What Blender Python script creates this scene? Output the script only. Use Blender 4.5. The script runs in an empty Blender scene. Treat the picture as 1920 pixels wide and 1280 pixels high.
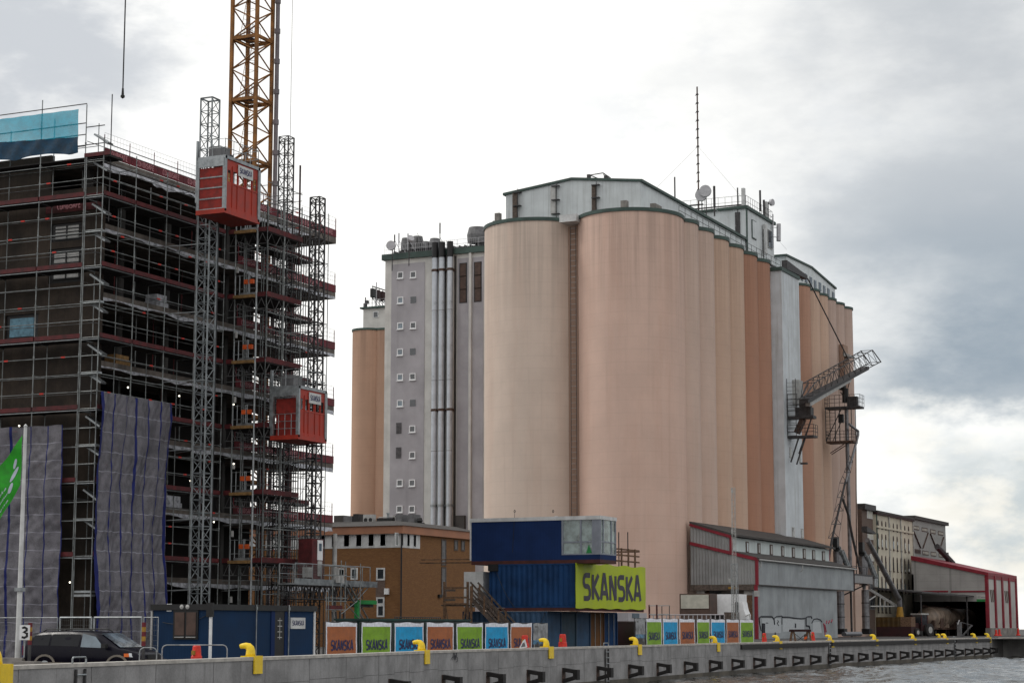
import bpy, math, random
from mathutils import Vector, Matrix
random.seed(7)
SC = bpy.context.scene
COL = SC.collection
# ------------------------------------------------------------------ camera
YAW = math.radians(24.9); PITCH = math.radians(8.2); EYE = 1.8
cam_d = bpy.data.cameras.new('camera'); cam_d.lens = 70; cam_d.sensor_width = 36
cam_d.clip_start = 0.5; cam_d.clip_end = 6000
cam = bpy.data.objects.new('camera', cam_d); COL.objects.link(cam)
cam.location = (0, 0, EYE); cam.rotation_euler = (math.radians(90) + PITCH, 0, YAW)
SC.camera = cam
SC.render.resolution_x = 1024; SC.render.resolution_y = 682
SC.view_settings.view_transform = 'Standard'; SC.view_settings.look = 'None'
SC.view_settings.exposure = 0.0; SC.view_settings.gamma = 1.0
SC.cycles.max_bounces = 6; SC.cycles.transparent_max_bounces = 16
# ------------------------------------------------------------------ sun (veiled by cloud)
SUN_EL = 48; SUN_AZ = -72           # degrees left of the viewing direction
hd = YAW - math.radians(SUN_AZ)     # heading of the sun, counter-clockwise from +Y
sdir = Vector((-math.sin(hd) * math.cos(math.radians(SUN_EL)), math.cos(hd) * math.cos(math.radians(SUN_EL)), math.sin(math.radians(SUN_EL))))
sun_d = bpy.data.lights.new('sun', 'SUN'); sun_d.energy = 1.4; sun_d.angle = math.radians(12); sun_d.color = (1, .96, .9)
sun = bpy.data.objects.new('sun', sun_d); COL.objects.link(sun)
sun.rotation_euler = sdir.to_track_quat('Z', 'Y').to_euler(); sun.location = (0, 0, 80)
# ------------------------------------------------------------------ sky: Nishita under a broken deck of cloud
W = bpy.data.worlds.new('World'); SC.world = W; W.use_nodes = True
nt = W.node_tree; nt.nodes.clear()
class NG:
    def __init__(s, nt): s.nt = nt
    def n(s, t, **k):
        nd = s.nt.nodes.new(t)
        for a, b in k.items(): setattr(nd, a, b)
        return nd
    def l(s, a, b): s.nt.links.new(a, b)
    def set(s, sock, v):
        if hasattr(v, 'is_linked') or hasattr(v, 'links'): s.l(v, sock)
        else: sock.default_value = v
    def math(s, op, a, b=0.0, c=None):
        nd = s.n('ShaderNodeMath', operation=op); s.set(nd.inputs[0], a); s.set(nd.inputs[1], b)
        if c is not None: s.set(nd.inputs[2], c)
        return nd.outputs[0]
    def ramp(s, v, lo, hi, a=0.0, b=1.0):
        nd = s.n('ShaderNodeMapRange', interpolation_type='SMOOTHSTEP'); s.set(nd.inputs['Value'], v)
        nd.inputs['From Min'].default_value = lo; nd.inputs['From Max'].default_value = hi
        nd.inputs['To Min'].default_value = a; nd.inputs['To Max'].default_value = b
        return nd.outputs[0]
    def mix(s, f, a, b, mode='MIX'):
        nd = s.n('ShaderNodeMix', data_type='RGBA', blend_type=mode); s.set(nd.inputs['Factor'], f)
        s.set(nd.inputs['A'], a); s.set(nd.inputs['B'], b); return nd.outputs['Result']
    def noise(s, vec, scale, detail=4, rough=.55, sc=(1, 1, 1)):
        mp = s.n('ShaderNodeMapping'); mp.inputs['Scale'].default_value = sc; s.l(vec, mp.inputs[0])
        nd = s.n('ShaderNodeTexNoise'); nd.inputs['Scale'].default_value = scale
        nd.inputs['Detail'].default_value = detail; nd.inputs['Roughness'].default_value = rough
        s.l(mp.outputs[0], nd.inputs['Vector']); return nd.outputs['Fac']
g = NG(nt)
tc = g.n('ShaderNodeTexCoord'); dirv = tc.outputs['Generated']
rot = g.n('ShaderNodeVectorRotate', rotation_type='Z_AXIS'); rot.inputs['Angle'].default_value = -YAW
g.l(dirv, rot.inputs['Vector'])
sp = g.n('ShaderNodeSeparateXYZ'); g.l(rot.outputs[0], sp.inputs[0])
az = g.math('ARCTAN2', sp.outputs[0], sp.outputs[1]); el = g.math('ARCSINE', sp.outputs[2])
n1 = g.noise(dirv, 9, 6, .58, (1, 1, 2.2)); n2 = g.noise(dirv, 24, 5, .6, (1, 1, 1.8)); n0 = g.noise(dirv, 4.5, 5, .55, (1, 1, 1.6))
azw = g.math('ADD', az, g.math('MULTIPLY', g.math('SUBTRACT', n1, .5), .16))
elw = g.math('ADD', el, g.math('MULTIPLY', g.math('SUBTRACT', n2, .5), .05))
elw2 = g.math('ADD', el, g.math('MULTIPLY', g.math('SUBTRACT', n1, .5), .10))
# slate-blue bank on the right, with a ragged lower edge
bank = g.math('MULTIPLY', g.ramp(azw, .085, .235), g.math('MULTIPLY', g.ramp(elw, .096, .118), g.ramp(elw2, .27, .15)))
veil = g.math('MULTIPLY', g.ramp(azw, .0, .26), g.ramp(el, .10, .2))
lowg = g.math('MULTIPLY', g.ramp(azw, .10, .22), g.math('MULTIPLY', g.ramp(elw2, -.02, .03), g.ramp(elw, .125, .08)))
left = g.math('MULTIPLY', g.ramp(azw, -.10, -.24), g.ramp(el, .08, .2))
back = g.ramp(sp.outputs[1], .55, -.35)
texf = g.ramp(n0, .35, .68)
c = g.mix(g.math('MULTIPLY', g.ramp(n2, .50, .72), .35), (1.22, 1.21, 1.17, 1), (.90, .93, .97, 1))
c = g.mix(g.math('MULTIPLY', left, g.ramp(n1, .62, .36, .1, .95)), c, (.63, .66, .70, 1))
c = g.mix(g.math('MULTIPLY', veil, g.ramp(n1, .30, .66, .62, .98)), c, (.60, .63, .66, 1))
c = g.mix(g.math('MULTIPLY', bank, g.ramp(n1, .3, .62, .72, .95)), c, (.30, .37, .44, 1))
c = g.mix(g.math('MULTIPLY', lowg, g.ramp(n1, .34, .62, .35, .95)), c, g.mix(g.ramp(n2, .38, .62), (.92, .90, .82, 1), (.60, .66, .68, 1)))
c = g.mix(g.math('MULTIPLY', back, .95), c, (1.12, 1.10, 1.08, 1))
skyt = g.n('ShaderNodeTexSky'); skyt.sky_type = 'NISHITA'; skyt.sun_disc = False
skyt.sun_elevation = math.radians(SUN_EL); skyt.sun_rotation = -hd
bg1 = g.n('ShaderNodeBackground'); g.l(skyt.outputs[0], bg1.inputs[0]); bg1.inputs[1].default_value = .06
bg2 = g.n('ShaderNodeBackground'); g.l(c, bg2.inputs[0]); bg2.inputs[1].default_value = 1.0
mxs = g.n('ShaderNodeMixShader'); mxs.inputs[0].default_value = .94
g.l(bg1.outputs[0], mxs.inputs[1]); g.l(bg2.outputs[0], mxs.inputs[2])
wo = g.n('ShaderNodeOutputWorld'); g.l(mxs.outputs[0], wo.inputs[0])

# ------------------------------------------------------------------ survey helpers: pixel of the photograph -> point at a known plane
FPX = 1920 * 70 / 36
hx, hy = -math.sin(YAW), math.cos(YAW)
def ray(px, py):
    u = (px - 960) / FPX; v = (640 - py) / FPX
    ch, sh = math.cos(PITCH), math.sin(PITCH)
    k = ch - v * sh
    return Vector((hx * k + u * math.cos(YAW), hy * k + u * math.sin(YAW), sh + v * ch))
def onx(px, py, x): d = ray(px, py); t = x / d.x; return Vector((x, d.y * t, EYE + d.z * t))
def ony(px, py, y): d = ray(px, py); t = y / d.y; return Vector((d.x * t, y, EYE + d.z * t))
def onz(px, py, z): d = ray(px, py); t = (z - EYE) / d.z; return Vector((d.x * t, d.y * t, z))
def onY(px, py, Y):
    d = ray(px, py); t = Y / (d.x * hx + d.y * hy); return Vector((d.x * t, d.y * t, EYE + d.z * t))
def gz(y): return max(0.0, min(.75, (y - 125) / 75 * .75))

# ------------------------------------------------------------------ mesh builder
class MB:
    def __init__(s): s.v = []; s.f = []; s.m = []; s.cm = 0
    def face(s, ids): s.f.append(tuple(ids)); s.m.append(s.cm)
    def add(s, vs, fs):
        o = len(s.v); s.v += [Vector(p) for p in vs]
        for f in fs: s.face([i + o for i in f])
    def hexa(s, p):   # 8 points: bottom 4 ccw, top 4 ccw
        s.add(p, [(3, 2, 1, 0), (4, 5, 6, 7), (0, 1, 5, 4), (1, 2, 6, 5), (2, 3, 7, 6), (3, 0, 4, 7)])
    def box(s, x0, x1, y0, y1, z0, z1):
        if x0 > x1: x0, x1 = x1, x0
        if y0 > y1: y0, y1 = y1, y0
        if z0 > z1: z0, z1 = z1, z0
        s.hexa([(x0, y0, z0), (x1, y0, z0), (x1, y1, z0), (x0, y1, z0), (x0, y0, z1), (x1, y0, z1), (x1, y1, z1), (x0, y1, z1)]); return s
    def beam(s, a, b, w=.1, h=None, up=None):
        a = Vector(a); b = Vector(b); h = h or w; d = (b - a)
        if d.length < 1e-6: return s
        d.normalize(); u = Vector(up) if up else Vector((0, 0, 1))
        if abs(d.dot(u)) > .98: u = Vector((0, 1, 0))
        sd = d.cross(u).normalized(); u = sd.cross(d).normalized()
        q = []
        for p in (a, b):
            q.append([p + sd * w / 2 * i + u * h / 2 * j for i, j in ((-1, -1), (1, -1), (1, 1), (-1, 1))])
        s.add(q[0] + q[1], [(0, 1, 2, 3), (7, 6, 5, 4), (4, 5, 1, 0), (5, 6, 2, 1), (6, 7, 3, 2), (7, 4, 0, 3)]); return s
    def tube(s, a, b, r=.03, n=6, r2=None):
        a = Vector(a); b = Vector(b); d = (b - a)
        if d.length < 1e-6: return s
        d.normalize(); r2 = r if r2 is None else r2
        u = Vector((0, 0, 1)) if abs(d.z) < .95 else Vector((0, 1, 0))
        sd = d.cross(u).normalized(); u = sd.cross(d).normalized(); o = len(s.v)
        for p, rr in ((a, r), (b, r2)):
            for i in range(n):
                t = 2 * math.pi * i / n; s.v.append(p + sd * math.cos(t) * rr + u * math.sin(t) * rr)
        for i in range(n):
            j = (i + 1) % n; s.face((o + i, o + n + i, o + n + j, o + j))
        s.face([o + i for i in range(n)]); s.face([o + 2 * n - 1 - i for i in range(n)]); return s
    def path(s, pts, r=.03, n=6):
        for a, b in zip(pts, pts[1:]): s.tube(a, b, r, n)
        return s
    def lathe(s, c, prof, n=32, a0=0, a1=2 * math.pi, axis='z'):
        c = Vector(c); full = abs(a1 - a0 - 2 * math.pi) < 1e-6; k = n if full else n + 1; o = len(s.v)
        for r, z in prof:
            for i in range(k):
                t = a0 + (a1 - a0) * i / n
                x, y = r * math.cos(t), r * math.sin(t)
                s.v.append(c + (Vector((x, y, z)) if axis == 'z' else Vector((x, z, y)) if axis == 'y' else Vector((z, x, y))))
        for j in range(len(prof) - 1):
            for i in range(n):
                a = o + j * k + i; b = o + j * k + (i + 1) % k
                f = (a, b, b + k, a + k)
                s.face(f if axis != 'y' else f[::-1])
        return s
    def disc(s, c, r, n=24, axis='z', flip=False):
        c = Vector(c); o = len(s.v)
        for i in range(n):
            t = 2 * math.pi * i / n; x, y = r * math.cos(t), r * math.sin(t)
            s.v.append(c + (Vector((x, y, 0)) if axis == 'z' else Vector((x, 0, y)) if axis == 'y' else Vector((0, x, y))))
        ids = [o + i for i in range(n)]; s.face(ids[::-1] if flip else ids); return s
    def prism(s, pts, axis, d0, d1):   # polygon in the plane across axis, extruded along it
        n = len(pts); o = len(s.v)
        def mk(p, d): return {'x': (d, p[0], p[1]), 'y': (p[0], d, p[1]), 'z': (p[0], p[1], d)}[axis]
        for d in (d0, d1):
            for p in pts: s.v.append(Vector(mk(p, d)))
        s.face([o + i for i in range(n)][::-1]); s.face([o + n + i for i in range(n)])
        for i in range(n):
            j = (i + 1) % n; s.face((o + i, o + j, o + n + j, o + n + i))
        return s
    def quad(s, a, b, c, d): s.add([a, b, c, d], [(0, 1, 2, 3)]); return s
    def xf(s, M): s.v = [M @ p for p in s.v]; return s

def props(o, label=None, cat=None, group=None, kind=None):
    if label: o['label'] = label
    if cat: o['category'] = cat
    if group: o['group'] = group
    if kind: o['kind'] = kind
    return o
def mesh(name, mb, mats, loc, smooth=False, fix=True):
    me = bpy.data.meshes.new(name); L = Vector(loc)
    me.from_pydata([tuple(p - L) for p in mb.v], [], mb.f)
    for m in (mats if isinstance(mats, (list, tuple)) else [mats]): me.materials.append(m)
    if any(mb.m): me.polygons.foreach_set('material_index', mb.m)
    if fix:
        import bmesh
        bm = bmesh.new(); bm.from_mesh(me); bmesh.ops.recalc_face_normals(bm, faces=bm.faces); bm.to_mesh(me); bm.free()
    if smooth:
        me.polygons.foreach_set('use_smooth', [True] * len(me.polygons))
    me.update()
    return me
def thing(name, label, cat, loc, group=None, kind=None):
    o = bpy.data.objects.new(name, None); COL.objects.link(o); o.location = loc
    o.empty_display_size = .3
    return props(o, label, cat, group, kind)
def whole(name, mb, mats, loc, label=None, cat=None, group=None, kind=None, smooth=False):
    o = bpy.data.objects.new(name, mesh(name, mb, mats, loc, smooth)); COL.objects.link(o); o.location = loc
    return props(o, label, cat, group, kind)
def wloc(o):
    p = Vector(o.location)
    while o.parent: o = o.parent; p = p + Vector(o.location)
    return p
def part(root, name, mb, mats, smooth=False, label=None, kind=None):
    o = bpy.data.objects.new(name, mesh(name, mb, mats, wloc(root), smooth)); COL.objects.link(o); o.parent = root
    return props(o, label, None, None, kind)
def dup(root, loc, label=None, rz=None):
    c = root.copy(); COL.objects.link(c); c.location = loc
    if rz is not None: c.rotation_euler = (0, 0, rz)
    if label: c['label'] = label
    for ch in list(root.children):
        k = ch.copy(); COL.objects.link(k); k.parent = c
        for gg in list(ch.children):
            d = gg.copy(); COL.objects.link(d); d.parent = k
    return c

# ------------------------------------------------------------------ materials
def mat(name, col, rough=.75, metal=0, var=.12, scale=1.5, streak=0, bump=0, spec=.35, sscale=2.0, streak_col=None, fine=0, wave=None, trans=0, emis=None, transl=0, rim=None):
    m = bpy.data.materials.new(name); m.use_nodes = True; t = m.node_tree; t.nodes.clear(); q = NG(t)
    out = q.n('ShaderNodeOutputMaterial'); b = q.n('ShaderNodeBsdfPrincipled'); q.l(b.outputs[0], out.inputs[0])
    b.inputs['Roughness'].default_value = rough; b.inputs['Metallic'].default_value = metal
    b.inputs['Specular IOR Level'].default_value = spec
    tcn = q.n('ShaderNodeTexCoord'); ob = tcn.outputs['Object']
    base = (*col, 1)
    dk = (*[max(0, x * (1 - var * 1.6)) for x in col], 1); lt = (*[min(1, x * (1 + var)) for x in col], 1)
    nz = q.noise(ob, scale, 6, .6)
    cc = q.mix(q.ramp(nz, .3, .7), dk, lt)
    if streak:
        sn = q.noise(ob, sscale, 5, .65, (1, 1, .035))
        sc = (*(streak_col or [x * .45 for x in col]), 1)
        cc = q.mix(q.math('MULTIPLY', q.ramp(sn, .50, .74), streak), cc, sc)
    if rim:
        sr_ = q.n('ShaderNodeSeparateXYZ'); q.l(ob, sr_.inputs[0])
        rn1 = q.noise(ob, 1.1, 5, .7, (1, 1, .02)); rn2 = q.noise(ob, .25, 3, .5, (1, 1, .3))
        f1 = q.math('MULTIPLY', q.ramp(q.math('ADD', sr_.outputs[2], q.math('MULTIPLY', rn2, 14.0)), rim[0] + 4, rim[1] + 9), q.ramp(rn1, .42, .62))
        cc = q.mix(q.math('MULTIPLY', f1, rim[2]), cc, (*[x * .40 for x in col], 1))
        rn3 = q.noise(ob, .35, 6, .7, (1, 1, .12)); cc = q.mix(q.math('MULTIPLY', q.ramp(rn3, .46, .68), .28), cc, (col[0] * .84, col[1] * .72, col[2] * .66, 1))
    if fine:
        fn = q.noise(ob, 18, 3, .6)
        cc = q.mix(fine, cc, q.mix(q.ramp(fn, .35, .65), (*[x * .6 for x in col], 1), (*[min(1, x * 1.3) for x in col], 1)))
    if wave:   # (direction, period in metres, strength): seams of boards, sheets or courses
        sx = q.n('ShaderNodeSeparateXYZ'); q.l(ob, sx.inputs[0])
        ax = {'X': 0, 'Y': 1, 'Z': 2}
        for (dr, per, st) in wave:
            fr = q.math('FRACT', q.math('DIVIDE', sx.outputs[ax[dr]], per))
            ln = q.math('LESS_THAN', fr, .06)
            cc = q.mix(q.math('MULTIPLY', ln, st), cc, (*[x * .35 for x in col], 1))
    q.l(cc, b.inputs['Base Color'])
    rn = q.ramp(nz, .2, .8, max(0.02, rough - .1), min(1, rough + .1)); q.l(rn, b.inputs['Roughness'])
    if bump:
        bn = q.n('ShaderNodeBump'); bn.inputs['Strength'].default_value = bump; bn.inputs['Distance'].default_value = .03
        q.l(q.noise(ob, scale * 6, 5, .6), bn.inputs['Height']); q.l(bn.outputs[0], b.inputs['Normal'])
    if emis:
        b.inputs['Emission Color'].default_value = (*emis[0], 1); b.inputs['Emission Strength'].default_value = emis[1]
    if transl:
        tl = q.n('ShaderNodeBsdfTranslucent'); q.l(cc, tl.inputs[0]); m2 = q.n('ShaderNodeMixShader'); m2.inputs[0].default_value = transl
        q.l(b.outputs[0], m2.inputs[1]); q.l(tl.outputs[0], m2.inputs[2]); q.l(m2.outputs[0], out.inputs[0]); b = m2
    if trans:
        tr = q.n('ShaderNodeBsdfTransparent'); mx = q.n('ShaderNodeMixShader'); mx.inputs[0].default_value = trans
        q.l(b.outputs[0], mx.inputs[1]); q.l(tr.outputs[0], mx.inputs[2]); q.l(mx.outputs[0], out.inputs[0])
    return m
def brick_mat(name, c1, c2, mortar, rot=None, plane='X', bw=.25, bh=.075, ms=.012):
    m = bpy.data.materials.new(name); m.use_nodes = True; t = m.node_tree; t.nodes.clear(); q = NG(t)
    out = q.n('ShaderNodeOutputMaterial'); b = q.n('ShaderNodeBsdfPrincipled'); q.l(b.outputs[0], out.inputs[0]); b.inputs['Roughness'].default_value = .9
    tcn = q.n('ShaderNodeTexCoord'); sx = q.n('ShaderNodeSeparateXYZ'); q.l(tcn.outputs['Object'], sx.inputs[0])
    cb = q.n('ShaderNodeCombineXYZ'); q.l(q.math('ADD', sx.outputs[0], sx.outputs[1]), cb.inputs[0]); q.l(sx.outputs[2], cb.inputs[1])
    br = q.n('ShaderNodeTexBrick'); q.l(cb.outputs[0], br.inputs['Vector']); br.inputs['Color1'].default_value = (*c1, 1); br.inputs['Color2'].default_value = (*c2, 1)
    br.inputs['Mortar'].default_value = (*mortar, 1); br.inputs['Scale'].default_value = 1; br.inputs['Brick Width'].default_value = bw
    br.inputs['Row Height'].default_value = bh; br.inputs['Mortar Size'].default_value = ms; br.inputs['Bias'].default_value = 0
    nz = q.noise(tcn.outputs['Object'], 1.2, 7, .7, (1, 1, 3)); n3 = q.noise(tcn.outputs['Object'], 7, 4, .6, (1, 1, 4))
    cc = q.mix(q.ramp(nz, .3, .7, .0, .45), br.outputs[0], (*[x * .5 for x in c1], 1))
    cc = q.mix(q.ramp(n3, .5, .75, .0, .7), cc, (*[x * .35 for x in c1], 1))
    q.l(cc, b.inputs['Base Color']); return m
def glass_mat(name, col, rough=.06):
    return mat(name, col, rough, 0, .25, .8, spec=.9)
M = {}
M['steel'] = mat('galvanised_steel', (.30, .32, .33), .45, .75, .2, 3)
M['scaf'] = mat('scaffold_tube', (.21, .225, .225), .5, .3, .3, 2)
M['scafd'] = mat('scaffold_tube_dark', (.05, .048, .05), .6, .3, .3, 2)
M['deck'] = mat('scaffold_plank', (.02, .017, .017), .8, 0, .3, 3, wave=[('X', .32, .6), ('Y', .32, .6)])
M['toe'] = mat('red_toe_board', (.085, .012, .014), .65, 0, .3, 2)
M['redb'] = mat('red_edge_board', (.13, .010, .018), .6, 0, .2, 2)
M['white'] = mat('white_paint', (.72, .73, .74), .55, 0, .06, 2)
M['dimwhite'] = mat('weathered_white', (.55, .56, .56), .7, 0, .12, 1.5, streak=.3)
M['letter'] = mat('dark_blue_letters', (.02, .022, .09), .5, 0, .05, 2)
M['conc'] = mat('raw_concrete', (.042, .032, .025), .9, 0, .35, .6, streak=.4, bump=.3, wave=[('X', .45, .3)])
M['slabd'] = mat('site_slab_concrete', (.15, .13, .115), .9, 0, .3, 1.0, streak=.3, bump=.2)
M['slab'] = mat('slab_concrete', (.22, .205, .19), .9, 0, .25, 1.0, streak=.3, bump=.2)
M['core'] = mat('painted_interior_shade', (.010, .0075, .007), .95, 0, .4, .5)  # near-black albedo: interior shade is put into the colour
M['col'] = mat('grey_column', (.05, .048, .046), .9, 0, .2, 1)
M['foil'] = mat('plastic_foil', (.42, .43, .47), .3, 0, .3, 2.5, bump=.5)
M['dark'] = mat('dark_rubber', (.02, .018, .018), .7, 0, .3, 3)
M['black'] = mat('black_trim', (.012, .012, .013), .5, 0, .2, 3)
M['rust'] = mat('rusty_steel', (.09, .055, .042), .7, .3, .4, 3)
M['dsteel'] = mat('dark_weathered_steel', (.060, .058, .060), .65, .2, .3, 2)
M['gsteel'] = mat('grey_duct_steel', (.20, .20, .21), .4, .6, .25, 1.5, streak=.4)
M['yel'] = mat('yellow_bollard_paint', (.80, .56, .02), .42, 0, .07, 6, bump=.15)
M['craney'] = mat('yellow_crane_paint', (.24, .105, .028), .7, .1, .3, 1.5)
M['craned'] = mat('grey_pipe', (.16, .14, .15), .5, .3, .2, 1)
M['ored'] = mat('orange_red_lacquer', (.34, .030, .015), .5, 0, .12, 1.2, bump=.1)
M['oredd'] = mat('dull_orange_mesh_panel', (.24, .022, .016), .7, 0, .2, 3)
M['cone'] = mat('red_plastic', (.62, .035, .02), .5, 0, .15, 6)
M['wood'] = mat('raw_timber', (.15, .09, .055), .85, 0, .3, 5, wave=[('Z', .14, .3)])
M['woodg'] = mat('grey_timber', (.10, .078, .065), .85, 0, .3, 5)
M['plank'] = mat('yellow_plank', (.24, .14, .055), .8, 0, .25, 5)
M['coping'] = mat('pale_coping', (.42, .40, .37), .85, 0, .15, 2, bump=.2)
M['glassd'] = glass_mat('dark_window_glass', (.035, .042, .05))
M['glassb'] = glass_mat('sky_window_glass', (.13, .18, .22))
M['glassl'] = mat('light_glass', (.30, .38, .37), .08, 0, .4, 1.1, spec=.8, trans=.35)
M['graytower'] = mat('grey_lilac_render', (.36, .345, .365), .85, 0, .1, .25, streak=.25, sscale=1.2)
M['towerw'] = mat('pale_render', (.54, .53, .505), .8, 0, .1, .4, streak=.2)
M['penth'] = mat('white_sheet_cladding', (.60, .64, .655), .55, 0, .07, .5, streak=.45, sscale=2.5, streak_col=(.2, .2, .18), wave=[('X', 1.2, .18), ('Y', 1.2, .18)])
M['green'] = mat('dark_green_flashing', (.045, .075, .065), .6, 0, .2, 1)
M['annex'] = mat('grey_corrugated_sheet', (.26, .262, .26), .55, .1, .12, .6, streak=.35, sscale=2)
M['annexw'] = mat('pale_grey_boarding', (.28, .305, .32), .65, 0, .15, .4, streak=.5, sscale=3, wave=[('Y', .35, .35)])
M['clere'] = mat('pale_blue_boarding', (.50, .56, .56), .6, 0, .08, .5, streak=.3)
M['redtrim'] = mat('red_trim_paint', (.20, .012, .024), .6, 0, .15, 1)
M['roofd'] = mat('dark_roof_sheet', (.06, .055, .052), .85, 0, .25, 1, fine=.3)
M['cream'] = mat('cream_render', (.50, .46, .37), .85, 0, .08, .3, streak=.3, sscale=1.5)
M['barn'] = mat('grey_panel', (.33, .32, .31), .6, 0, .08, .4, streak=.2, wave=[('X', 5.2, .4), ('Z', 1.0, .2)])
M['barnw'] = mat('pale_panel', (.42, .41, .39), .6, 0, .08, .4, streak=.2)
M['gsheet'] = mat('grey_sheet_wall', (.26, .26, .25), .7, 0, .1, .5, wave=[('Y', .5, .3)])
M['tank'] = mat('dusty_tank_steel', (.26, .20, .155), .5, .2, .3, .7, streak=.4)
M['contb'] = mat('blue_container_paint', (.011, .042, .12), .65, 0, .2, .8, streak=.25, spec=.12)
M['cabb'] = mat('deep_blue_cladding', (.011, .028, .095), .65, 0, .1, .8, spec=.1, wave=[('X', .2, .4)])
M['hutb'] = mat('blue_hut_cladding', (.010, .032, .080), .7, 0, .1, .8, spec=.12, wave=[('X', .16, .5), ('Y', .16, .5)])
M['contl'] = mat('light_blue_container_paint', (.035, .075, .14), .6, 0, .2, .8, streak=.4, spec=.2)
M['conts'] = mat('slate_blue_container_paint', (.02, .05, .08), .6, 0, .2, .8, streak=.4)
M['conto'] = mat('orange_container_paint', (.13, .055, .015), .7, 0, .2, .8, streak=.4)
M['contr'] = mat('maroon_container_paint', (.03, .008, .009), .7, 0, .25, .8, streak=.4)
M['beam'] = mat('red_oxide_beam', (.07, .02, .016), .7, 0, .3, 1)
M['lime'] = mat('lime_green_banner', (.38, .47, .010), .55, 0, .06, .9, bump=.1)
M['bgreen'] = mat('green_banner', (.19, .36, .022), .6, 0, .12, 2.5, bump=.4)
M['bblue'] = mat('blue_banner', (.010, .31, .60), .6, 0, .12, 2.5, bump=.4)
M['borange'] = mat('orange_banner', (.36, .115, .04), .6, 0, .12, 2.5, bump=.4)
M['bwhite'] = mat('white_banner_hem', (.75, .77, .84), .5, 0, .12, 4, bump=.3)
M['orange'] = mat('signal_orange', (.62, .10, .02), .55, 0, .15, 3)
M['clear'] = mat('blue_netting', (.008, .46, .64), .6, 0, .12, 2, trans=.16, transl=.7)
M['netd'] = mat('blue_tarpaulin', (.003, .040, .085), .6, 0, .3, 1.5, bump=.4)
M['tarp'] = mat('grey_foil_tarpaulin', (.14, .135, .155), .5, 0, .3, 1.6, bump=.8, trans=.16, fine=.3, spec=.3)
M['tarpb'] = mat('blue_tarpaulin_band', (.008, .013, .10), .6, 0, .15, 2, spec=.2)
M['tarpw'] = mat('pale_tarpaulin_seam', (.22, .22, .26), .45, 0, .15, 2)
M['flag'] = mat('green_flag_cloth', (.02, .30, .015), .6, 0, .15, 3)
M['paint'] = mat('dark_van_paint', (.003, .0026, .008), .3, 0, .1, 2, spec=.14)
M['vanlow'] = mat('beige_van_sill', (.17, .15, .125), .45, 0, .1, 3)
M['lamp'] = mat('headlamp_glass', (.55, .58, .6), .1, .2, .2, 8, spec=.9)
M['wind'] = mat('windscreen_glass', (.12, .16, .20), .03, .0, .5, .9, spec=1.0)
M['amber'] = mat('amber_lens', (.75, .15, .02), .3, 0, .1, 5)
M['mesh'] = mat('wire_mesh', (.14, .14, .14), .6, .3, .1, 5)
M['paleb'] = mat('pale_beige_board', (.45, .44, .38), .6, 0, .1, 2)
M['brown'] = mat('brown_frame', (.08, .05, .04), .7, 0, .2, 2)
M['yd'] = mat('ochre_container', (.07, .038, .006), .7, 0, .3, .8, streak=.5)
M['sock'] = mat('yellow_canvas_sock', (.34, .19, .03), .8, 0, .2, 3)
M['graf'] = mat('black_graffiti', (.02, .022, .03), .6, 0, .2, 5)
M['grafr'] = mat('pink_graffiti', (.35, .06, .09), .7, 0, .3, 5)
M['silver'] = mat('silver_graffiti', (.45, .48, .50), .5, .2, .1, 5)
M['brickY'] = brick_mat('yellow_brick', (.26, .115, .034), (.18, .075, .022), (.12, .07, .035))
M['brickR'] = brick_mat('brown_brick', (.15, .095, .075), (.11, .07, .05), (.12, .10, .09))
M['brickRed'] = brick_mat('red_brick', (.13, .04, .03), (.10, .035, .025), (.08, .05, .04))
M['fascia'] = mat('salmon_fascia', (.34, .16, .095), .7, 0, .08, .5)
M['grey'] = mat('grey_equipment', (.14, .14, .145), .6, .1, .2, 2)
M['lgrey'] = mat('light_grey_equipment', (.38, .38, .37), .6, .1, .15, 2)
M['flue'] = mat('bright_flue_steel', (.44, .47, .51), .35, .35, .1, 1)
M['scafm'] = mat('dull_scaffold_tube', (.11, .11, .11), .6, .3, .3, 2)
M['scafg'] = mat('galvanised_mast', (.22, .24, .25), .5, .5, .25, 2)
M['redcol'] = mat('red_brown_column', (.10, .035, .035), .8, 0, .2, 1)
M['ant'] = mat('antenna_grey', (.42, .42, .44), .6, .1, .1, 3)
M['lamp_lit'] = mat('lit_site_lamp', (.8, .8, .7), .5, 0, .05, 3, emis=((1, .93, .75), 3.0))
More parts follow.
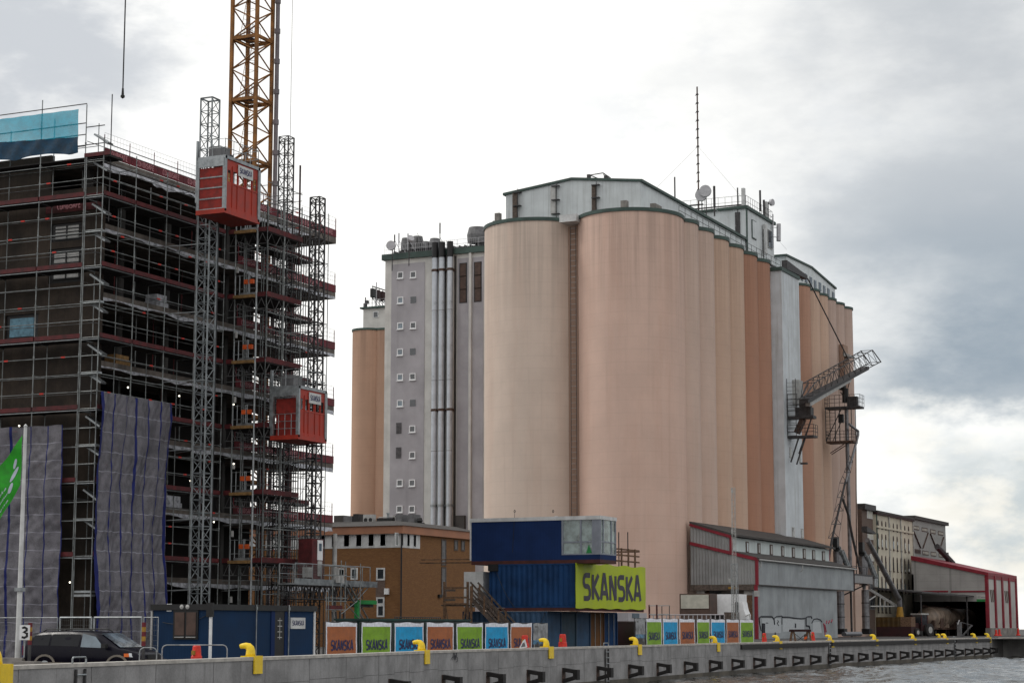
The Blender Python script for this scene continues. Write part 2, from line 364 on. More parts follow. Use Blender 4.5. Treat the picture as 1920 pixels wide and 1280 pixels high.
# ------------------------------------------------------------------ stroke lettering
def arc(cx, cy, rx, ry, a0, a1, n=6):
    return [(cx + rx * math.cos(math.radians(a0 + (a1 - a0) * i / n)), cy + ry * math.sin(math.radians(a0 + (a1 - a0) * i / n))) for i in range(n + 1)]
GL = {
 'S': (.62, [[(.60, .96), (.22, .96)] + arc(.22, .74, .18, .22, 90, 270, 5)[1:] + arc(.40, .28, .20, .24, 90, -90, 5) + [(.04, .04)]]),
 'K': (.62, [[(.09, 0), (.09, 1)], [(.60, 1), (.17, .5), (.62, 0)]]),
 'A': (.66, [[(.04, 0), (.30, 1), (.38, 1), (.64, 0)], [(.14, .28), (.54, .28)]]),
 'N': (.68, [[(.09, 0), (.09, 1)], [(.12, 1), (.56, 0)], [(.59, 0), (.59, 1)]]),
 'C': (.6, [[(.56, 1), (.2, 1), (.06, .85), (.06, .15), (.2, 0), (.56, 0)]]),
 'O': (.62, [[(.2, 1), (.42, 1), (.56, .85), (.56, .15), (.42, 0), (.2, 0), (.06, .15), (.06, .85), (.2, 1)]]),
 'M': (.75, [[(.07, 0), (.07, 1), (.36, .4), (.65, 1), (.65, 0)]]),
 'B': (.6, [[(.07, 0), (.07, 1), (.42, 1), (.5, .78), (.38, .53), (.07, .53)], [(.38, .53), (.55, .3), (.42, 0), (.07, 0)]]),
 'I': (.22, [[(.1, 0), (.1, 1)]]),
 'F': (.55, [[(.07, 0), (.07, 1), (.5, 1)], [(.07, .52), (.42, .52)]]),
 'E': (.55, [[(.52, 1), (.07, 1), (.07, 0), (.52, 0)], [(.07, .52), (.44, .52)]]),
 '3': (.6, [[(.06, .93), (.28, 1), (.48, .88), (.48, .68), (.22, .54), (.52, .42), (.52, .14), (.28, 0), (.04, .08)]]),
 'k': (.45, [[(.07, 0), (.07, 1)], [(.4, .6), (.12, .3), (.42, 0)]]), 'o': (.5, [[(.25, .6), (.07, .45), (.07, .15), (.25, 0), (.42, .15), (.42, .45), (.25, .6)]]),
 'n': (.5, [[(.07, 0), (.07, .6)], [(.07, .5), (.3, .6), (.42, .45), (.42, 0)]]), 'u': (.5, [[(.07, .6), (.07, .15), (.2, 0), (.42, .1)], [(.42, .6), (.42, 0)]]),
 't': (.35, [[(.17, .95), (.17, .05), (.32, .02)], [(.02, .6), (.32, .6)]]), 'a': (.5, [[(.07, .55), (.3, .6), (.42, .45), (.42, 0)], [(.42, .35), (.1, .3), (.07, .08), (.3, 0), (.42, .1)]]),
 'e': (.5, [[(.07, .32), (.42, .32), (.4, .5), (.25, .6), (.07, .45), (.07, .15), (.2, 0), (.4, .05)]]),
 'm': (.7, [[(.07, 0), (.07, .6), (.3, .55), (.34, 0)], [(.34, .5), (.55, .6), (.62, .4), (.62, 0)]]),
 ' ': (.3, []), 'W': (.8, [[(.04, 1), (.2, 0), (.4, .8), (.6, 0), (.76, 1)]]),
}
def lettering(mb, word, origin, ux, uy, h, w=None, thick=.19, depth=.004):
    """thick flat letters: origin = lower left, ux / uy unit vectors of the face they lie on; proud of it by depth"""
    O = Vector(origin); ux = Vector(ux); uy = Vector(uy); nn = ux.cross(uy)
    tot = sum(GL[c][0] + .14 for c in word) - .14
    sx = (w / tot) if w else h; x = 0
    for ch in word:
        wd, strokes = GL[ch]
        for st in strokes:
            P = [Vector(((x + a) * h, b * h)) for a, b in st]; t = thick * h / 2; ks = sx / h
            L = []; R = []
            for i, p in enumerate(P):
                d0 = (p - P[i - 1]).normalized() if i else (P[1] - p).normalized()
                d1 = (P[i + 1] - p).normalized() if i < len(P) - 1 else d0
                dd = (d0 + d1)
                if dd.length < .2: dd = d0
                dd.normalize(); nr = Vector((-dd.y, dd.x)); k = t / max(.75, abs(nr.dot(Vector((-d0.y, d0.x)))))
                e = dd * (0 if 0 < i < len(P) - 1 else 0)
                L.append(p + nr * k + e); R.append(p - nr * k + e)
            for i in range(len(P) - 1):
                q = [L[i], R[i], R[i + 1], L[i + 1]]
                mb.quad(*[O + ux * (a.x * ks) + uy * a.y + nn * depth for a in q])
        x += wd + .14
    return mb
UX = Vector((1, 0, 0)); UY = Vector((0, 1, 0)); UZ = Vector((0, 0, 1))
def lattice_mast(mb, cx, cy, z0, z1, w, sec, rl, rb, n=4, diag=2):
    h = w / 2; C = [(cx - h, cy - h), (cx + h, cy - h), (cx + h, cy + h), (cx - h, cy + h)]
    for x, y in C: mb.tube((x, y, z0), (x, y, z1), rl, n)
    z = z0; k = 0
    while z < z1 - .01:
        zt = min(z1, z + sec)
        for i in range(4):
            a = C[i]; b = C[(i + 1) % 4]
            mb.tube((*a, zt), (*b, zt), rb, n)
            if diag == 2:
                zm = (z + zt) / 2
                mb.tube((*a, z), (*b, zm), rb * .8, n); mb.tube((*b, zm), (*a, zt), rb * .8, n)
            else:
                p, q = (a, b) if k % 2 else (b, a)
                mb.tube((*p, z), (*q, zt), rb * .8, n)
        z = zt; k += 1
    return mb
def truss(mb, a, b, w, h, n, r=.04, rb=.025, up=(0, 0, 1), tri=False):
    a = Vector(a); b = Vector(b); d = (b - a).normalized(); sd = d.cross(Vector(up)).normalized(); u = sd.cross(d).normalized()
    cs = [(-.5, -.5), (.5, -.5), (.5, .5), (-.5, .5)] if not tri else [(-.5, -.5), (.5, -.5), (0, .5)]
    P = lambda i, t: a + (b - a) * t + sd * cs[i][0] * w + u * cs[i][1] * h
    m = len(cs)
    for i in range(m): mb.tube(P(i, 0), P(i, 1), r, 5)
    for k in range(n):
        t0, t1 = k / n, (k + 1) / n; tm = (t0 + t1) / 2
        for i in range(m):
            j = (i + 1) % m
            mb.tube(P(i, t0), P(j, tm), rb, 4); mb.tube(P(j, tm), P(i, t1), rb, 4)
            mb.tube(P(i, t0), P(j, t0), rb, 4)
    for i in range(m): mb.tube(P(i, 1), P((i + 1) % m, 1), rb, 4)
    return mb
def railing(mb, pts, h=1.1, r=.02, step=1.2, mids=1, n=5):
    for a, b in zip(pts, pts[1:]):
        a = Vector(a); b = Vector(b); L = (b - a).length; k = max(1, round(L / step))
        for i in range(mids + 1): 
            o = UZ * (h * (i + 1) / (mids + 1)); mb.tube(a + o, b + o, r, n)
        for i in range(k + 1): p = a + (b - a) * i / k; mb.tube(p, p + UZ * h, r, n)
    return mb
def corrug(mb, axis, a0, a1, fix, z0, z1, per=.2, dep=.04, outward=1):
    """corrugated sheet spanning a0..a1 along axis at fixed other coordinate; zt may be a function"""
    n = max(2, int(abs(a1 - a0) / per)) * 4; o = len(mb.v)
    for i in range(n + 1):
        t = a0 + (a1 - a0) * i / n; d = dep * (0, 1, 1, 0)[i % 4] * outward
        zt = z1(t) if callable(z1) else z1; zb = z0(t) if callable(z0) else z0
        for z in (zb, zt): mb.v.append(Vector((t, fix + d, z) if axis == 'x' else (fix + d, t, z)))
    for i in range(n): mb.face((o + 2 * i, o + 2 * i + 2, o + 2 * i + 3, o + 2 * i + 1))
    return mb

# ================================================================== SETTING
WATER = -1.15; COPE = .9
qpix = [(23, 1247), (180, 1241.5), (340, 1236), (460, 1232), (580, 1228), (720, 1222.5), (860, 1217.5), (1010, 1213.6), (1160, 1210), (1360, 1204.6), (1560, 1200)]
Q = [onz(a, b, COPE) for a, b in qpix]
qx = Q[-1].x
Q = [Q[0] + (Q[0] - Q[1]).normalized() * 60 + Vector((0, -10, 0)), Q[0] + (Q[0] - Q[1]).normalized() * 14] + Q
yq = 212.0
Q += [Vector((qx, y, COPE)) for y in (165, 185, yq)]
def smoothline(P, it=2):
    for _ in range(it):
        R = [P[0]]
        for a, b in zip(P, P[1:]): R += [a * .75 + b * .25, a * .25 + b * .75]
        R.append(P[-1]); P = R
    return P
QS = smoothline(Q, 1)
# resample by arc length
def resample(P, d):
    out = [P[0].copy()]; acc = 0
    for a, b in zip(P, P[1:]):
        L = (b - a).length; t = d - acc
        while t <= L: out.append(a + (b - a) * t / L); t += d
        acc = (acc + L) % d
    return out
G0 = mat('asphalt', (.075, .072, .07), .95, 0, .3, .35, fine=.3)
# ground sheet: inland of the coping, sloping up gently, out to the horizon
mb = MB(); inner = [(p.x - .45, p.y) for p in QS]
xs = [0, -6, -14, -30, -60, -110, -300, -2500]
inner += [(qx - .45, yq + .2)]
far = [(qx - .45 + 0, y) for y in ()]
rows = []
for (x, y) in inner: rows.append([(x + d, y) for d in xs])
for i, r in enumerate(rows):
    for (x, y) in r: mb.v.append(Vector((x, y, gz(y))))
K = len(xs)
for i in range(len(rows) - 1):
    for j in range(K - 1): mb.face((i * K + j, (i + 1) * K + j, (i + 1) * K + j + 1, i * K + j + 1))
# beyond the quay corner the land runs on to the right, out to the horizon
o = len(mb.v); ys = [yq + .2, 225, 260, 320, 500, 900, 3500]; X2 = [-2500, -300, -110, -60, qx - .45, qx + 8, qx + 30, 80, 400, 3000]
for y in ys:
    for x in X2: mb.v.append(Vector((x, y, gz(y))))
for i in range(len(ys) - 1):
    for j in range(len(X2) - 1): a = o + i * len(X2) + j; mb.face((a, a + 1, a + 1 + len(X2), a + len(X2)))
whole('ground', mb, G0, (0, 0, 0), kind='structure')
# water
wm = bpy.data.materials.new('harbour_water'); wm.use_nodes = True; t = wm.node_tree; t.nodes.clear(); q = NG(t)
out = q.n('ShaderNodeOutputMaterial'); b = q.n('ShaderNodeBsdfPrincipled'); q.l(b.outputs[0], out.inputs[0])
b.inputs['Base Color'].default_value = (.030, .030, .026, 1); b.inputs['Roughness'].default_value = .09; b.inputs['IOR'].default_value = 1.33
b.inputs['Specular IOR Level'].default_value = .62
tcn = q.n('ShaderNodeTexCoord'); ob = tcn.outputs['Object']
w1 = q.noise(ob, .38, 4, .65, (1, .6, 1)); w2 = q.noise(ob, 1.9, 4, .65, (1, .6, 1))
hh = q.math('ADD', q.math('MULTIPLY', w1, 1.0), q.math('MULTIPLY', w2, .34))
bn = q.n('ShaderNodeBump'); bn.inputs['Strength'].default_value = 1.0; bn.inputs['Distance'].default_value = .25
q.l(hh, bn.inputs['Height']); q.l(bn.outputs[0], b.inputs['Normal'])
WX0, WX1, WY0, WY1, ST = -43.0, -5.0, 62.0, 216.0, .34
rw = random.Random(4); comp = []
for k in range(26):
    wl = .9 * (5.0 ** rw.random()); an = rw.gauss(2.4, .75); comp.append((math.cos(an) * 6.283 / wl, math.sin(an) * 6.283 / wl, rw.uniform(0, 6.28), .0068 * wl * rw.uniform(.6, 1.3)))
import numpy as np
nx = int((WX1 - WX0) / ST); ny = int((WY1 - WY0) / ST)
gx, gy = np.meshgrid(np.linspace(WX0, WX1, nx + 1), np.linspace(WY0, WY1, ny + 1))
hz_ = np.zeros_like(gx)
for kx, ky, ph_, am in comp: hz_ += am * np.sin(kx * gx + ky * gy + ph_)
ex = np.minimum(np.minimum(gx - WX0, WX1 - gx), np.minimum(gy - WY0, WY1 - gy)); hz_ *= np.clip(ex / 1.5, 0, 1)
mb = MB(); co = np.stack([gx, gy, hz_ + WATER], -1).reshape(-1, 3).tolist()
idx = [(j * (nx + 1) + i) for j in range(ny) for i in range(nx)]
fc = [(a, a + 1, a + nx + 2, a + nx + 1) for a in idx]; o = len(co)
co += [(3000, -400, WATER), (3000, 240, WATER), (-600, 240, WATER), (-600, -400, WATER), (WX1, WY0, WATER), (WX1, WY1, WATER), (WX0, WY1, WATER), (WX0, WY0, WATER)]
fc += [(o, o + 1, o + 5, o + 4), (o + 1, o + 2, o + 6, o + 5), (o + 2, o + 3, o + 7, o + 6), (o + 3, o, o + 4, o + 7)]
me = bpy.data.meshes.new('water'); me.from_pydata(co, [], fc); me.materials.append(wm); me.polygons.foreach_set('use_smooth', [True] * len(me.polygons)); me.update()
wob = bpy.data.objects.new('water', me); COL.objects.link(wob); props(wob, kind='structure')
# quay: concrete wall in cast panels with open joints, coping on top
QP = resample(QS, 3.9)
M['quay'] = mat('quay_concrete', (.27, .268, .27), .9, 0, .22, .9, streak=.55, sscale=3.5, bump=.35, streak_col=(.14, .14, .14), fine=.2)
M['quayd'] = mat('wet_quay_foot', (.09, .08, .065), .7, 0, .3, .8, streak=.4)
mb = MB(); mj = MB(); mc = MB(); mf = MB()
def wallquad(mbx, a, b, z0, z1, off, th=.25):
    d = (b - a); d.z = 0; d.normalize(); n = Vector((d.y, -d.x, 0))
    p = [a + n * off, b + n * off, b + n * (off - th), a + n * (off - th)]
    mbx.hexa([Vector((v.x, v.y, z0)) for v in (p[3], p[2], p[1], p[0])] + [Vector((v.x, v.y, z1)) for v in (p[3], p[2], p[1], p[0])])
for i, (a, b) in enumerate(zip(QP, QP[1:])):
    d = (b - a).normalized(); gp = d * .02
    m_ = a + (b - a) * .5
    zs = .05 + random.uniform(-.05, .05)
    wallquad(mb, a + gp, m_ - d * .006, -.9, zs, 0); wallquad(mb, a + gp, m_ - d * .006, zs + .012, COPE - .10, 0)
    zs += random.choice((0, 0, .06, -.05))
    wallquad(mb, m_ + d * .006, b - gp, -.9, zs, 0); wallquad(mb, m_ + d * .006, b - gp, zs + .012, COPE - .10, 0)
    wallquad(mj, a, b, -.9, COPE - .10, -.03, .4)
    wallquad(mc, a + d * .004, b - d * .004, COPE - .10, COPE, .03, .55)
    wallquad(mf, a, b, -3.5, -.86, .05, .6)
qr = thing('quay', None, None, tuple(QP[0]), kind='structure')
part(qr, 'wall_panels', mb, M['quay']); part(qr, 'joint_backing', mj, M['dark']); part(qr, 'coping', mc, M['coping']); part(qr, 'wall_foot', mf, M['quayd'])
# the quay turns at the corner and runs on to the right
mb = MB(); mb.box(qx - .1, 900, yq + 6.0, yq + 6.3, -3.5, COPE - .12); mb.box(qx - .45, qx, yq, yq + 6.2, -3.5, COPE - .12)
mc = MB(); mc.box(qx - .45, 900, yq + 5.9, yq + 6.5, COPE - .12, COPE)
M['quay2'] = mat('far_quay_wall', (.34, .335, .33), .9, 0, .2, .6, streak=.5, wave=[('X', .5, .35)])
r2 = thing('quay', None, None, (qx, yq, 0), kind='structure')
part(r2, 'wall_panels', mb, M['quay2']); part(r2, 'coping', mc, M['coping'])
# ---- quay furniture
def on_quay(px):    # foot point on the coping edge seen at photo column px, plus direction
    best = None
    for a, b in zip(QP, QP[1:]):
        da = a - Vector((0, 0, EYE)); db = b - Vector((0, 0, EYE))
        f = lambda v: 960 + FPX * ((v.x * math.cos(YAW) + v.y * math.sin(YAW)) / ((v.x * hx + v.y * hy) * math.cos(PITCH) + v.z * math.sin(PITCH)))
        if (v := da).x * hx + v.y * hy < 5: continue
        pa, pb = f(da), f(db)
        if pa <= px <= pb:
            t = (px - pa) / (pb - pa); p = a + (b - a) * t; d = (b - a).normalized(); return p, math.atan2(d.y, d.x)
    a, b = QP[-2], QP[-1]; d = (b - a).normalized(); return b.copy(), math.atan2(d.y, d.x)
# yellow mooring hook; local frame: x along the quay, -y out over the water
def hook():
    root = thing('mooring_bollard', '', 'bollard', (0, 0, 0), 'yellow mooring hooks along the quay edge')
    mb = MB()
    # plate wrapped over the edge
    mb.box(-.22, .42, -.075, -.032, -.52, .012); mb.box(-.22, .42, -.075, .42, .012, .045)
    part(root, 'edge_plate', mb, M['yel'])
    mb = MB(); prof = [(0, .0, .17), (0, .08, .155), (0, .16, .15), (-.02, .235, .14), (-.08, .30, .12), (-.18, .325, .10), (-.29, .315, .085), (-.36, .295, .075)]
    pts = [Vector((-.02, .16 - p[0], p[1] + .04)) for p in prof]; rr = [p[2] for p in prof]; n = 14; o = 0
    for i, p in enumerate(pts):
        d = (pts[min(i + 1, len(pts) - 1)] - pts[max(i - 1, 0)]).normalized(); sd = Vector((1, 0, 0)); u = d.cross(sd).normalized()
        for k in range(n):
            t = 2 * math.pi * k / n; mb.v.append(p + sd * math.cos(t) * rr[i] * .9 + u * math.sin(t) * rr[i])
    for i in range(len(pts) - 1):
        for k in range(n): a = i * n + k; b = i * n + (k + 1) % n; mb.face((a, b, b + n, a + n))
    mb.face([k for k in range(n)]); mb.face([(len(pts) - 1) * n + k for k in range(n)])
    part(root, 'hook', mb, M['yel'], smooth=True)
    return root
hb = hook(); HB = [(2, 'on the quay at the left edge of the picture'), (478, 'in front of the dark door of the blue site hut'), (797, 'below the orange banner beside the blue one'), (1030, 'between the red barrels at the grey poster'),
  (1197, 'right of the orange container door'), (1345, 'below the blue banner of the right fence'), (1462, 'between the red barrel and the trestle barrier'), (1560, 'below the right end of the grey warehouse wall'), (1643, 'in front of the ochre skip'),
  (1715, 'in front of the tractor'), (1775, 'below the second tank wagon'), (1830, 'below the dark shed opening'), (1882, 'at the far end of the quay wall')]
for i, (px, lab) in enumerate(HB):
    p, an = on_quay(px); lab = 'yellow mooring hook ' + lab
    r = hb if i == 0 else dup(hb, (0, 0, 0))
    r.location = p; r.rotation_euler = (0, 0, an); r['label'] = lab
r = dup(hb, (qx - 6.5, yq + 5.2, COPE - .08), 'yellow mooring hook standing back from the quay edge by the barn', math.radians(90))
# fenders: dark timber V brackets; top member slopes down outwards, lower member back up to the wall, end block
def fender():
    root = thing('fender', '', 'fender', (0, 0, 0), 'dark fender brackets along the quay wall')
    mb = MB(); w = .34
    def seg(p, q, h): mb.beam(Vector((0, p[0], p[1])), Vector((0, q[0], q[1])), w, h, up=(0, .05, 1))
    seg((0, .27), (-.60, .18), .18); part(root, 'top_arm', mb, M['dark'])
    mb = MB(); seg((0, -.29), (-.60, -.12), .18); part(root, 'lower_arm', mb, M['dark'])
    mb = MB(); mb.box(-w / 2 - .02, w / 2 + .02, -.80, -.56, -.22, .27); part(root, 'end_block', mb, M['dark'])
    mb = MB(); mb.box(-w / 2 - .03, w / 2 + .03, -.035, .0, -.38, .36); part(root, 'back_plate', mb, M['rust'])
    return root
fb = fender()
FP = [735, 835, 918, 994, 1060, 1124, 1183, 1236, 1287, 1334, 1376, 1417, 1456, 1490, 1523, 1556, 1585, 1613, 1640, 1666, 1691, 1714, 1735, 1756, 1776, 1795, 1813, 1830, 1846, 1862, 1877]
near = {735: 'under the blue and orange banners', 835: 'below the painted tag on the quay wall', 918: 'below the wooden stair', 994: 'below the red barrel and poster', 1060: 'below the second red barrel', 1124: 'just left of the quay ladder', 1183: 'left of the hook by the orange door', 1236: 'right of the hook by the orange door',
        1287: 'below the blue banner right of the poster', 1334: 'below the hook by the right fence'}
for i, px in enumerate(FP):
    p, an = on_quay(px - 4); z = -.46
    r = fb if i == 0 else dup(fb, (0, 0, 0))
    r.location = (p.x, p.y, z); r.rotation_euler = (0, 0, an)
    r['label'] = ('dark timber fender bracket on the quay wall ' + near[px]) if px in near else 'dark timber fender bracket, %s from the far quay end' % ['first', 'second', 'third', 'fourth', 'fifth', 'sixth', 'seventh', 'eighth', 'ninth', 'tenth', 'eleventh', 'twelfth', 'thirteenth', 'fourteenth', 'fifteenth', 'sixteenth', 'seventeenth', 'eighteenth', 'nineteenth', 'twentieth', 'twenty-first', 'twenty-second'][len(FP) - 1 - i]
# rubbing strips of dark timber under the coping on the right
for k, (p0, p1, lab) in enumerate([(1388, 1551, 'dark timber rubbing strip under the coping right of the banners'), (1558, 1786, 'long dark timber rubbing strip under the coping before the silos and tractor'), (1792, 1883, 'dark timber rubbing strip under the coping before the red barn')]):
    a, _ = on_quay(p0); b, _ = on_quay(p1); mb = MB(); wallquad(mb, a, b, COPE - .42, COPE - .14, .13, .13)
    whole('rubbing_strip', mb, M['dark'], tuple(a), lab, 'fender', 'timber rubbing strips')
# ladders
def ladder(px, lab):
    p, an = on_quay(px); root = thing('quay_ladder', lab, 'ladder', (0, 0, 0), 'ladders in the quay wall')
    for s in (-.25, .25):
        mb = MB(); mb.box(s - .03, s + .03, -.08, -.02, -1.4, .75); part(root, 'rail', mb, M['dsteel'])
    for k in range(7):
        mb = MB(); mb.tube((-.25, -.08, -1.2 + k * .3), (.25, -.08, -1.2 + k * .3), .028, 6); part(root, 'rung', mb, M['steel'])
    mb = MB(); mb.path([(-.38, -.0, .86), (-.38, .0, 1.02), (-.33, 0, 1.06), (.33, 0, 1.06), (.38, 0, 1.02), (.38, 0, .86)], .025); part(root, 'grab_rail', mb, M['steel'])
    root.location = (p.x, p.y, 0); root.rotation_euler = (0, 0, an)
ladder(147, 'steel ladder in the quay wall below the dark van'); ladder(1136, 'steel ladder in the quay wall between two fenders'); ladder(1554, 'steel ladder in the quay wall at the end of the first rubbing strip'); ladder(1789, 'farthest steel ladder in the quay wall before the tank wagons')
# tag sprayed on the wall
p, an = on_quay(851); mb = MB(); dq = Vector((math.cos(an), math.sin(an), 0)); nq = Vector((math.sin(an), -math.cos(an), 0))
rr = random.Random(3); pts = []
def w2(u, v): return p + dq * u + nq * .012 + Vector((0, 0, v - .30 + 0))
def sq(L):
    for a, b in zip(L, L[1:]): mb.beam(w2(*a), w2(*b), .006, .022, up=tuple(nq.cross(dq)))
sq([(-.45, -.1), (-.3, 0), (-.12, -.02)]); sq([(-.25, -.12), (-.12, .22), (-.06, .25), (-.05, -.1)]); sq([(-.2, .02), (.0, .05)]); sq([(.02, .18), (.05, -.12), (.12, .1), (.2, -.12), (.22, .2)]); sq([(.45, .18), (.3, .22), (.3, .0), (.42, -.02), (.4, -.18), (.2, -.2)])
whole('graffiti_tag', mb, M['graf'], tuple(p), 'small black spray tag on the quay wall below the green banner', 'graffiti')
# ================================================================== SILOS
def silo_mat(name, col):
    return mat(name, col, .85, 0, .05, .22, streak=.22, sscale=1.7, streak_col=[x * .62 for x in col], wave=[('Z', 1.35, .07)], fine=.06, bump=.08, rim=(33, 46, .42))
SM = {'c1': silo_mat('sand_plaster', (.60, .49, .415)), 'c2': silo_mat('pink_sand_plaster', (.60, .43, .355)), 'p': silo_mat('pale_pink_plaster', (.56, .42, .35)),
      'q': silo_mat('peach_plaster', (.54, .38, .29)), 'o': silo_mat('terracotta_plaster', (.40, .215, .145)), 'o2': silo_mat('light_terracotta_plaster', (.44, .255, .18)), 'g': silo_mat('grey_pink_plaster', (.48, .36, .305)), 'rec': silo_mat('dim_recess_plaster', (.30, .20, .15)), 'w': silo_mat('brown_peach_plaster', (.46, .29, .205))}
ZR = 46.4
def silo(cx, cy, r, zr, m, label, group=None, cap=.45, a0=-math.pi, a1=math.pi, n=56):
    z0 = gz(cy) - .2
    root = thing('grain_silo', label, 'silo', (cx, cy, 0), group)
    mb = MB(); mb.lathe((cx, cy, 0), [(r, z0), (r, zr - cap)], n, a0, a1); part(root, 'shaft', mb, m, smooth=True)
    mb = MB(); mb.lathe((cx, cy, 0), [(r, zr - cap), (r + .12, zr - cap), (r + .12, zr), (0.01, zr + .02)], n, a0, a1); part(root, 'roof_rim', mb, M['green'])
    return root
s2 = silo(-78.55, 200.2, 5.8, ZR, SM['c2'], 'wide pinkish round silo right of the ladder recess, the largest in front', 'wide front silos', .38, n=72)
s1 = silo(-90.0, 200.7, 5.95, ZR, SM['c1'], 'wide sand coloured round silo left of the ladder recess', 'wide front silos', .38, n=72)
# recess between the two with its ladder
root = thing('silo_recess', 'narrow recess with a rung ladder between the two wide silos', 'wall panel', (-84.4, 197, 0))
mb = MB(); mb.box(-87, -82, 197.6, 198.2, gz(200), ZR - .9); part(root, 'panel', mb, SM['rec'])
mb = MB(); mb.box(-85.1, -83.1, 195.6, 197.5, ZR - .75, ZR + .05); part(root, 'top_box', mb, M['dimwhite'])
lad = None
for s in (-.32, .32):
    mb = MB(); mb.beam((-84.2 + s, 197.3, 2), (-84.2 + s, 197.3, ZR - 1), .05); part(root, 'ladder_rail', mb, M['dsteel'])
mb = MB(); z = 2
while z < ZR - 1: mb.box(-84.5, -83.9, 197.28, 197.32, z, z + .03); z += .6
part(root, 'ladder_rungs', mb, M['steel'])
# the row along the quay
ys = [203.9, 209.6, 214.9, 220.2, 225.2, 229.6, 234.5]; ys = [203.2, 208.6, 213.8, 219.1, 224.2, 229.3, 234.3]
tone = ['p', 'p', 'q', 'q', 'o', 'o']
tl = ['pale pink', 'pale pink', 'peach', 'peach', 'terracotta', 'terracotta']
posn = ['first after the wide front silo', 'second after the wide front silo', 'third after the wide front silo', 'next left of the two terracotta ones', 'left of the terracotta silo that touches the white lift tower', 'touching the left side of the white lift tower']
for i in range(6):
    b = (201.1, 206.3, 211.5, 216.9, 222.2, 227.2, 232.4); cy = (b[i] + b[i + 1]) / 2 + .9
    silo(-75.4, cy, 2.95, ZR, SM[tone[i]], '%s slim round silo, %s' % (tl[i], posn[i]), 'slim silos left of the lift tower', .4, n=40)
b = (240.4, 244.9, 249.2, 253.5, 257.5, 261.5, 265.5, 269.6, 273.8)
tone = ['o2', 'o2', 'q', 'q', 'g', 'g', 'g']; tl = ['light terracotta', 'light terracotta', 'peach', 'peach', 'grey pink', 'grey pink', 'grey pink']
b2 = (244.6 - 4.2, 244.6, 249.0, 253.2, 257.1, 261.1, 265.3, 269.5, 273.7)
posn = ['touching the right side of the white lift tower', 'second right of the white lift tower', 'third right of the white lift tower, above the boom foot', 'behind the middle of the lattice boom', 'third from the right end of the row', 'with a hooded hatch, second from the right end', 'last at the right end of the row']
for i in range(7):
    cy = (b2[i] + b2[i + 1]) / 2 + 1.0 + (.9 if i == 0 else 0)
    if i == 0: cy = 242.2
    silo(-75.0, cy + .55, 2.45, ZR - .25, SM[tone[i]], '%s slim round silo, %s' % (tl[i], posn[i]), 'slim silos right of the lift tower', .3, n=36)
# rear body behind the rows so the block is solid
mb = MB(); mb.box(-96, -76.5, 203, 274.5, .2, ZR - .6)
whole('silo_block', mb, SM['q'], (-86, 238, 0), 'rear body of the silo block behind the round silos', 'building')
# white lift tower on the front of the row
root = thing('lift_tower', 'white rendered lift tower between the slim silos with an arm at its top', 'tower', (-73, 236, 0))
M['liftw'] = mat('white_blue_render', (.56, .60, .63), .8, 0, .07, .5, streak=.6, sscale=2.2, streak_col=(.30, .30, .28))
mb = MB(); mb.box(-76, -71.4, 232.3, 239.7, gz(235), 45.3); part(root, 'shaft', mb, M['liftw'])
mb = MB(); mb.box(-76, -71.25, 232.1, 239.8, 45.3, 45.75); part(root, 'roof_edge', mb, M['green'])
mb = MB(); mb.prism([(234.2, 45.75), (243.0, 45.9), (243.0, 46.35), (234.2, 46.9)], 'x', -71.9, -71.2); part(root, 'top_arm', mb, M['dsteel'])
for (px, py, w, h) in [(1487, 997, .55, 1.25), (1504, 1000, .55, 1.25), (1482, 848, .4, 1.3), (1500, 858, .4, 1.5)]:
    p = onx(px, py, -71.4); mb = MB(); mb.box(-71.42, -71.36, p.y - w, p.y + w, p.z - h / 2, p.z + h / 2); f = part(root, 'window', mb, M['lgrey'])
    mb = MB(); mb.box(-71.40, -71.34, p.y - w + .15, p.y + w - .15, p.z - h / 2 + .12, p.z + h / 2 - .12); part(f, 'pane', mb, M['glassd'])
p = onx(1491, 738, -71.4); mb = MB(); mb.box(-71.4, -70.6, p.y - 1.2, p.y + .8, p.z - 1.4, p.z + 1.6); part(root, 'wall_cabinet', mb, M['lgrey'])
# stay cable from the lift tower arm down to the boom
pa = Vector((-71.2, 243.0, 46.0)); pb = onx(1590, 672, -68.2)
mb = MB(); mb.tube(pa, pb, .09, 6); whole('stay_cable', mb, M['dsteel'], tuple(pb), 'taut dark stay cable from the lift tower arm to the boom', 'cable')

# ------------------------------------------------------------------ white roof houses on the silo block
def eave_prism(mb, x0, x1, y0, y1, z0, ze, zr, along='y'):
    if along == 'y': mb.prism([(x0, z0), (x1, z0), (x1, ze), ((x0 + x1) / 2, zr), (x0, ze)], 'y', y0, y1)
    else: mb.prism([(y0, z0), (y1, z0), (y1, ze), ((y0 + y1) / 2, zr), (y0, ze)], 'x', x0, x1)
root = thing('roof_house', 'long white clad roof house with a low gable on the silos', 'roof house', (-85.4, 218, 46))
mb = MB(); eave_prism(mb, -93.6, -77.3, 200, 236.4, 46, 50.35, 51.3); part(root, 'walls', mb, M['penth'])
mb = MB()
for x0, z0, x1, z1 in ((-93.9, 50.3, -85.45, 51.3), (-85.45, 51.3, -77.0, 50.3)):
    mb.hexa([(x0, 199.8, z0), (x1, 199.8, z1), (x1, 236.6, z1), (x0, 236.6, z0), (x0, 199.8, z0 + .28), (x1, 199.8, z1 + .28), (x1, 236.6, z1 + .28), (x0, 236.6, z0 + .28)])
part(root, 'roof', mb, M['green'])
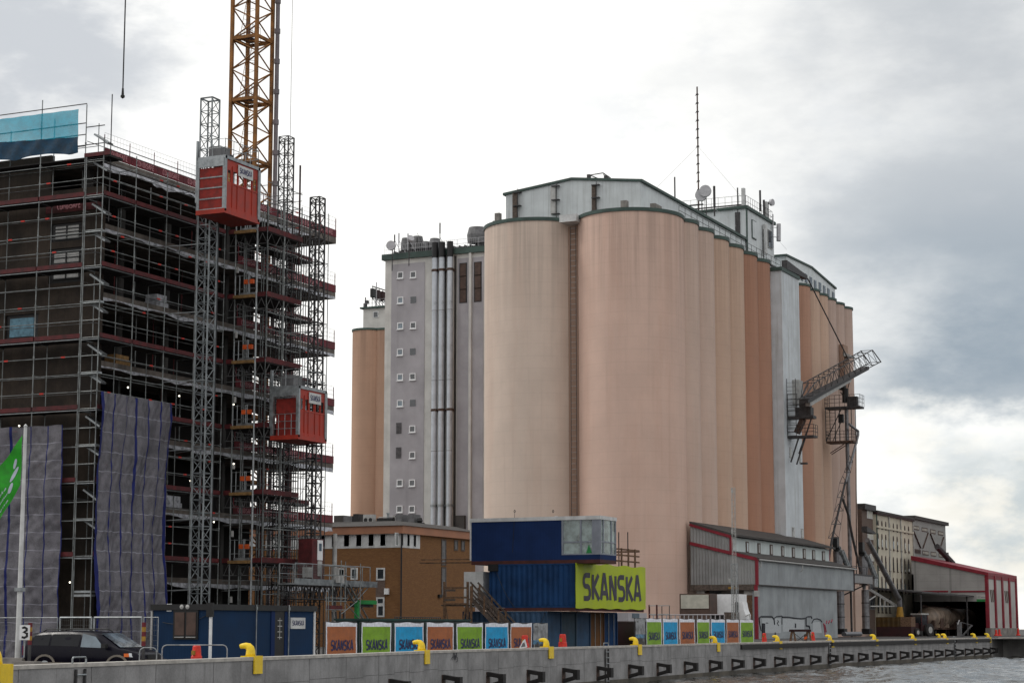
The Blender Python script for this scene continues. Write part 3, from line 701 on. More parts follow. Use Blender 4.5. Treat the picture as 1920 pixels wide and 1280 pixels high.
for px, py0, py1, w in [(969, 362, 412, .45), (1041, 350, 402, .5), (1116, 348, 396, .35)]:
    a = ony(px, py0, 199.9); bb = ony(px, py1, 199.9); mb = MB(); mb.box(a.x - w, a.x + w * .2, 199.7, 199.95, bb.z, a.z); part(root, 'cable_duct', mb, M['lgrey' if px == 1041 else 'woodg'])
    mb = MB(); mb.tube((a.x + .25, 199.6, bb.z - .6), (a.x + .25, 199.6, a.z + .4), .05); 
    for k in range(3): zz = bb.z + (a.z - bb.z) * k / 2; mb.box(a.x - .3, a.x + .6, 199.45, 199.9, zz - .05, zz + .05)
    part(root, 'antenna_bracket', mb, M['dsteel'])
# roof parapet stubs, walkway rail
mb = MB(); pass
for (x0,x1,y0,y1,h,own) in ((-93.4, -92.8, 196.6, 197.2, 1.2, s1), (-94.6, -92.4, 198.6, 199, .8, s1), (-77.9, -77.2, 195.6, 196.2, 1.0, s2), (-75.2, -74.6, 197.4, 199.4, .8, s2)):
    mb = MB(); mb.box(x0, x1, y0, y1, ZR, ZR + h); part(own, 'parapet_block', mb, M['slab'])
mb = MB(); railing(mb, [(-73.2, 201, ZR), (-73.2, 238, ZR)], 1.15, .028, 1.9, 1)
whole('walkway_railing', mb, M['dsteel'], (-73.2, 201, ZR), 'thin railing along the tops of the slim silos', 'railing')
root = thing('roof_house', 'tall white clad lift house rising above the long roof house', 'roof house', (-85.4, 242, 46))
mb = MB(); mb.box(-93.6, -77.2, 236.7, 248.2, 46, 54.4); part(root, 'walls', mb, M['penth'])
mb = MB(); mb.hexa([(-93.8, 236.4, 54.4), (-76.95, 236.4, 54.4), (-76.95, 248.5, 54.4), (-93.8, 248.5, 54.4), (-93.8, 236.4, 54.5), (-76.95, 236.4, 54.8), (-76.95, 248.5, 54.8), (-93.8, 248.5, 54.5)]); part(root, 'roof', mb, M['green'])
mb = MB(); mb.box(-77.2, -77.05, 236.6, 236.85, 46.5, 54.4); part(root, 'downpipe', mb, M['green'])
mb = MB(); railing(mb, [(-93, 237, 54.7), (-77.3, 237, 54.7), (-77.3, 248, 54.7), (-93, 248, 54.7)], 1.5, .025, .9, 1); part(root, 'railing', mb, M['dsteel'])
mb = MB(); mb.box(-93, -77.6, 236.9, 237.1, 54.95, 55.1); mb.box(-92, -83, 236.9, 237.1, 55.5, 55.62); part(root, 'cable_tray', mb, M['dsteel'])
for (px, py, w, h, m) in [(1413, 431, .75, 2.2, 'penth'), (1443, 449, .8, 2.2, 'glassd')]:
    p = onx(px, py, -77.2); mb = MB(); mb.box(-77.2, -77.1, p.y - w - .12, p.y + w + .12, p.z - h / 2 - .12, p.z + h / 2 + .12); f = part(root, 'window', mb, M['green' if m == 'penth' else 'lgrey'])
    mb = MB(); mb.box(-77.1, -77.05, p.y - w, p.y + w, p.z - h / 2, p.z + h / 2); part(f, 'pane', mb, M[m])
p = onx(1433, 450, -77.0); mb = MB(); mb.box(-77.1, -76.7, p.y - .35, p.y + .35, p.z - 1.9, p.z + 2.0); part(root, 'panel_antenna', mb, M['dimwhite'])
mb = MB(); mb.tube((-76.8, p.y - 1.0, p.z - 3.4), (-76.8, p.y - 1.0, p.z + 1.2), .06); part(root, 'antenna_pole', mb, M['dsteel'])
mb = MB(); mb.box(-77.1, -76.95, p.y - 1, 248.2, p.z - 2.9, p.z - 2.7); part(root, 'cable_tray', mb, M['dsteel'])
for (px, y0, y1, r) in [(1460, 420, 452, .14)]:
    a = onx(px, y0, -76.4); bb = onx(px, y1, -76.4); mb = MB(); mb.tube(a, bb, .3, 8); mb.tube(bb + Vector((-.5, -.8, -1)), a + Vector((-.5, -.8, 1.2)), .07); mb.tube(a + Vector((-.9, -.8, -.5)), a + Vector((0, 0, -.5)), .05); mb.tube(bb + Vector((-.9, -.8, .5)), bb + Vector((0, 0, .5)), .05)
    part(root, 'panel_antenna', mb, M['ant'])
# right-hand roof house
root = thing('roof_house', 'white roof house with a row of small dark openings above the right silos', 'roof house', (-84, 266, 46))
mb = MB(); mb.prism([(254.2, 46), (278, 46), (278, 50.5), (266, 51.6), (254.2, 51.3)], 'x', -93, -77.4); part(root, 'walls', mb, M['penth'])
mb = MB()
for y0, z0, y1, z1 in ((253.9, 51.3, 266, 51.6), (266, 51.6, 278.3, 50.5)):
    mb.hexa([(-93.2, y0, z0), (-77.2, y0, z0), (-77.2, y1, z1), (-93.2, y1, z1), (-93.2, y0, z0 + .25), (-77.2, y0, z0 + .25), (-77.2, y1, z1 + .25), (-93.2, y1, z1 + .25)])
part(root, 'roof', mb, M['green'])
for i, (px, py) in enumerate([(1503, 517), (1511, 521), (1520, 527), (1528, 533), (1537, 537), (1545, 543), (1553, 548), (1562, 555)]):
    p = onx(px, py, -77.4); mb = MB(); mb.box(-77.4, -77.32, p.y - .55, p.y + .55, p.z - .65, p.z + .55); part(root, 'window', mb, M['glassd'])
# lower roof between the houses
mb = MB(); mb.box(-93, -77.8, 248.5, 253.8, 46, 47.2); whole('roof_bridge', mb, M['penth'], (-85, 251, 46), 'low white roof section between the two right roof houses', 'roof house')
# ------------------------------------------------------------------ antennas on the silo block
def thin_mast(px, y0, y1, x, r, label, m='dsteel', extra=None, cat='antenna', name='antenna', mid=None):
    a = onx(px, y0, x); bb = onx(px, y1, x); bb.x = a.x; 
    top = Vector((a.x, a.y, a.z)); bot = Vector((a.x, a.y, bb.z)); mb = MB(); mb.tube(bot, top, r, 6)
    if extra: extra(mb, bot, top)
    return whole(name, mb, M[m], tuple(bot), label, cat)
# tall guyed mast
root = thing('guyed_mast', 'tall thin red and grey guyed mast rising above the silo roofs', 'mast', (-84, 222, 51))
a = onx(1307, 163, -84); a.z = a.z; H = a.z
mb = MB(); mb.tube((a.x, a.y, 51), (a.x, a.y, H), .10, 6); part(root, 'pole', mb, M['rust'])
for k in range(12):
    mb = MB(); mb.tube((a.x, a.y, H - 1 - k * 1.15), (a.x - .25, a.y - .1, H - 1.2 - k * 1.15), .04, 5); mb.box(a.x - .16, a.x + .16, a.y - .1, a.y + .1, H - 1.1 - k * 1.15, H - .95 - k * 1.15); part(root, 'dipole', mb, M['dsteel'])
for (dx, dy, z) in ((-9, -8, 63.5), (8, 12, 63.5), (-8, 14, 57), (7.0, -6, 57)):
    mb = MB(); mb.tube((a.x, a.y, z), (a.x + dx, a.y + dy, 51.3), .016, 4); part(root, 'guy_wire', mb, M['ant'])
thin_mast(1265, 332, 372, -77.4, .09, 'short dark whip pole at the bend of the roof house eave', 'dsteel')
thin_mast(1339, 349, 405, -79, .10, 'dark pole beside the pair of dishes with a thicker grey tip', 'dsteel', lambda mb, b, t: mb.tube(t - Vector((0, 0, 2.6)), t, .16, 8))
thin_mast(1425, 357, 396, -78, .14, 'stout grey pole on the tall lift house roof', 'dsteel')
# pair of dishes
def dish(px, py, x, r, label, m='ant', dirx=(.2, -1, .05)):
    c = onx(px, py, x); d = Vector(dirx).normalized(); root = thing('dish_antenna', label, 'dish antenna', tuple(c), 'drum dish antennas on the roofs')
    mb = MB(); mb.tube(c, c + d * .35, r, 20); part(root, 'drum', mb, M[m]); mb = MB(); mb.tube(c, c - d * .4, .18, 8); mb.tube(c - d * .4, c - d * .4 - Vector((0, 0, 3.2)), .07, 6); part(root, 'bracket', mb, M['dsteel']); return root
dish(1323, 359, -81, .75, 'upper right of the two round drum dishes beside the guyed mast'); dish(1315, 367, -81.6, .75, 'lower left of the two round drum dishes beside the guyed mast')
dish(1445, 380, -77.6, .45, 'small round dish on the tall lift house roof at its right edge', dirx=(1, -.3, 0)); dish(734, 461, -121, .62, 'round drum dish at the left roof corner of the grey tower'); dish(769, 449, -118, .45, 'small tilted dish above the cooling drums of the grey tower', dirx=(.7, -.6, .5))
p = onx(1394, 372, -77.6); root = thing('panel_antenna', 'tall white panel antenna at the left roof corner of the lift house', 'antenna', tuple(p)); mb = MB(); mb.box(p.x - .2, p.x + .2, p.y - .25, p.y + .25, p.z - 1.2, p.z + 1.3); part(root, 'panel', mb, M['dimwhite']); mb = MB(); mb.tube((p.x - .7, p.y - .2, p.z - 5.5), (p.x - .7, p.y - .2, p.z + 1.4), .09); mb.box(p.x - 1, p.x - .4, p.y - .5, p.y + .2, p.z - 5.2, p.z - 1.8); part(root, 'pole', mb, M['dsteel'])
p = onx(1436, 394, -77.6); root = thing('panel_antenna', 'small white panel antenna cluster behind the lift house railing', 'antenna', tuple(p)); mb = MB(); mb.box(p.x - .2, p.x + .2, p.y - .25, p.y + .25, p.z - 1.2, p.z + 1.1); part(root, 'panel', mb, M['dimwhite']); mb = MB(); mb.tube((p.x, p.y - .8, p.z - 1.4), (p.x, p.y - .8, p.z + 1.2), .16); part(root, 'pole', mb, M['dsteel'])
# small frame on the roof ridge
root = thing('roof_frame', 'small steel lamp frame on the ridge of the white roof house', 'steel frame', (-82, 203, 51)); mb = MB()
a = ony(1106, 336, 203); 
mb.path([(a.x, 203, 51), (a.x, 203, 52.4), (a.x + 1.6, 203, 52.5), (a.x + 1.9, 204.5, 52.2), (a.x + .6, 205, 52.2), (a.x, 203, 52.4)], .06); mb.path([(a.x + .6, 203.4, 51), (a.x + .6, 203.4, 52)], .05); mb.path([(a.x + 1.6, 203.2, 52.4), (a.x + 2.2, 203.2, 51.1)], .05); part(root, 'frame', mb, M['dsteel'])
mb = MB(); mb.box(a.x - .25, a.x + .1, 202.7, 203.1, 52.0, 52.45); mb.box(a.x + 1.7, a.x + 2.1, 203, 203.5, 51.7, 52.2); mb.tube((a.x + 2.4, 203, 51.3), (a.x + 2.4, 203, 51.7), .3, 8); part(root, 'lamp', mb, M['dsteel'])

# ================================================================== GREY TOWER
YB = 225.0; ZT = 49.3
xL = ony(722.5, 500, YB).x; xR = -100
root = thing('grey_tower', 'tall grey lilac tower with pale pilasters, square windows and steel flues', 'building', (-112, 230, 0))
mb = MB(); mb.box(xL, xR, YB, YB + 16, gz(225), ZT); part(root, 'walls', mb, M['towerw'])
def panel(px0, px1, ytop, mt, dep=.06, zb=0.8):
    a = ony(px0, 800, YB).x; c = ony(px1, 800, YB).x; z = ony((px0 + px1) / 2, ytop, YB).z
    mb = MB(); mb.box(a, c, YB - dep, YB, zb, z); part(root, 'grey_panel', mb, mt); return a, c
panel(732, 795, 494, M['graytower']); panel(857, 880, 484, M['graytower']); panel(885.5, 906, 482, M['graytower'])
panel(810, 816, 476, M['black'], .05); panel(829, 835, 476, M['dsteel'], .05)
panel(851, 855, 480, M['roofd'], .05)
mb = MB(); a = ony(880.5, 700, YB).x; c = ony(885, 700, YB).x; mb.box(a, c, YB - .35, YB, .8, ZT); part(root, 'pilaster', mb, M['towerw'])
mb = MB(); a = ony(847, 700, YB).x; c = ony(851, 700, YB).x; mb.box(a, c, YB - .35, YB, .8, ZT); part(root, 'pilaster', mb, M['towerw'])
mb = MB(); mb.box(xL - .35, xR, YB - .4, YB + 16.4, ZT, ZT + .75); part(root, 'roof_edge', mb, M['green'])
rows_ = [(751, 516, 'd', 775, 515, 'd'), (751, 563, 'l', 775, 562, 'x'), (751, 611, 'l', 775, 610, 'd'), (750.5, 660, 'l', 774, 659, 'x'), (750.5, 707, 'l', 774, 706, 'd'), (750.5, 756, 'l', 774, 755, 'x'), (748, 802, 'v', 773.5, 804, 'b'), (747.5, 848, 'v', 773.5, 853, 'b'), (750, 905, 'b', 773, 905, 'b'), (749.5, 954, 'b', 772.8, 954, 'b')]
for r_ in rows_:
    for px, py, k in (r_[:3], r_[3:]):
        c = ony(px, py, YB - .06); h = .42
        if k == 'v':
            mb = MB()
            for j in range(9): mb.box(c.x - .38, c.x + .38, YB - .12, YB - .06, c.z - .72 + j * .16, c.z - .62 + j * .16)
            part(root, 'vent_grille', mb, M['dsteel'])
        elif k == 'x':
            mb = MB(); mb.box(c.x - .4, c.x + .4, YB - .10, YB - .05, c.z - .42, c.z + .42); part(root, 'window', mb, M['glassd'])
        else:
            mb = MB(); s = .44
            mb.box(c.x - s, c.x + s, YB - .16, YB - .06, c.z - s, c.z - s + .12); mb.box(c.x - s, c.x + s, YB - .16, YB - .06, c.z + s - .12, c.z + s)
            mb.box(c.x - s, c.x - s + .12, YB - .16, YB - .06, c.z - s + .12, c.z + s - .12); mb.box(c.x + s - .12, c.x + s, YB - .16, YB - .06, c.z - s + .12, c.z + s - .12)
            mb.box(c.x - s - .06, c.x + s + .06, YB - .26, YB - .06, c.z - s - .09, c.z - s - .01)  # projecting sill, added to throw a shadow line under the frame
            f = part(root, 'window', mb, M['white'])
            mb = MB(); mb.box(c.x - s + .12, c.x + s - .12, YB - .09, YB - .05, c.z - s + .12, c.z + s - .12); part(f, 'pane', mb, M['glassb' if k == 'l' else 'glassd'])
for px, pw in ((868.5, 6), (896, 6)):
    for j in range(3):
        a = ony(px - pw, 495 + j * 24.5 - (px - 868) * .08, YB - .07); c = ony(px + pw, 495 + j * 24.5 + 22 - (px - 868) * .08, YB - .07)
        mb = MB(); mb.box(a.x - .08, c.x + .08, YB - .11, YB - .05, c.z - .1, a.z + .1); f = part(root, 'window', mb, M['black']); mb = MB(); mb.box(a.x + .05, c.x - .05, YB - .14, YB - .10, c.z, a.z); part(f, 'pane', mb, M['brown'])
for px, w in ((746, 1.1), (771, 1.1), (887 - 22, 1.2)):
    c = ony(px, 975, YB - .1); mb = MB(); mb.box(c.x - w / 2, c.x + w / 2, YB - .5, YB - .06, .8, c.z + .6); part(root, 'door', mb, M['roofd'])
# flues
for i, px in enumerate((814.5, 827.5, 843)):
    a = ony(px, 700, YB - .9).x; fr = .38 if i < 2 else .36
    f_ = thing('steel_flue', ['left', 'middle', 'right'][i] + ' one of the three dark-capped steel flues on the grey tower', 'chimney', (a, YB - .9, 0), 'steel flues on the grey tower')
    ztop = ony(px, 455 - i * 1, YB - .9).z; zc = ztop - 2.0
    mb = MB(); mb.tube((a, YB - .9, .8), (a, YB - .9, zc), fr, 14); part(f_, 'pipe', mb, M['gsteel' if 0 else 'flue'] if 'flue' in M else M['lgrey'], smooth=False)
    mb = MB(); mb.tube((a, YB - .9, zc), (a, YB - .9, ztop), fr + .04, 14); part(f_, 'cap', mb, M['black'])
    for zz in (ZT - 2.2, ZT - 3.0 + .3 - 17.5, 17.0, 12.8):
        mb = MB(); mb.tube((a, YB - .9, zz), (a, YB - .9, zz + .3), fr + .07, 14); mb.box(a - .3, a + .3, YB - .6, YB - .1, zz, zz + .3); part(f_, 'clamp', mb, M['rust' if zz > 20 else 'steel'])
    for zz in (42, 33, 24, 9): 
        mb = MB(); mb.tube((a, YB - .9, zz), (a, YB - .9, zz + .06), fr + .02, 14); part(f_, 'seam', mb, M['grey'])
# roof plant
for px, r, h, lab in ((762, .75, 1.7, 'left'), (783, .8, 1.8, 'second'), (798, .65, 1.0, 'third low'), (815, .75, 1.3, 'fourth, behind the flues')):
    c = ony(px, 470, YB + 4); z = ZT + 1.9
    mb = MB(); mb.lathe((c.x, YB + 4, z), [(r, 0), (r, h * .55), (r * .8, h), (0.01, h)], 14); whole('cooling_drum', mb, M['grey'], (c.x, YB + 4, z), 'slatted grey cooling drum, %s on the grey tower roof' % lab, 'cooling unit', 'cooling drums on the grey tower')
    mb = MB()
c = ony(895, 460, YB + 3); mb = MB(); mb.lathe((c.x, YB + 3, ZT + 1.9), [(1.25, 0), (1.35, 1.0), (1.1, 2.0), (.01, 2.0)], 14); whole('cooling_drum', mb, M['grey'], (c.x, YB + 3, ZT + 1.9), 'largest grey cooling drum at the right end of the grey tower roof', 'cooling unit', 'cooling drums on the grey tower')
mb = MB(); a = ony(742, 470, YB + 4).x; mb.box(a, -100, YB + 3.3, YB + 4.7, ZT + 1.0, ZT + 1.7)
x = a
while x < -101: mb.box(x, x + .1, YB + 3.4, YB + 4.6, ZT + .7, ZT + 1.9); x += .8
whole('roof_frame', mb, M['dsteel'], (a, YB + 4, ZT), 'dark steel walkway frame carrying the drums on the grey tower', 'steel frame')
mb = MB(); railing(mb, [(xL, YB - .2, ZT + .75), (-100, YB - .2, ZT + .75)], 1.15, .022, 1.5, 1); x = xL
while x < -100: mb.tube((x, YB - .2, ZT + .75), (x, YB - .2, ZT + 1.9), .012, 4); x += .3
whole('roof_railing', mb, M['ant'], (xL, YB, ZT), 'thin railing along the roof edge of the grey tower', 'railing')
for px, y0, y1, lab, m in ((740, 440, 475, 'left dark whip antenna on the grey tower beside the round dish', 'dsteel'), (748, 437, 475, 'pale whip antenna on the grey tower between two dark ones', 'ant'), (765, 438, 470, 'pale whip antenna behind the tilted dish of the grey tower', 'ant'), (782, 445, 462, 'short dark rod above the second cooling drum', 'dsteel'), (825, 418, 470, 'tall dark whip antenna behind the middle flue', 'dsteel')):
    a = ony(px, y0, YB + 2.5); c = ony(px, y1, YB + 2.5); mb = MB(); mb.tube((a.x, a.y, c.z), a, .06, 6); mb.tube((a.x, a.y, a.z - 1.4), a, .1, 6); mb.tube((a.x, a.y, c.z + 1.8), (a.x + 1, a.y, c.z), .03, 4); whole('whip_antenna', mb, M[m], (a.x, a.y, c.z), lab, 'antenna', 'whip antennas on the grey tower')
# ------------------------------------------------------------------ silos at far left with roof sign
for i, (px) in enumerate((688, 716.5)):
    c = ony(px, 800, 259.4 + i * .0); silo(c.x, 259.4 + 1.2 * i, 2.3, 46.2, SM['w'], ['orange brown round silo at the far left edge of the silo group', 'orange brown round silo mostly hidden behind the grey tower'][i], 'orange silos at the far left', .3, n=36)
root = thing('roof_house', 'small white roof house with one window behind the grey tower', 'roof house', (-140, 262, 46))
a = ony(681, 600, 259.5); c = ony(740, 600, 259.5); zt = ony(700, 578, 259.5).z
mb = MB(); mb.box(a.x, c.x, 259.5, 270, 45.8, zt); part(root, 'walls', mb, M['towerw'])
mb = MB(); mb.box(a.x - .4, c.x, 259.1, 270, zt, zt + .25); part(root, 'roof', mb, M['green'])
p = ony(705, 590, 259.5); mb = MB(); mb.box(p.x - .42, p.x + .42, 259.4, 259.5, p.z - .45, p.z + .5); f = part(root, 'window', mb, M['white']); mb = MB(); mb.box(p.x - .32, p.x + .32, 259.34, 259.41, p.z - .35, p.z + .4); part(f, 'pane', mb, M['glassd'])
mb = MB(); railing(mb, [(a.x + .3, 259.4, zt + .25), (c.x, 259.4, zt + .25)], 1.1, .02, .9, 1); part(root, 'railing', mb, M['ant'])
mb = MB(); mb.box(a.x, a.x + .4, 259.5, 260, zt + .3, zt + .9); mb.box(a.x + .35, a.x + .7, 259.5, 260, zt + .8, zt + 1.3); mb.tube((a.x + .25, 259.7, zt + .2), (a.x + .25, 259.7, zt + 1.8), .1); part(root, 'roof_lamp', mb, M['dsteel'])
root = thing('roof_sign', 'row of dark letter boxes on a steel frame seen from behind', 'roof sign', (-139, 261, zt))
p0 = onY(698, 541, 296); p1 = onY(724, 549, 300)
for k in range(4):
    q0 = p0.lerp(p1, k / 3); mb = MB(); mb.prism([(q0.y - .2, q0.z - 1.3), (q0.y + .55, q0.z - 1.35), (q0.y + .55, q0.z), (q0.y - .2, q0.z)], 'x', q0.x - .25, q0.x + .3); part(root, 'letter_box', mb, M['black' if k == 0 else 'contr'])
mb = MB(); up = Vector((0, 0, .35)); mb.tube(p0 + up, p1 + up, .09); mb.tube(p0 - UZ * 1.5, p1 - UZ * 1.5, .07)
for k in range(5): q0 = p0.lerp(p1, k / 4); mb.tube((q0.x, q0.y, zt), q0 + up, .05); mb.tube((q0.x, q0.y, q0.z - 1.5), (q0.x + 1.0, q0.y + 1, zt), .04)
part(root, 'frame', mb, M['dsteel'])
mb = MB(); a = onY(706, 529, 297); mb.tube((a.x, a.y, zt), a, .09); part(root, 'mast', mb, M['ant'])
# ================================================================== BUILDING UNDER CONSTRUCTION
XF = -65.5; YF = 87.7; BX = -66.9; BY = 89.2; BYE = 115.7
LV = [25.4, 21.45, 17.5, 13.6, 9.65, 5.65]
FL = [28.1, 24.3, 20.4, 16.55, 12.7, 8.75, 4.75]
root = thing('building_under_construction', 'bare concrete building under construction wrapped in scaffolding, its floors open', 'building', (-78, 100, 0))
for i, z in enumerate(FL):
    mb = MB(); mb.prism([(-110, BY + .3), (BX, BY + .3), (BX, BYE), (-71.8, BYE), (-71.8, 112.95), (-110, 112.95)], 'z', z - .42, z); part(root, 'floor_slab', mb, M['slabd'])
    if i:
        mb = MB(); # plastic foil hanging from the slab edge
        n = 60; o = 0; rr = random.Random(i)
        ys_ = [BY + .6 + (BYE - BY - .8) * k / n for k in range(n + 1)]
        for k, y in enumerate(ys_):
            dz = (.10 if y < 97 else .2) + .06 * math.sin(k * .7 + i) + rr.random() * .06
            mb.v += [Vector((BX + .05, y, z - .30)), Vector((BX + .09 + .05 * math.sin(k * 1.9), y, z - .30 - dz))]
        for k in range(n): mb.face((2 * k, 2 * k + 2, 2 * k + 3, 2 * k + 1))
        part(root, 'slab_foil', mb, M['foil'])
# top storey foil and edge
mb = MB(); n = 60; rr = random.Random(11)
for k in range(n + 1):
    y = BY + .2 + (BYE - BY - 4) * k / n; dz = .22 + .10 * math.sin(k * .5) + rr.random() * .1
    mb.v += [Vector((BX + .06, y, FL[0] - .42)), Vector((BX + .12 + .08 * math.sin(k * 1.7), y, FL[0] - .42 - dz))]
for k in range(n): mb.face((2 * k, 2 * k + 2, 2 * k + 3, 2 * k + 1))
part(root, 'slab_foil', mb, M['foil'])
# red edge boards with pale lettering, posts and net above
ML = M['redlet'] = mat('pale_red_lettering', (.50, .22, .24), .6, 0, .1, 3)
for i, z in enumerate(FL[:-1]):
    ys0 = BY + .4 if i == 0 else 103.6
    mb = MB(); y = ys0; mt = MB()
    while y < BYE - .2:
        e = min(y + 2.55, BYE); mb = MB(); mt = MB(); mb.box(BX - .02, BX + .03, y, e, z + .02, z + .52); eb = part(root, 'edge_board', mb, M['redb'])
        if e - y > 2: lettering(mt, 'COMBISAFE', (BX + .03, y + .45, z + .14), UY, UZ, .26, 1.7, .2, .006); part(eb, 'board_lettering', mt, ML)
        y += 2.6
    mb = MB(); mb.box(BX - 4, BX, BYE - .03, BYE + .02, z + .02, z + .52); part(root, 'edge_board', mb, M['redb'])
    mb = MB(); y = ys0
    while y <= BYE: mb.tube((BX, y, z), (BX, y, z + 1.25), .028, 5); y += 2.4
    mb.tube((BX, BYE - .1, z), (BX, BYE - .1, z + 1.3), .03, 5)
    part(root, 'edge_post', mb, M['redb'], kind='stuff')
    mb = MB(); y = ys0
    for k in range(3): mb.tube((BX, ys0, z + .8 + .28 * k), (BX, BYE, z + .8 + .28 * k), .009, 4)
    while y <= BYE: mb.tube((BX, y, z + .5), (BX, y, z + 1.35), .006, 3); y += .3
    part(root, 'edge_net', mb, M['ant'])
# columns
for y in (BY + 1.2, 94.9, 99.6, 104.6, 109.2, 112.6):
    for i in range(7):
        zt = FL[i] - .42; zb = FL[i + 1] if i < 6 else 0
        if y in (94.9, 99.6): mb = MB(); mb.tube((BX - 2.6, y, zb), (BX - 2.6, y, zt), .26, 12)
        else: mb = MB(); mb.box(BX - 1.6 - .18, BX - 1.6 + .18, y - .18, y + .18, zb, zt)
        part(root, 'column', mb, M['col'] if y < 109 else M['redcol'] if 'redcol' in M else M['contr'])
mb = MB(); mb.box(-110, -71.6, BY + .4, 112.9, 0, FL[0] - .42); part(root, 'core_wall', mb, M['core'])  # block closing the view through; its near-black colour is painted interior shade
for z in (1,): pass
# left facade wall with openings (facing -y)
WZ = 27.95
ops = []   # openings (x0, x1, z0, z1)
def opx(px0, py0, px1, py1):
    a = ony(px0, py0, BY); c = ony(px1, py1, BY); return (a.x, c.x, c.z, a.z)
ops = [opx(95, 421, 152, 449), opx(92, 468, 152, 527), opx(10, 592, 70, 640), opx(97, 291, 158, 352)]
ops[3] = (ops[3][0], BX + .3, ops[3][2], ops[3][3])
xsx = sorted({-110.0, BX + .25} | {v for o_ in ops for v in o_[:2]}); zsz = sorted({0.0, WZ} | {v for o_ in ops for v in o_[2:]})
mb = MB()
for a, c in zip(xsx, xsx[1:]):
    run = None
    for z0, z1 in zip(zsz, zsz[1:]):
        mx, mz = (a + c) / 2, (z0 + z1) / 2
        hole = any(o_[0] < mx < o_[1] and o_[2] < mz < o_[3] for o_ in ops)
        if hole:
            if run: mb.box(a, c, BY, BY + .3, run[0], run[1]); run = None
        else: run = (run[0], z1) if run else (z0, z1)
    if run: mb.box(a, c, BY, BY + .3, run[0], run[1])
part(root, 'outer_wall', mb, M['conc'])
mb = MB()
for o_ in ops[3:]: pass
def window_unit(o_, mw, bars, z0f=0, wz=1):
    x0, x1, z0, z1 = o_
    mb = MB(); mb.box(x0, x1, BY + .12, BY + .2, z0, z1); f = part(root, 'window_opening', mb, M['black'])
    a, c, d, e = x0 + (x1 - x0) * .14, x1 - (x1 - x0) * .12, z0 + (z1 - z0) * .12, z1 - (z1 - z0) * (.12)
    mb = MB(); mb.box(a, c, BY + .08, BY + .12, d, e); part(f, 'window_sheet', mb, mw)
    mb = MB()
    for k in range(bars + 1): z = d + (e - d) * k / bars; mb.box(a - .1, c + .1, BY + .04, BY + .08, z - .03, z + .03)
    mb.box((a + c) / 2 - .04, (a + c) / 2 + .04, BY + .03, BY + .08, d, e); part(f, 'bars', mb, M['black'])
window_unit(ops[0], M['lgrey'], 4); window_unit(ops[1], M['lgrey'], 5)
M['bluesheet'] = mat('blue_film', (.12, .25, .33), .5, 0, .25, 3, bump=.3)
x0, x1, z0, z1 = ops[2]; mb = MB(); mb.box(x0, x1, BY + .12, BY + .2, z0, z1); f = part(root, 'window_opening', mb, M['black']); mb = MB(); mb.box(x0 + .3, x1 - .35, BY + .06, BY + .12, z0 + .35, z1 - .2); part(f, 'window_sheet', mb, M['bluesheet'])
# red edge beam on the gable under the top window
a = opx(88, 372, 165, 397); mb = MB(); mb.box(a[0], BX + .3, BY - .06, BY, a[2] + .1, a[3]); eb = part(root, 'edge_board', mb, M['toe'])
mt = MB(); lettering(mt, 'COMBISAFE', (a[0] + .8, BY - .06, a[2] + .3), UX, UZ, .34, 1.6, .2, .006); part(eb, 'board_lettering', mt, ML)

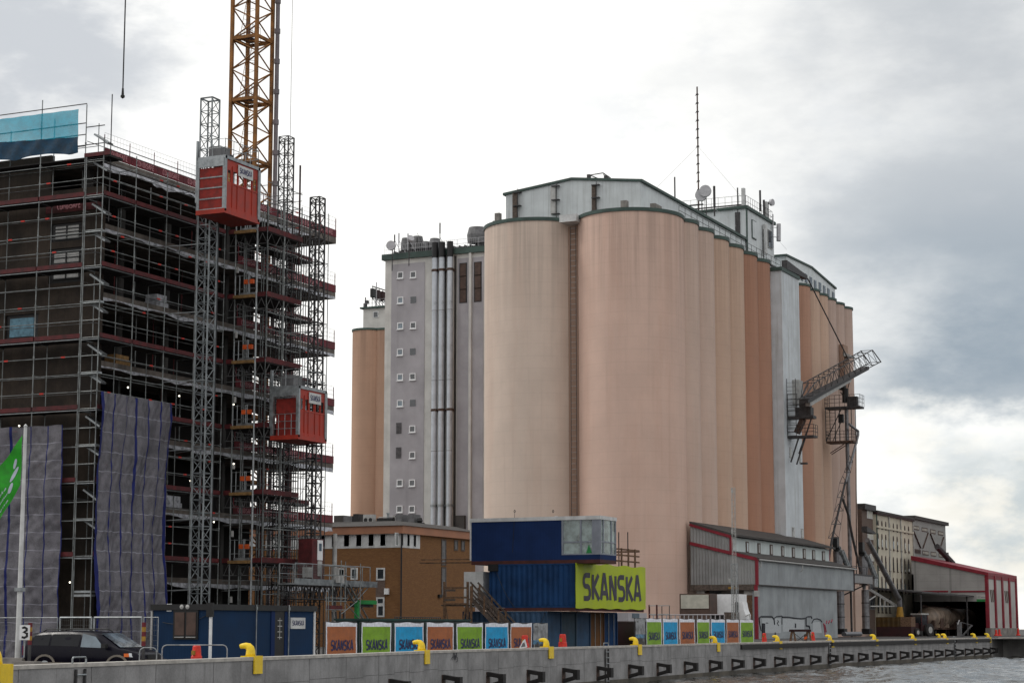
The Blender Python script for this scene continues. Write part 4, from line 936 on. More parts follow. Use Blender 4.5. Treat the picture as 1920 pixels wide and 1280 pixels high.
# ------------------------------------------------------------------ SCAFFOLDING
def decks(root, x0, x1, y0, y1, z, axis, name='deck', m='deck', truss_=False):
    mb = MB(); mb.box(x0, x1, y0, y1, z - .07, z); d = part(root, name, mb, M[m])
    return d
def bays(a, b, L=3.07):
    n = max(1, round(abs(b - a) / L)); return [a + (b - a) * i / n for i in range(n + 1)]
couple = []
def scaffold(root, axis, a0, a1, fo, fi, zt, toe=True, zb=0, rails=(.95, 1.9, 2.9), skip=None, inner=True, lv=LV, hb=None, diag=False, nb=3.07):
    """one face of tube scaffold. axis: run direction; fo / fi: outer and inner line; zt: top of standards"""
    ps = bays(a0, a1, nb); P = (lambda t, f: (t, f)) if axis == 'x' else (lambda t, f: (f, t))
    for i, t in enumerate(ps):
        z1 = zt[min(i, len(zt) - 1)] if isinstance(zt, (list, tuple)) else zt
        mb = MB(); mb.tube((*P(t, fo), zb), (*P(t, fo), z1), .032, 6)
        for zz in [l + d for l in lv for d in (0, 1, 2, 3)]:
            if zz < z1: mb.tube((*P(t, fo), zz - .04), (*P(t, fo), zz + .04), .055, 6)
        part(root, 'standard', mb, M['scaf'])
        if inner:
            mb = MB(); mb.tube((*P(t, fi), zb), (*P(t, fi), z1 - .8), .028, 6); part(root, 'standard', mb, M['scaf'])
            for l in lv:
                pass
    for l in lv:
        if l < zb or l > (max(zt) if isinstance(zt, (list, tuple)) else zt): continue
        c = [P(ps[0], fo), P(ps[-1], fi)]
        decks(root, min(c[0][0], c[1][0]), max(c[0][0], c[1][0]), min(c[0][1], c[1][1]), max(c[0][1], c[1][1]), l, axis)
        if toe:
            mb = MB(); e = .035 * (1 if fo > fi else -1)
            for p, q_ in zip(ps, ps[1:]):
                A = P(p + .03, fo); B = P(q_ - .03, fo)
                if axis == 'x': mb.box(A[0], B[0], fo + e, fo + 2 * e, l, l + .24)
                else: mb.box(fo + e, fo + 2 * e, A[1], B[1], l, l + .24)
            part(root, 'toe_board', mb, M['toe'])
            mb = MB(); mb.tube((*P(ps[0], fo), l - .07), (*P(ps[-1], fo), l - .07), .03, 5)
            for t in ps: mb.tube((*P(t, fo), l - .1), (*P(t, fi), l - .1), .03, 5)
            part(root, 'deck_edge_ledger', mb, M['steel'])
        for r_ in rails:
            z = l + r_
            mb = MB(); mb.tube((*P(ps[0], fo), z), (*P(ps[-1], fo), z), .024, 5); part(root, 'guard_rail', mb, M['scaf'])
            for t in ps[:-1]:
                if random.random() < .55: couple.append((*P(t + (ps[1] - ps[0]) * random.choice((.35, .62, .8)), fo), z, axis))
        if inner:
            mb = MB(); z = l + 2; mb.tube((*P(ps[0], fi), z), (*P(ps[-1], fi), z), .022, 5)
            for t in ps: mb.tube((*P(t, fi), z), (*P(t, fo), z), .022, 5)
            part(root, 'inner_ledger', mb, M['scaf'])
            for z in (l + 1, l + 3.1): mb = MB(); mb.tube((*P(ps[0], fi), z), (*P(ps[-1], fi), z), .022, 5); part(root, 'inner_ledger', mb, M['scafm'])
M['toe'] = M['toe']
sl = thing('scaffold', 'tube scaffold with red toe boards on the left end wall of the bare building', 'scaffold', (-68, YF, 0))
scaffold(sl, 'x', -66.75, -82.1, YF, YF + 1.15, [30.6, 31.2, 30.8, 30.5, 30.5], nb=3.07)
# top lift of the left face: platform, blue net, rails
for z in (27.6,):
    decks(sl, -82.1, -65.5, YF, YF + 1.15, z, 'x')
    for r_ in (.65, 1.3, 1.95, 3.05):
        mb = MB(); mb.tube((-82.1, YF - .0, z + r_), (-66.75, YF, z + r_), .032, 5); part(sl, 'guard_rail', mb, M['scafd'])
    mb = MB(); mb.tube((-66.75, YF, z + .7), (-65.5, YF + 0, z + .7), .03); mb.tube((-66.75, YF, z + 1.7), (-65.5, YF + 0, z + 1.7), .03); part(sl, 'guard_rail', mb, M['scafd'])
    mb = MB(); mb.box(-66.8, -65.1, YF, YF + 1.2, z - .1, z + .02); part(sl, 'deck', mb, M['deck']); mb = MB(); mb.box(-66.8, -65.1, YF - .04, YF, z, z + .22); part(sl, 'toe_board', mb, M['toe'])
# corner bay: lighter aluminium stair flights and short planks
for k, l in enumerate(LV + [3.6, 1.8]):
    for dz in (0.0, 2.0):
        z = l + dz
        if z > 27.2: continue
        mb = MB(); mb.box(-66.70, -65.52, YF + .02, YF + .42, z - .1, z + .02); part(sl, 'landing_plank', mb, M['steel'])
    if l > 5:
        for za, zb_ in ((2, 1.45), (3.6, 3.0)): mb = MB(); mb.beam((-66.55, YF + .7, l + za), (-65.6, YF + .7, l + zb_), .5, .10); part(sl, 'stair_flight', mb, M['steel'])
sr = thing('scaffold', 'tube scaffold with red toe boards on the long open side of the bare building', 'scaffold', (XF, 96, 0))
scaffold(sr, 'y', YF, 99.9, XF, XF - 1.15, [28.6, 28.2, 27.9, 27.6, 27.4], nb=3.07)
scaffold(sr, 'y', 104.1, 110.2, XF, XF - 1.15, [27.4, 26.8, 26.8], nb=3.07)
mb = MB(); mb.tube((XF, YF, 27.2), (XF, 99.9, 27.2), .03); part(sr, 'guard_rail', mb, M['scafd']); mb = MB(); mb.tube((XF, YF, 26.4), (XF, 99.9, 26.4), .026); part(sr, 'guard_rail', mb, M['scaf'])
# corner cross rails
for l in LV:
    for r_ in (0, .95, 1.9, 2.9):
        mb = MB(); mb.tube((-66.75, YF, l + r_), (XF, YF, l + r_), .024, 5); part(sr, 'guard_rail', mb, M['scaf'])
# standing tube beyond the left top corner, as in the photo
mb = MB(); mb.tube((-65.5, YF + .6, 24), (-65.5, YF + .6, 31.2), .032); part(sl, 'standard', mb, M['scafd'])
# hoist landing tower
st = thing('scaffold', 'scaffold tower with hoist landings, timber sills and orange gate blocks', 'scaffold', (-64, 102, 0))
TX = -62.7; T0 = 100.2; T1 = 104.2
for x, y in ((TX, T0), (-64.9, T0), (TX, T1), (TX, 102.2), (-65.4, T0 + 2), (TX + .0, T0 - .0), (-64.2, T1), (-65.4, T1), (-64, 102.4), (-63.4, 103.2), (-64.9, 101.2)):
    mb = MB(); mb.tube((x, y, 0), (x, y, 27.2 + (y - T0) * .1), .045, 6); part(st, 'standard', mb, M['scaf'])
mb = MB(); mb.tube((-63.35, T0 - .05, 0), (-63.35, T0 - .05, 26.4), .065, 8); part(st, 'standard', mb, M['steel'])
mb = MB(); mb.tube((TX, 103.9, 24), (TX, 103.9, 30.2), .06, 8); part(st, 'standard', mb, M['contr'])
for l in LV + [1.8]:
    mb = MB(); mb.box(-65.4, TX, T0, T1, l - .08, l); part(st, 'deck', mb, M['deck'])
    mb = MB(); mb.box(TX + .03, TX + .07, T0, T1, l, l + .30); part(st, 'toe_board', mb, M['toe'])
    mb = MB(); mb.box(-65.4, -64.9, T0 - .06, T0 - .02, l, l + .26); part(st, 'toe_board', mb, M['toe']); mb = MB(); mb.box(-63.3, TX, T0 - .06, T0 - .02, l, l + .26); part(st, 'toe_board', mb, M['toe'])
    mb = MB(); mb.box(-64.85, -63.4, T0 - .30, T0 - .04, l - .06, l + .12); part(st, 'timber_sill', mb, M['plank'])
    for r_ in (1.0, 2.0, 3.0):
        mb = MB(); mb.tube((TX, T0, l + r_), (TX, T1, l + r_), .026, 5); part(st, 'guard_rail', mb, M['scaf'])
    for r_ in (.5, 1.0, 1.5, 2.1, 2.6, 3.1):
        mb = MB(); mb.tube((-65.4, T1, l + r_), (TX, T1, l + r_), .022, 5); part(st, 'guard_rail', mb, M['scafd'])
    mb = MB(); mb.tube((-65.4, T0, l + 2.8), (TX, T0, l + 2.8), .024, 5); mb.tube((-65.4, T0, l + 2.2), (TX, T0, l + 2.3), .02, 5); part(st, 'guard_rail', mb, M['scaf'])
    # gate with two orange blocks
    mb = MB(); z = l + .02; Y0 = T0 - .03
    for x in (-64.85, -64.55, -63.95, -63.85, -63.4): mb.tube((x, Y0, z), (x, Y0, z + 1.35), .026, 5)
    for zz in (.08, .5, 1.3): mb.tube((-64.85, Y0, z + zz), (-63.4, Y0, z + zz), .02, 5)
    gt = part(st, 'landing_gate', mb, M['steel'])
    mb = MB(); mb.box(-64.6, -63.4, Y0 - .02, Y0 + .02, z + .06, z + .26); part(gt, 'kick_plate', mb, M['steel'])
    for x in (-64.2, -63.8):
        mb = MB(); mb.box(x, x + .26, Y0 - .10, Y0 + .05, z + .78, z + 1.05); part(gt, 'latch_block', mb, M['orange'])
    mb = MB(); mb.box(-64.75, -64.63, Y0 - .1, Y0, z + 1.5, z + 1.85); part(gt, 'call_box', mb, M['lgrey'])
    # lattice girder under the deck
    mb = MB(); mb.tube((TX, T0, l - .75), (TX, T1, l - .75), .026, 5)
    for k in range(4): y = T0 + k; mb.tube((TX, y, l - .75), (TX, y + .5, l - .1), .02, 4); mb.tube((TX, y + .5, l - .1), (TX, y + 1, l - .75), .02, 4)
    mb.tube((-65.4, T0, l - .75), (TX, T0, l - .75), .026, 5)
    for k in range(4): x = -65.3 + k * .65; mb.tube((x, T0, l - .75), (x + .32, T0, l - .1), .018, 4); mb.tube((x + .32, T0, l - .1), (x + .65, T0, l - .75), .018, 4)
    part(st, 'lattice_girder', mb, M['scafm'])
    mb = MB(); mb.tube((-65.4, T1, l - 2), (TX, T1, l - .1), .02, 4); mb.tube((TX, T1, l - 2.2), (-65.4, T1, l - .3), .02, 4); part(st, 'brace', mb, M['scafd'])
# red couplers clipped on the guard rails
mb = MB()
for x, y, z, ax in couple:
    if ax == 'x': mb.box(x - .13, x + .13, y - .04, y + .04, z - .04, z + .04)
    else: mb.box(x - .04, x + .04, y - .13, y + .13, z - .04, z + .04)
M['clip'] = mat('red_clip', (.50, .03, .02), .5, 0, .1, 3)
part(sr, 'coupler', mb, M['clip'], kind='stuff')
# dense stair scaffold at the far corner of the building
sf = thing('scaffold', 'dense dark stair scaffold at the far right corner of the bare building', 'scaffold', (-64.5, 108, 0))
for i, x in enumerate((-65.4, -64.5, -63.6)):
    for j, y in enumerate((105.4, 106.6, 107.8, 109.0)):
        mb = MB(); mb.tube((x, y, 0), (x, y, 27.3 + .3 * j), .028, 5); part(sf, 'standard', mb, M['scafd'])
z = 1.5
while z < 26:
    mb = MB()
    for x in (-65.4, -63.6): mb.tube((x, 105.4, z), (x, 109.0, z), .018, 4); mb.tube((x, 105.4, z), (x, 107.2, z + 1.95), .016, 4)
    for y in (105.4, 107.8, 109.0): mb.tube((-65.4, y, z), (-63.6, y, z), .018, 4)
    mb.tube((-65.4, 109, z), (-63.6, 109, z + 1.9), .014, 4); mb.tube((-63.6, 105.4, z), (-65.4, 105.4, z + 1.9), .014, 4)
    part(sf, 'ledger', mb, M['scafd']); z += 1.95
# ------------------------------------------------------------------ tarpaulins
def tarp(name_label, axis, a0, a1, fx, ztop, zbot, out, stripes, seed, curl=None, push=lambda u, v: 0):
    rr = random.Random(seed); NU = 150; NV = 170; mb = MB()
    us = sorted(set([round(i / NU, 5) for i in range(NU + 1)] + [round(s + d, 5) for s, w in stripes for d in (-w / 2, w / 2) if 0 < s + d < 1]))
    ph = [rr.uniform(0, 6.28) for _ in range(12)]
    def disp(u, v):
        w = .06 * math.sin(u * 21 + ph[0] + 2 * math.sin(v * 4 + ph[1])) + .03 * math.sin(u * 47 + v * 9 + ph[2]) + .045 * math.sin(v * 17 + ph[3] + 2.2 * math.sin(u * 9)) + .02 * math.sin(v * 41 + u * 13 + ph[4]) + .014 * math.sin(u * 90 + v * 60 + 3 * math.sin(v * 23 + ph[5])) + .012 * math.sin(u * 70 - v * 85 + 2.5 * math.sin(u * 31 + ph[6]))
        return w + push(u, v)
    lines = [j / 13 for j in range(1, 13)]
    vs = sorted(set([round(j / NV, 5) for j in range(NV + 1)] + [round(l + d, 5) for l in lines for d in (-.0016, .0016)]))
    for v in vs:
        for u in us:
            sh = curl(u, v) if curl else 0
            zt = ztop(u) if callable(ztop) else ztop
            t = a0 + (a1 - a0) * u + sh; z = zt + (zbot - zt) * v + .02 * math.sin(u * 60)
            d = fx + out * (.30 + disp(u, v))
            mb.v.append(Vector((t, d, z)) if axis == 'x' else Vector((d, t, z)))
    n = len(us)
    for j in range(len(vs) - 1):
        for i in range(n - 1):
            um = (us[i] + us[i + 1]) / 2; vm = (vs[j] + vs[j + 1]) / 2
            mb.cm = 1 if any(abs(um - s) < w / 2 for s, w in stripes) else 2 if any(abs(vm - l) < .0016 for l in lines) else 0
            mb.face((j * n + i, j * n + i + 1, (j + 1) * n + i + 1, (j + 1) * n + i))
    o = whole('scaffold_tarpaulin', mb, [M['tarp'], M['tarpb'], M['tarpw']], (a0, fx, 0) if axis == 'x' else (fx, a0, 0), name_label, 'tarpaulin', 'grey blue-striped tarpaulins on the scaffold', smooth=True)
a = ony(126, 797, YF); z1 = a.z
tarp('wide grey tarpaulin with blue stripes on the left end wall, behind the flag', 'x', -82, a.x, YF, z1, .2, -1, [((ony(px_, 1000, YF).x + 82) / (a.x + 82), w_) for px_, w_ in ((-60, .004), (-30, .004), (21, .012), (57, .005), (89, .005), (120, .012))], 1)
b0 = onx(171, 733, XF); b1 = onx(310, 760, XF)
tarp('tall crinkled tarpaulin with blue stripes hanging on the long side', 'y', YF - .15, b1.y, XF, b0.z, .6, 1, [(.015, .03), (.18, .014), (.345, .014), (.5, .028), (.67, .014), (.83, .014), (.982, .03)], 5,
     curl=lambda u, v: -.45 * (v ** 1.6) * (.25 + u * .45) + .09 * math.sin(v * 6.3 + 1) * u, push=lambda u, v: .2 * v + .10 * math.sin(v * 7 + 1.5))
# blue net and sheet at the top left
def net(lbl, px0, px1, top, bot, m, seed, scal=0):
    a = ony(px0, top[0], YF - .06); c = ony(px1, top[1], YF - .06); d0 = ony(px0, bot[0], YF - .06).z; d1 = ony(px1, bot[1], YF - .06).z; mb = MB(); n = 60
    for k in range(n + 1):
        u = k / n; x = a.x + (c.x - a.x) * u; zt = a.z + (c.z - a.z) * u; zb = d0 + (d1 - d0) * u
        if scal: zb += scal * abs(math.sin(u * math.pi * 3.0 + .4)) ** .7
        for j in range(5): v = j / 4; mb.v.append(Vector((x, YF - .07 + .03 * math.sin(k * .9 + j), zt + (zb - zt) * v)))
    for k in range(n):
        for j in range(4): i = k * 5 + j; mb.face((i, i + 5, i + 6, i + 1))
    whole('safety_net' if m == 'clear' else 'blue_tarpaulin', mb, M[m], tuple(a), lbl, 'net' if m == 'clear' else 'tarpaulin', smooth=True)
net('translucent turquoise safety net on the top scaffold rail, upper left', -160, 148, (244, 205), (279, 258), 'clear', 1)
net('dark blue sheet sagging below the turquoise net, upper left', -160, 147, (278, 257), (322, 290), 'netd', 2, .22)

# ================================================================== HOISTS
def hoist_mast(px, x, z1, w, lab, sec=1.5, m='scafd', rl=.055, rb=.03):
    p = onx(px, 700, x); root = thing('hoist_mast', lab, 'hoist mast', (p.x, p.y, 0), 'lattice hoist masts')
    mb = MB(); lattice_mast(mb, p.x, p.y, 0, z1, w, .75, rl, rb, 5, 1); part(root, 'lattice', mb, M[m])
    mb = MB(); mb.box(p.x - w / 2 - .25, p.x + w / 2 + .25, p.y - w / 2 - .25, p.y + w / 2 + .25, -.05, .18); part(root, 'base_frame', mb, M['grey'])
    if z1 < 30 or w > .7:
        z = 4
        while z < z1 - 6: mb = MB(); mb.tube((p.x, p.y, z), (p.x - 2.4, p.y + .8, z - .1), .03, 5); mb.tube((p.x, p.y, z), (p.x - 2.4, p.y - .6, z - .1), .03, 5); z += 3.95; part(root, 'wall_tie', mb, M['steel'])
    return root, p
m1, p1 = hoist_mast(383, -63.4, 32.3, .78, 'left lattice hoist mast, rising above the upper hoist cage', m='scafg')
m2, p2 = hoist_mast(530, -64.8, 32.6, .68, 'middle lattice hoist mast, between the crane and the right mast')
m3, p3 = hoist_mast(591, -61.6, 28.1, .66, 'right lattice hoist mast standing free beside the building end', rl=.06, rb=.036)
def cage(x0, x1, y0, y1, z0, z1, lab, openleft=False):
    root = thing('hoist_cage', lab, 'hoist cage', ((x0 + x1) / 2, (y0 + y1) / 2, z0), 'orange red hoist cages')
    f = .09
    mb = MB()
    for x in (x0, x1):
        for y in (y0, y1): mb.box(x - f, x + f, y - f, y + f, z0, z1)
    part(root, 'corner_post', mb, M['steel'], kind='stuff')
    mb = MB(); mb.box(x0 - f, x1 + f, y0 - f - .01, y1 + f + .01, z1 - .16, z1 + .02); mb.box(x0, x1, y0 - .12, y0 - .03, z1 - .6, z1 - .16); part(root, 'roof_frame', mb, M['steel'])
    mb = MB(); mb.box(x0 - f, x1 + f, y0 - f - .01, y1 + f + .01, z0 - .12, z0 + .14); part(root, 'floor', mb, M['ored'])
    h = (z1 - z0 - .75); 
    if not openleft:
        for k in range(4):
            mb = MB(); za = z0 + .15 + h * k / 4; mb.box(x0 + f, x1 - f, y0 - .02, y0 + .02, za + .05, za + h / 4 - .03); part(root, 'side_panel', mb, M['oredd'])
            mb = MB(); mb.box(x0 + f, x1 - f, y0 - .05, y0 + .03, za - .02, za + .05); part(root, 'side_rail', mb, M['steel'])
    else:
        mb = MB(); mb.box(x0 + f, x1 - f, y0 + .25, y0 + .28, z0 + .1, z1 - .7); part(root, 'side_panel', mb, M['oredd'])
        mb = MB(); railing(mb, [(x0 - .0, y0 - .03, z0 + .1), (x1, y0 - .03, z0 + .1)], 1.3, .022, .5, 2); part(root, 'gate', mb, M['steel'])
    # front face toward the quay: ribs, windows, sign
    n = 5; L = y1 - y0; ribs = [y0 + f + (L - 2 * f) * t for t in (0, .2, .36, .62, .83, 1)]
    mb = MB(); mb.box(x1 - .02, x1 + .02, y0 + f, y1 - f, z0 + .14, z0 + (z1 - z0) * .55); mb.box(x1 - .02, x1 + .02, y0 + f, y1 - f, z0 + (z1 - z0) * .76, z1 - .16)
    zc0, zc1 = z0 + (z1 - z0) * .55, z0 + (z1 - z0) * .76
    for a, b, w in ((ribs[0], ribs[1], .28), (ribs[1], ribs[2], .0), (ribs[2], ribs[3], .2), (ribs[3], ribs[4], .16), (ribs[4], ribs[5], .16)):
        m_ = (a + b) / 2; mb.box(x1 - .02, x1 + .02, a, a + max(.04, (b - a) * w), zc0, zc1); mb.box(x1 - .02, x1 + .02, b - max(.04, (b - a) * w), b, zc0, zc1)
    part(root, 'door', mb, M['ored'])
    mb = MB()
    for y in ribs[1:-1]: mb.box(x1 + .02, x1 + .06, y - .03, y + .03, z0 + .14, z1 - .5)
    mb.box(x1 + .02, x1 + .05, ribs[1], ribs[-1], zc0 - .1, zc0 - .02); mb.box(x1 + .02, x1 + .05, ribs[0], ribs[-1], z0 + .14, z0 + .3); part(root, 'door_rib', mb, M['ored'])
    mb = MB()
    for a, b in zip(ribs[1:], ribs[2:]):
        for t in (.33, .66): mb.tube((x1, a + (b - a) * t, zc0), (x1, a + (b - a) * t, zc1), .012, 4)
        for t in (.4, .75): mb.tube((x1, a, zc0 + (zc1 - zc0) * t), (x1, b, zc0 + (zc1 - zc0) * t), .012, 4)
    part(root, 'window_mesh', mb, M['contr'])
    mb = MB(); mb.box(x1 + .06, x1 + .10, y0 + L * .36, y0 + L * .80, z1 - .92, z1 - .28); sg = part(root, 'sign', mb, M['dimwhite'])
    mt = MB(); lettering(mt, 'SKANSKA', (x1 + .10, y0 + L * .40, z1 - .74), UY, UZ, .30, L * .36, .22, .006); part(sg, 'sign_lettering', mt, M['letter'])
    mb = MB(); railing(mb, [(x0, y0, z1), (x1, y0, z1), (x1, y1, z1), (x0, y1, z1)], 1.0, .02, .95, 1); part(root, 'roof_railing', mb, M['steel'])
    mb = MB(); mb.box(x0 + .3, x0 + 1.1, y0 + .5, y0 + 1.5, z1, z1 + .75); part(root, 'drive_unit', mb, M['grey']); mb = MB(); mb.box(x0 + .2, x0 + .9, y0 + 1.6, y0 + 2.2, z1, z1 + .55); part(root, 'drive_unit', mb, M['dsteel'])
    mb = MB(); mb.box(x0 - .15, x0 - .05, y0 - .1, y0 + .1, z0 + .6, z1 + 1.0); part(root, 'guide_post', mb, M['steel'])
    mb = MB(); mb.box(x1 - .05, x1 + .08, y1 + .02, y1 + .18, z0, z1 - .1); part(root, 'edge_channel', mb, M['steel'])
    return root
cage(-62.95, -61.2, 93.2, 96.7, 25.15, 28.35, 'upper orange red hoist cage with white sign, on the left mast')
cage(-62.35, -60.6, 100.6, 103.7, 12.95, 16.0, 'lower orange red hoist cage with white sign, on the right mast', True)
# trailing cables of the hoists
mb = MB(); mb.tube((p1.x + .2, p1.y + .75, 2), (p1.x + .25, p1.y + .75, 25), .05, 5); whole('hoist_cable', mb, M['black'], (p1.x, p1.y, 2), 'black hoist cable hanging beside the left mast', 'cable')
# red base unit of the right mast
root = thing('hoist_base_unit', 'dark red drive housing with a white notice at the foot of the right mast', 'hoist machine', (p3.x, p3.y, 4.5))
z0 = onx(585, 1085, -61.4).z; z1 = onx(585, 1010, -61.4).z
mb = MB(); mb.box(p3.x - .5, p3.x + .45, p3.y - .85, p3.y + .5, z0, z1); part(root, 'housing', mb, M['contr2'] if 'contr2' in M else M['toe'])
mb = MB(); mb.box(p3.x + .46, p3.x + .50, p3.y - .25, p3.y + .35, z1 - 1.25, z1 - .05); s_ = part(root, 'notice', mb, M['white']); mb = MB(); mb.box(p3.x + .505, p3.x + .51, p3.y - .1, p3.y + .2, z1 - .7, z1 - .25); part(s_, 'notice_mark', mb, M['glassb'])
mb = MB(); mb.box(p3.x + .46, p3.x + .5, p3.y - .2, p3.y + .3, z1 - 2.2, z1 - 1.3); part(root, 'panel', mb, M['lgrey']); mb = MB(); mb.box(p3.x + .2, p3.x + .55, p3.y - 1.5, p3.y - .9, z1 - 2.3, z1 - 1.7); part(root, 'control_box', mb, M['lgrey'])
# work platform on lattice girders
root = thing('work_platform', 'grey lattice work platform with mesh guard beside the right mast', 'platform', (-60.3, 104, 4.4))
q0 = onx(552, 1086, -60.4); q1 = onx(693, 1095, -60.4); zp = 4.42
mb = MB(); mb.box(-61.4, -60.4, q0.y, q1.y + .6, zp - .08, zp); mb.box(-60.4, -60.34, q0.y, q1.y + .9, zp - .08, zp + .28); part(root, 'platform_deck', mb, M['steel'])
mb = MB(); railing(mb, [(-60.37, q0.y, zp), (-60.37, q1.y, zp)], 1.15, .026, 1.05, 0); railing(mb, [(-61.4, q0.y, zp), (-61.4, q1.y, zp)], 1.15, .022, 1.6, 1); part(root, 'railing', mb, M['steel'])
mb = MB(); y = q0.y
while y < q0.y + 3.4:
    mb.tube((-60.37, y, zp + .28), (-60.37, y, zp + 1.12), .007, 3); y += .09
z = zp + .3
while z < zp + 1.1: mb.tube((-60.37, q0.y, z), (-60.37, q0.y + 3.4, z), .007, 3); z += .09
part(root, 'guard_mesh', mb, M['mesh'])
for xx in (-60.5, -61.3):
    mb = MB(); truss(mb, (xx, q0.y, zp - .5), (xx, q1.y - 1, zp - .5), .35, .8, 12, .03, .02); part(root, 'lattice_girder', mb, M['scafd'])
mb = MB(); mb.tube((-60.5, q1.y, zp - .1), (-60.5, q1.y - 1.6, zp - 1.0), .03); mb.tube((-61.3, q1.y, zp - .1), (-61.3, q1.y - 1.6, zp - 1.0), .03); mb.tube((-60.5, q1.y - .6, zp - .1), (-60.5, q1.y - 2, zp - 1.0), .03); part(root, 'end_brace', mb, M['steel'])
for (a, c) in (((646, 1094), (690, 1178)), ((654, 1094), (700, 1178))):
    mb = MB(); mb.tube(onx(*a, -60.3), onx(*c, -60.3), .05, 6); part(root, 'raking_brace', mb, M['steel'])
mb = MB(); mb.box(-60.3, -60.1, q0.y + 4.6, q0.y + 5.3, zp + .1, zp + 1.0); part(root, 'control_box', mb, M['lgrey']); mb = MB(); mb.box(-60.3, -60.1, q0.y + 4.7, q0.y + 5.2, zp + .55, zp + .9); part(root, 'control_face', mb, M['black'])
# low scaffold between hut and banner fence
root = thing('scaffold', 'low scaffold frame with a red toe board between the blue hut and the fence', 'scaffold', (-58, 100, 0))
for px, top in ((612, 1110), (616, 1104), (640, 1050), (648, 1052), (676, 1056), (624, 1056)):
    a = onx(px, top, -58.5 if px > 620 else -57.5); mb = MB(); mb.tube((a.x, a.y, 0), a, .03, 6); part(root, 'standard', mb, M['scaf'])
mb = MB(); a = onx(613, 1138, -57.6); c = onx(641, 1139, -57.6); mb.box(-57.62, -57.56, a.y, c.y, a.z - .1, a.z + .12); part(root, 'toe_board', mb, M['toe'])
for py in (1060, 1077, 1120, 1126, 1142):
    mb = MB(); mb.tube(onx(610, py, -58), onx(650, py + 1, -58), .024, 5); part(root, 'guard_rail', mb, M['scaf'])
for k in range(5):
    mb = MB(); mb.tube(onx(616 + k * 7, 1146, -58.5), onx(616 + k * 7 + 1, 1175, -58.5), .05, 5); part(root, 'stored_tube', mb, M['scafd'])
mb = MB(); mb.tube(onx(645, 1126, -58), onx(700, 1190, -58), .026, 5); mb.tube(onx(640, 1150, -58), onx(670, 1126, -58), .026, 5); part(root, 'brace', mb, M['scaf'])
# tall plain pole
a = onx(628, 1000, -62); mb = MB(); mb.tube((a.x, a.y, 0), a, .14, 10); whole('plain_pole', mb, M['lgrey'], (a.x, a.y, 0), 'thick pale plain pole behind the grey work platform', 'pole')
# green gantry frame and green skip lip behind the fence
root = thing('green_frame', 'bright green steel portal frame before the brick building', 'frame', tuple(onx(672, 1150, -60)))
a = onx(672, 1128, -60); c = onx(704, 1128, -60); mg = M['gg'] = mat('bright_green_paint', (.02, .20, .05), .6, 0, .2, 2)
mb = MB(); mb.box(-60.1, -59.9, a.y, c.y, a.z - .12, a.z + .12); part(root, 'lintel', mb, mg); mb = MB(); mb.box(-60.12, -59.88, a.y - .3, a.y - .02, 0, a.z - .0); part(root, 'post', mb, mg)
mb = MB(); mb.box(-60.6, -60.15, a.y, c.y, a.z - .3, a.z - .05); part(root, 'inner_beam', mb, M['dsteel'])
root = thing('skip', 'dark green open waste skip behind the banner fence', 'skip', (-53, 92, 0)); a = onx(692, 1158, -53.5); c = onx(880, 1164, -53.5)
M['skipg'] = mat('dark_green_paint', (.012, .045, .04), .6, 0, .3, 1)
mb = MB(); mb.prism([(a.y + 1.0, 0.1), (c.y - 1, .1), (c.y, 2.25), (a.y, 2.25)], 'x', -55.6, -53.5); part(root, 'tub', mb, M['skipg']); mb = MB(); mb.box(-55.7, -53.4, a.y - .05, c.y + .05, 2.25, 2.36); part(root, 'rim', mb, M['skipg'])

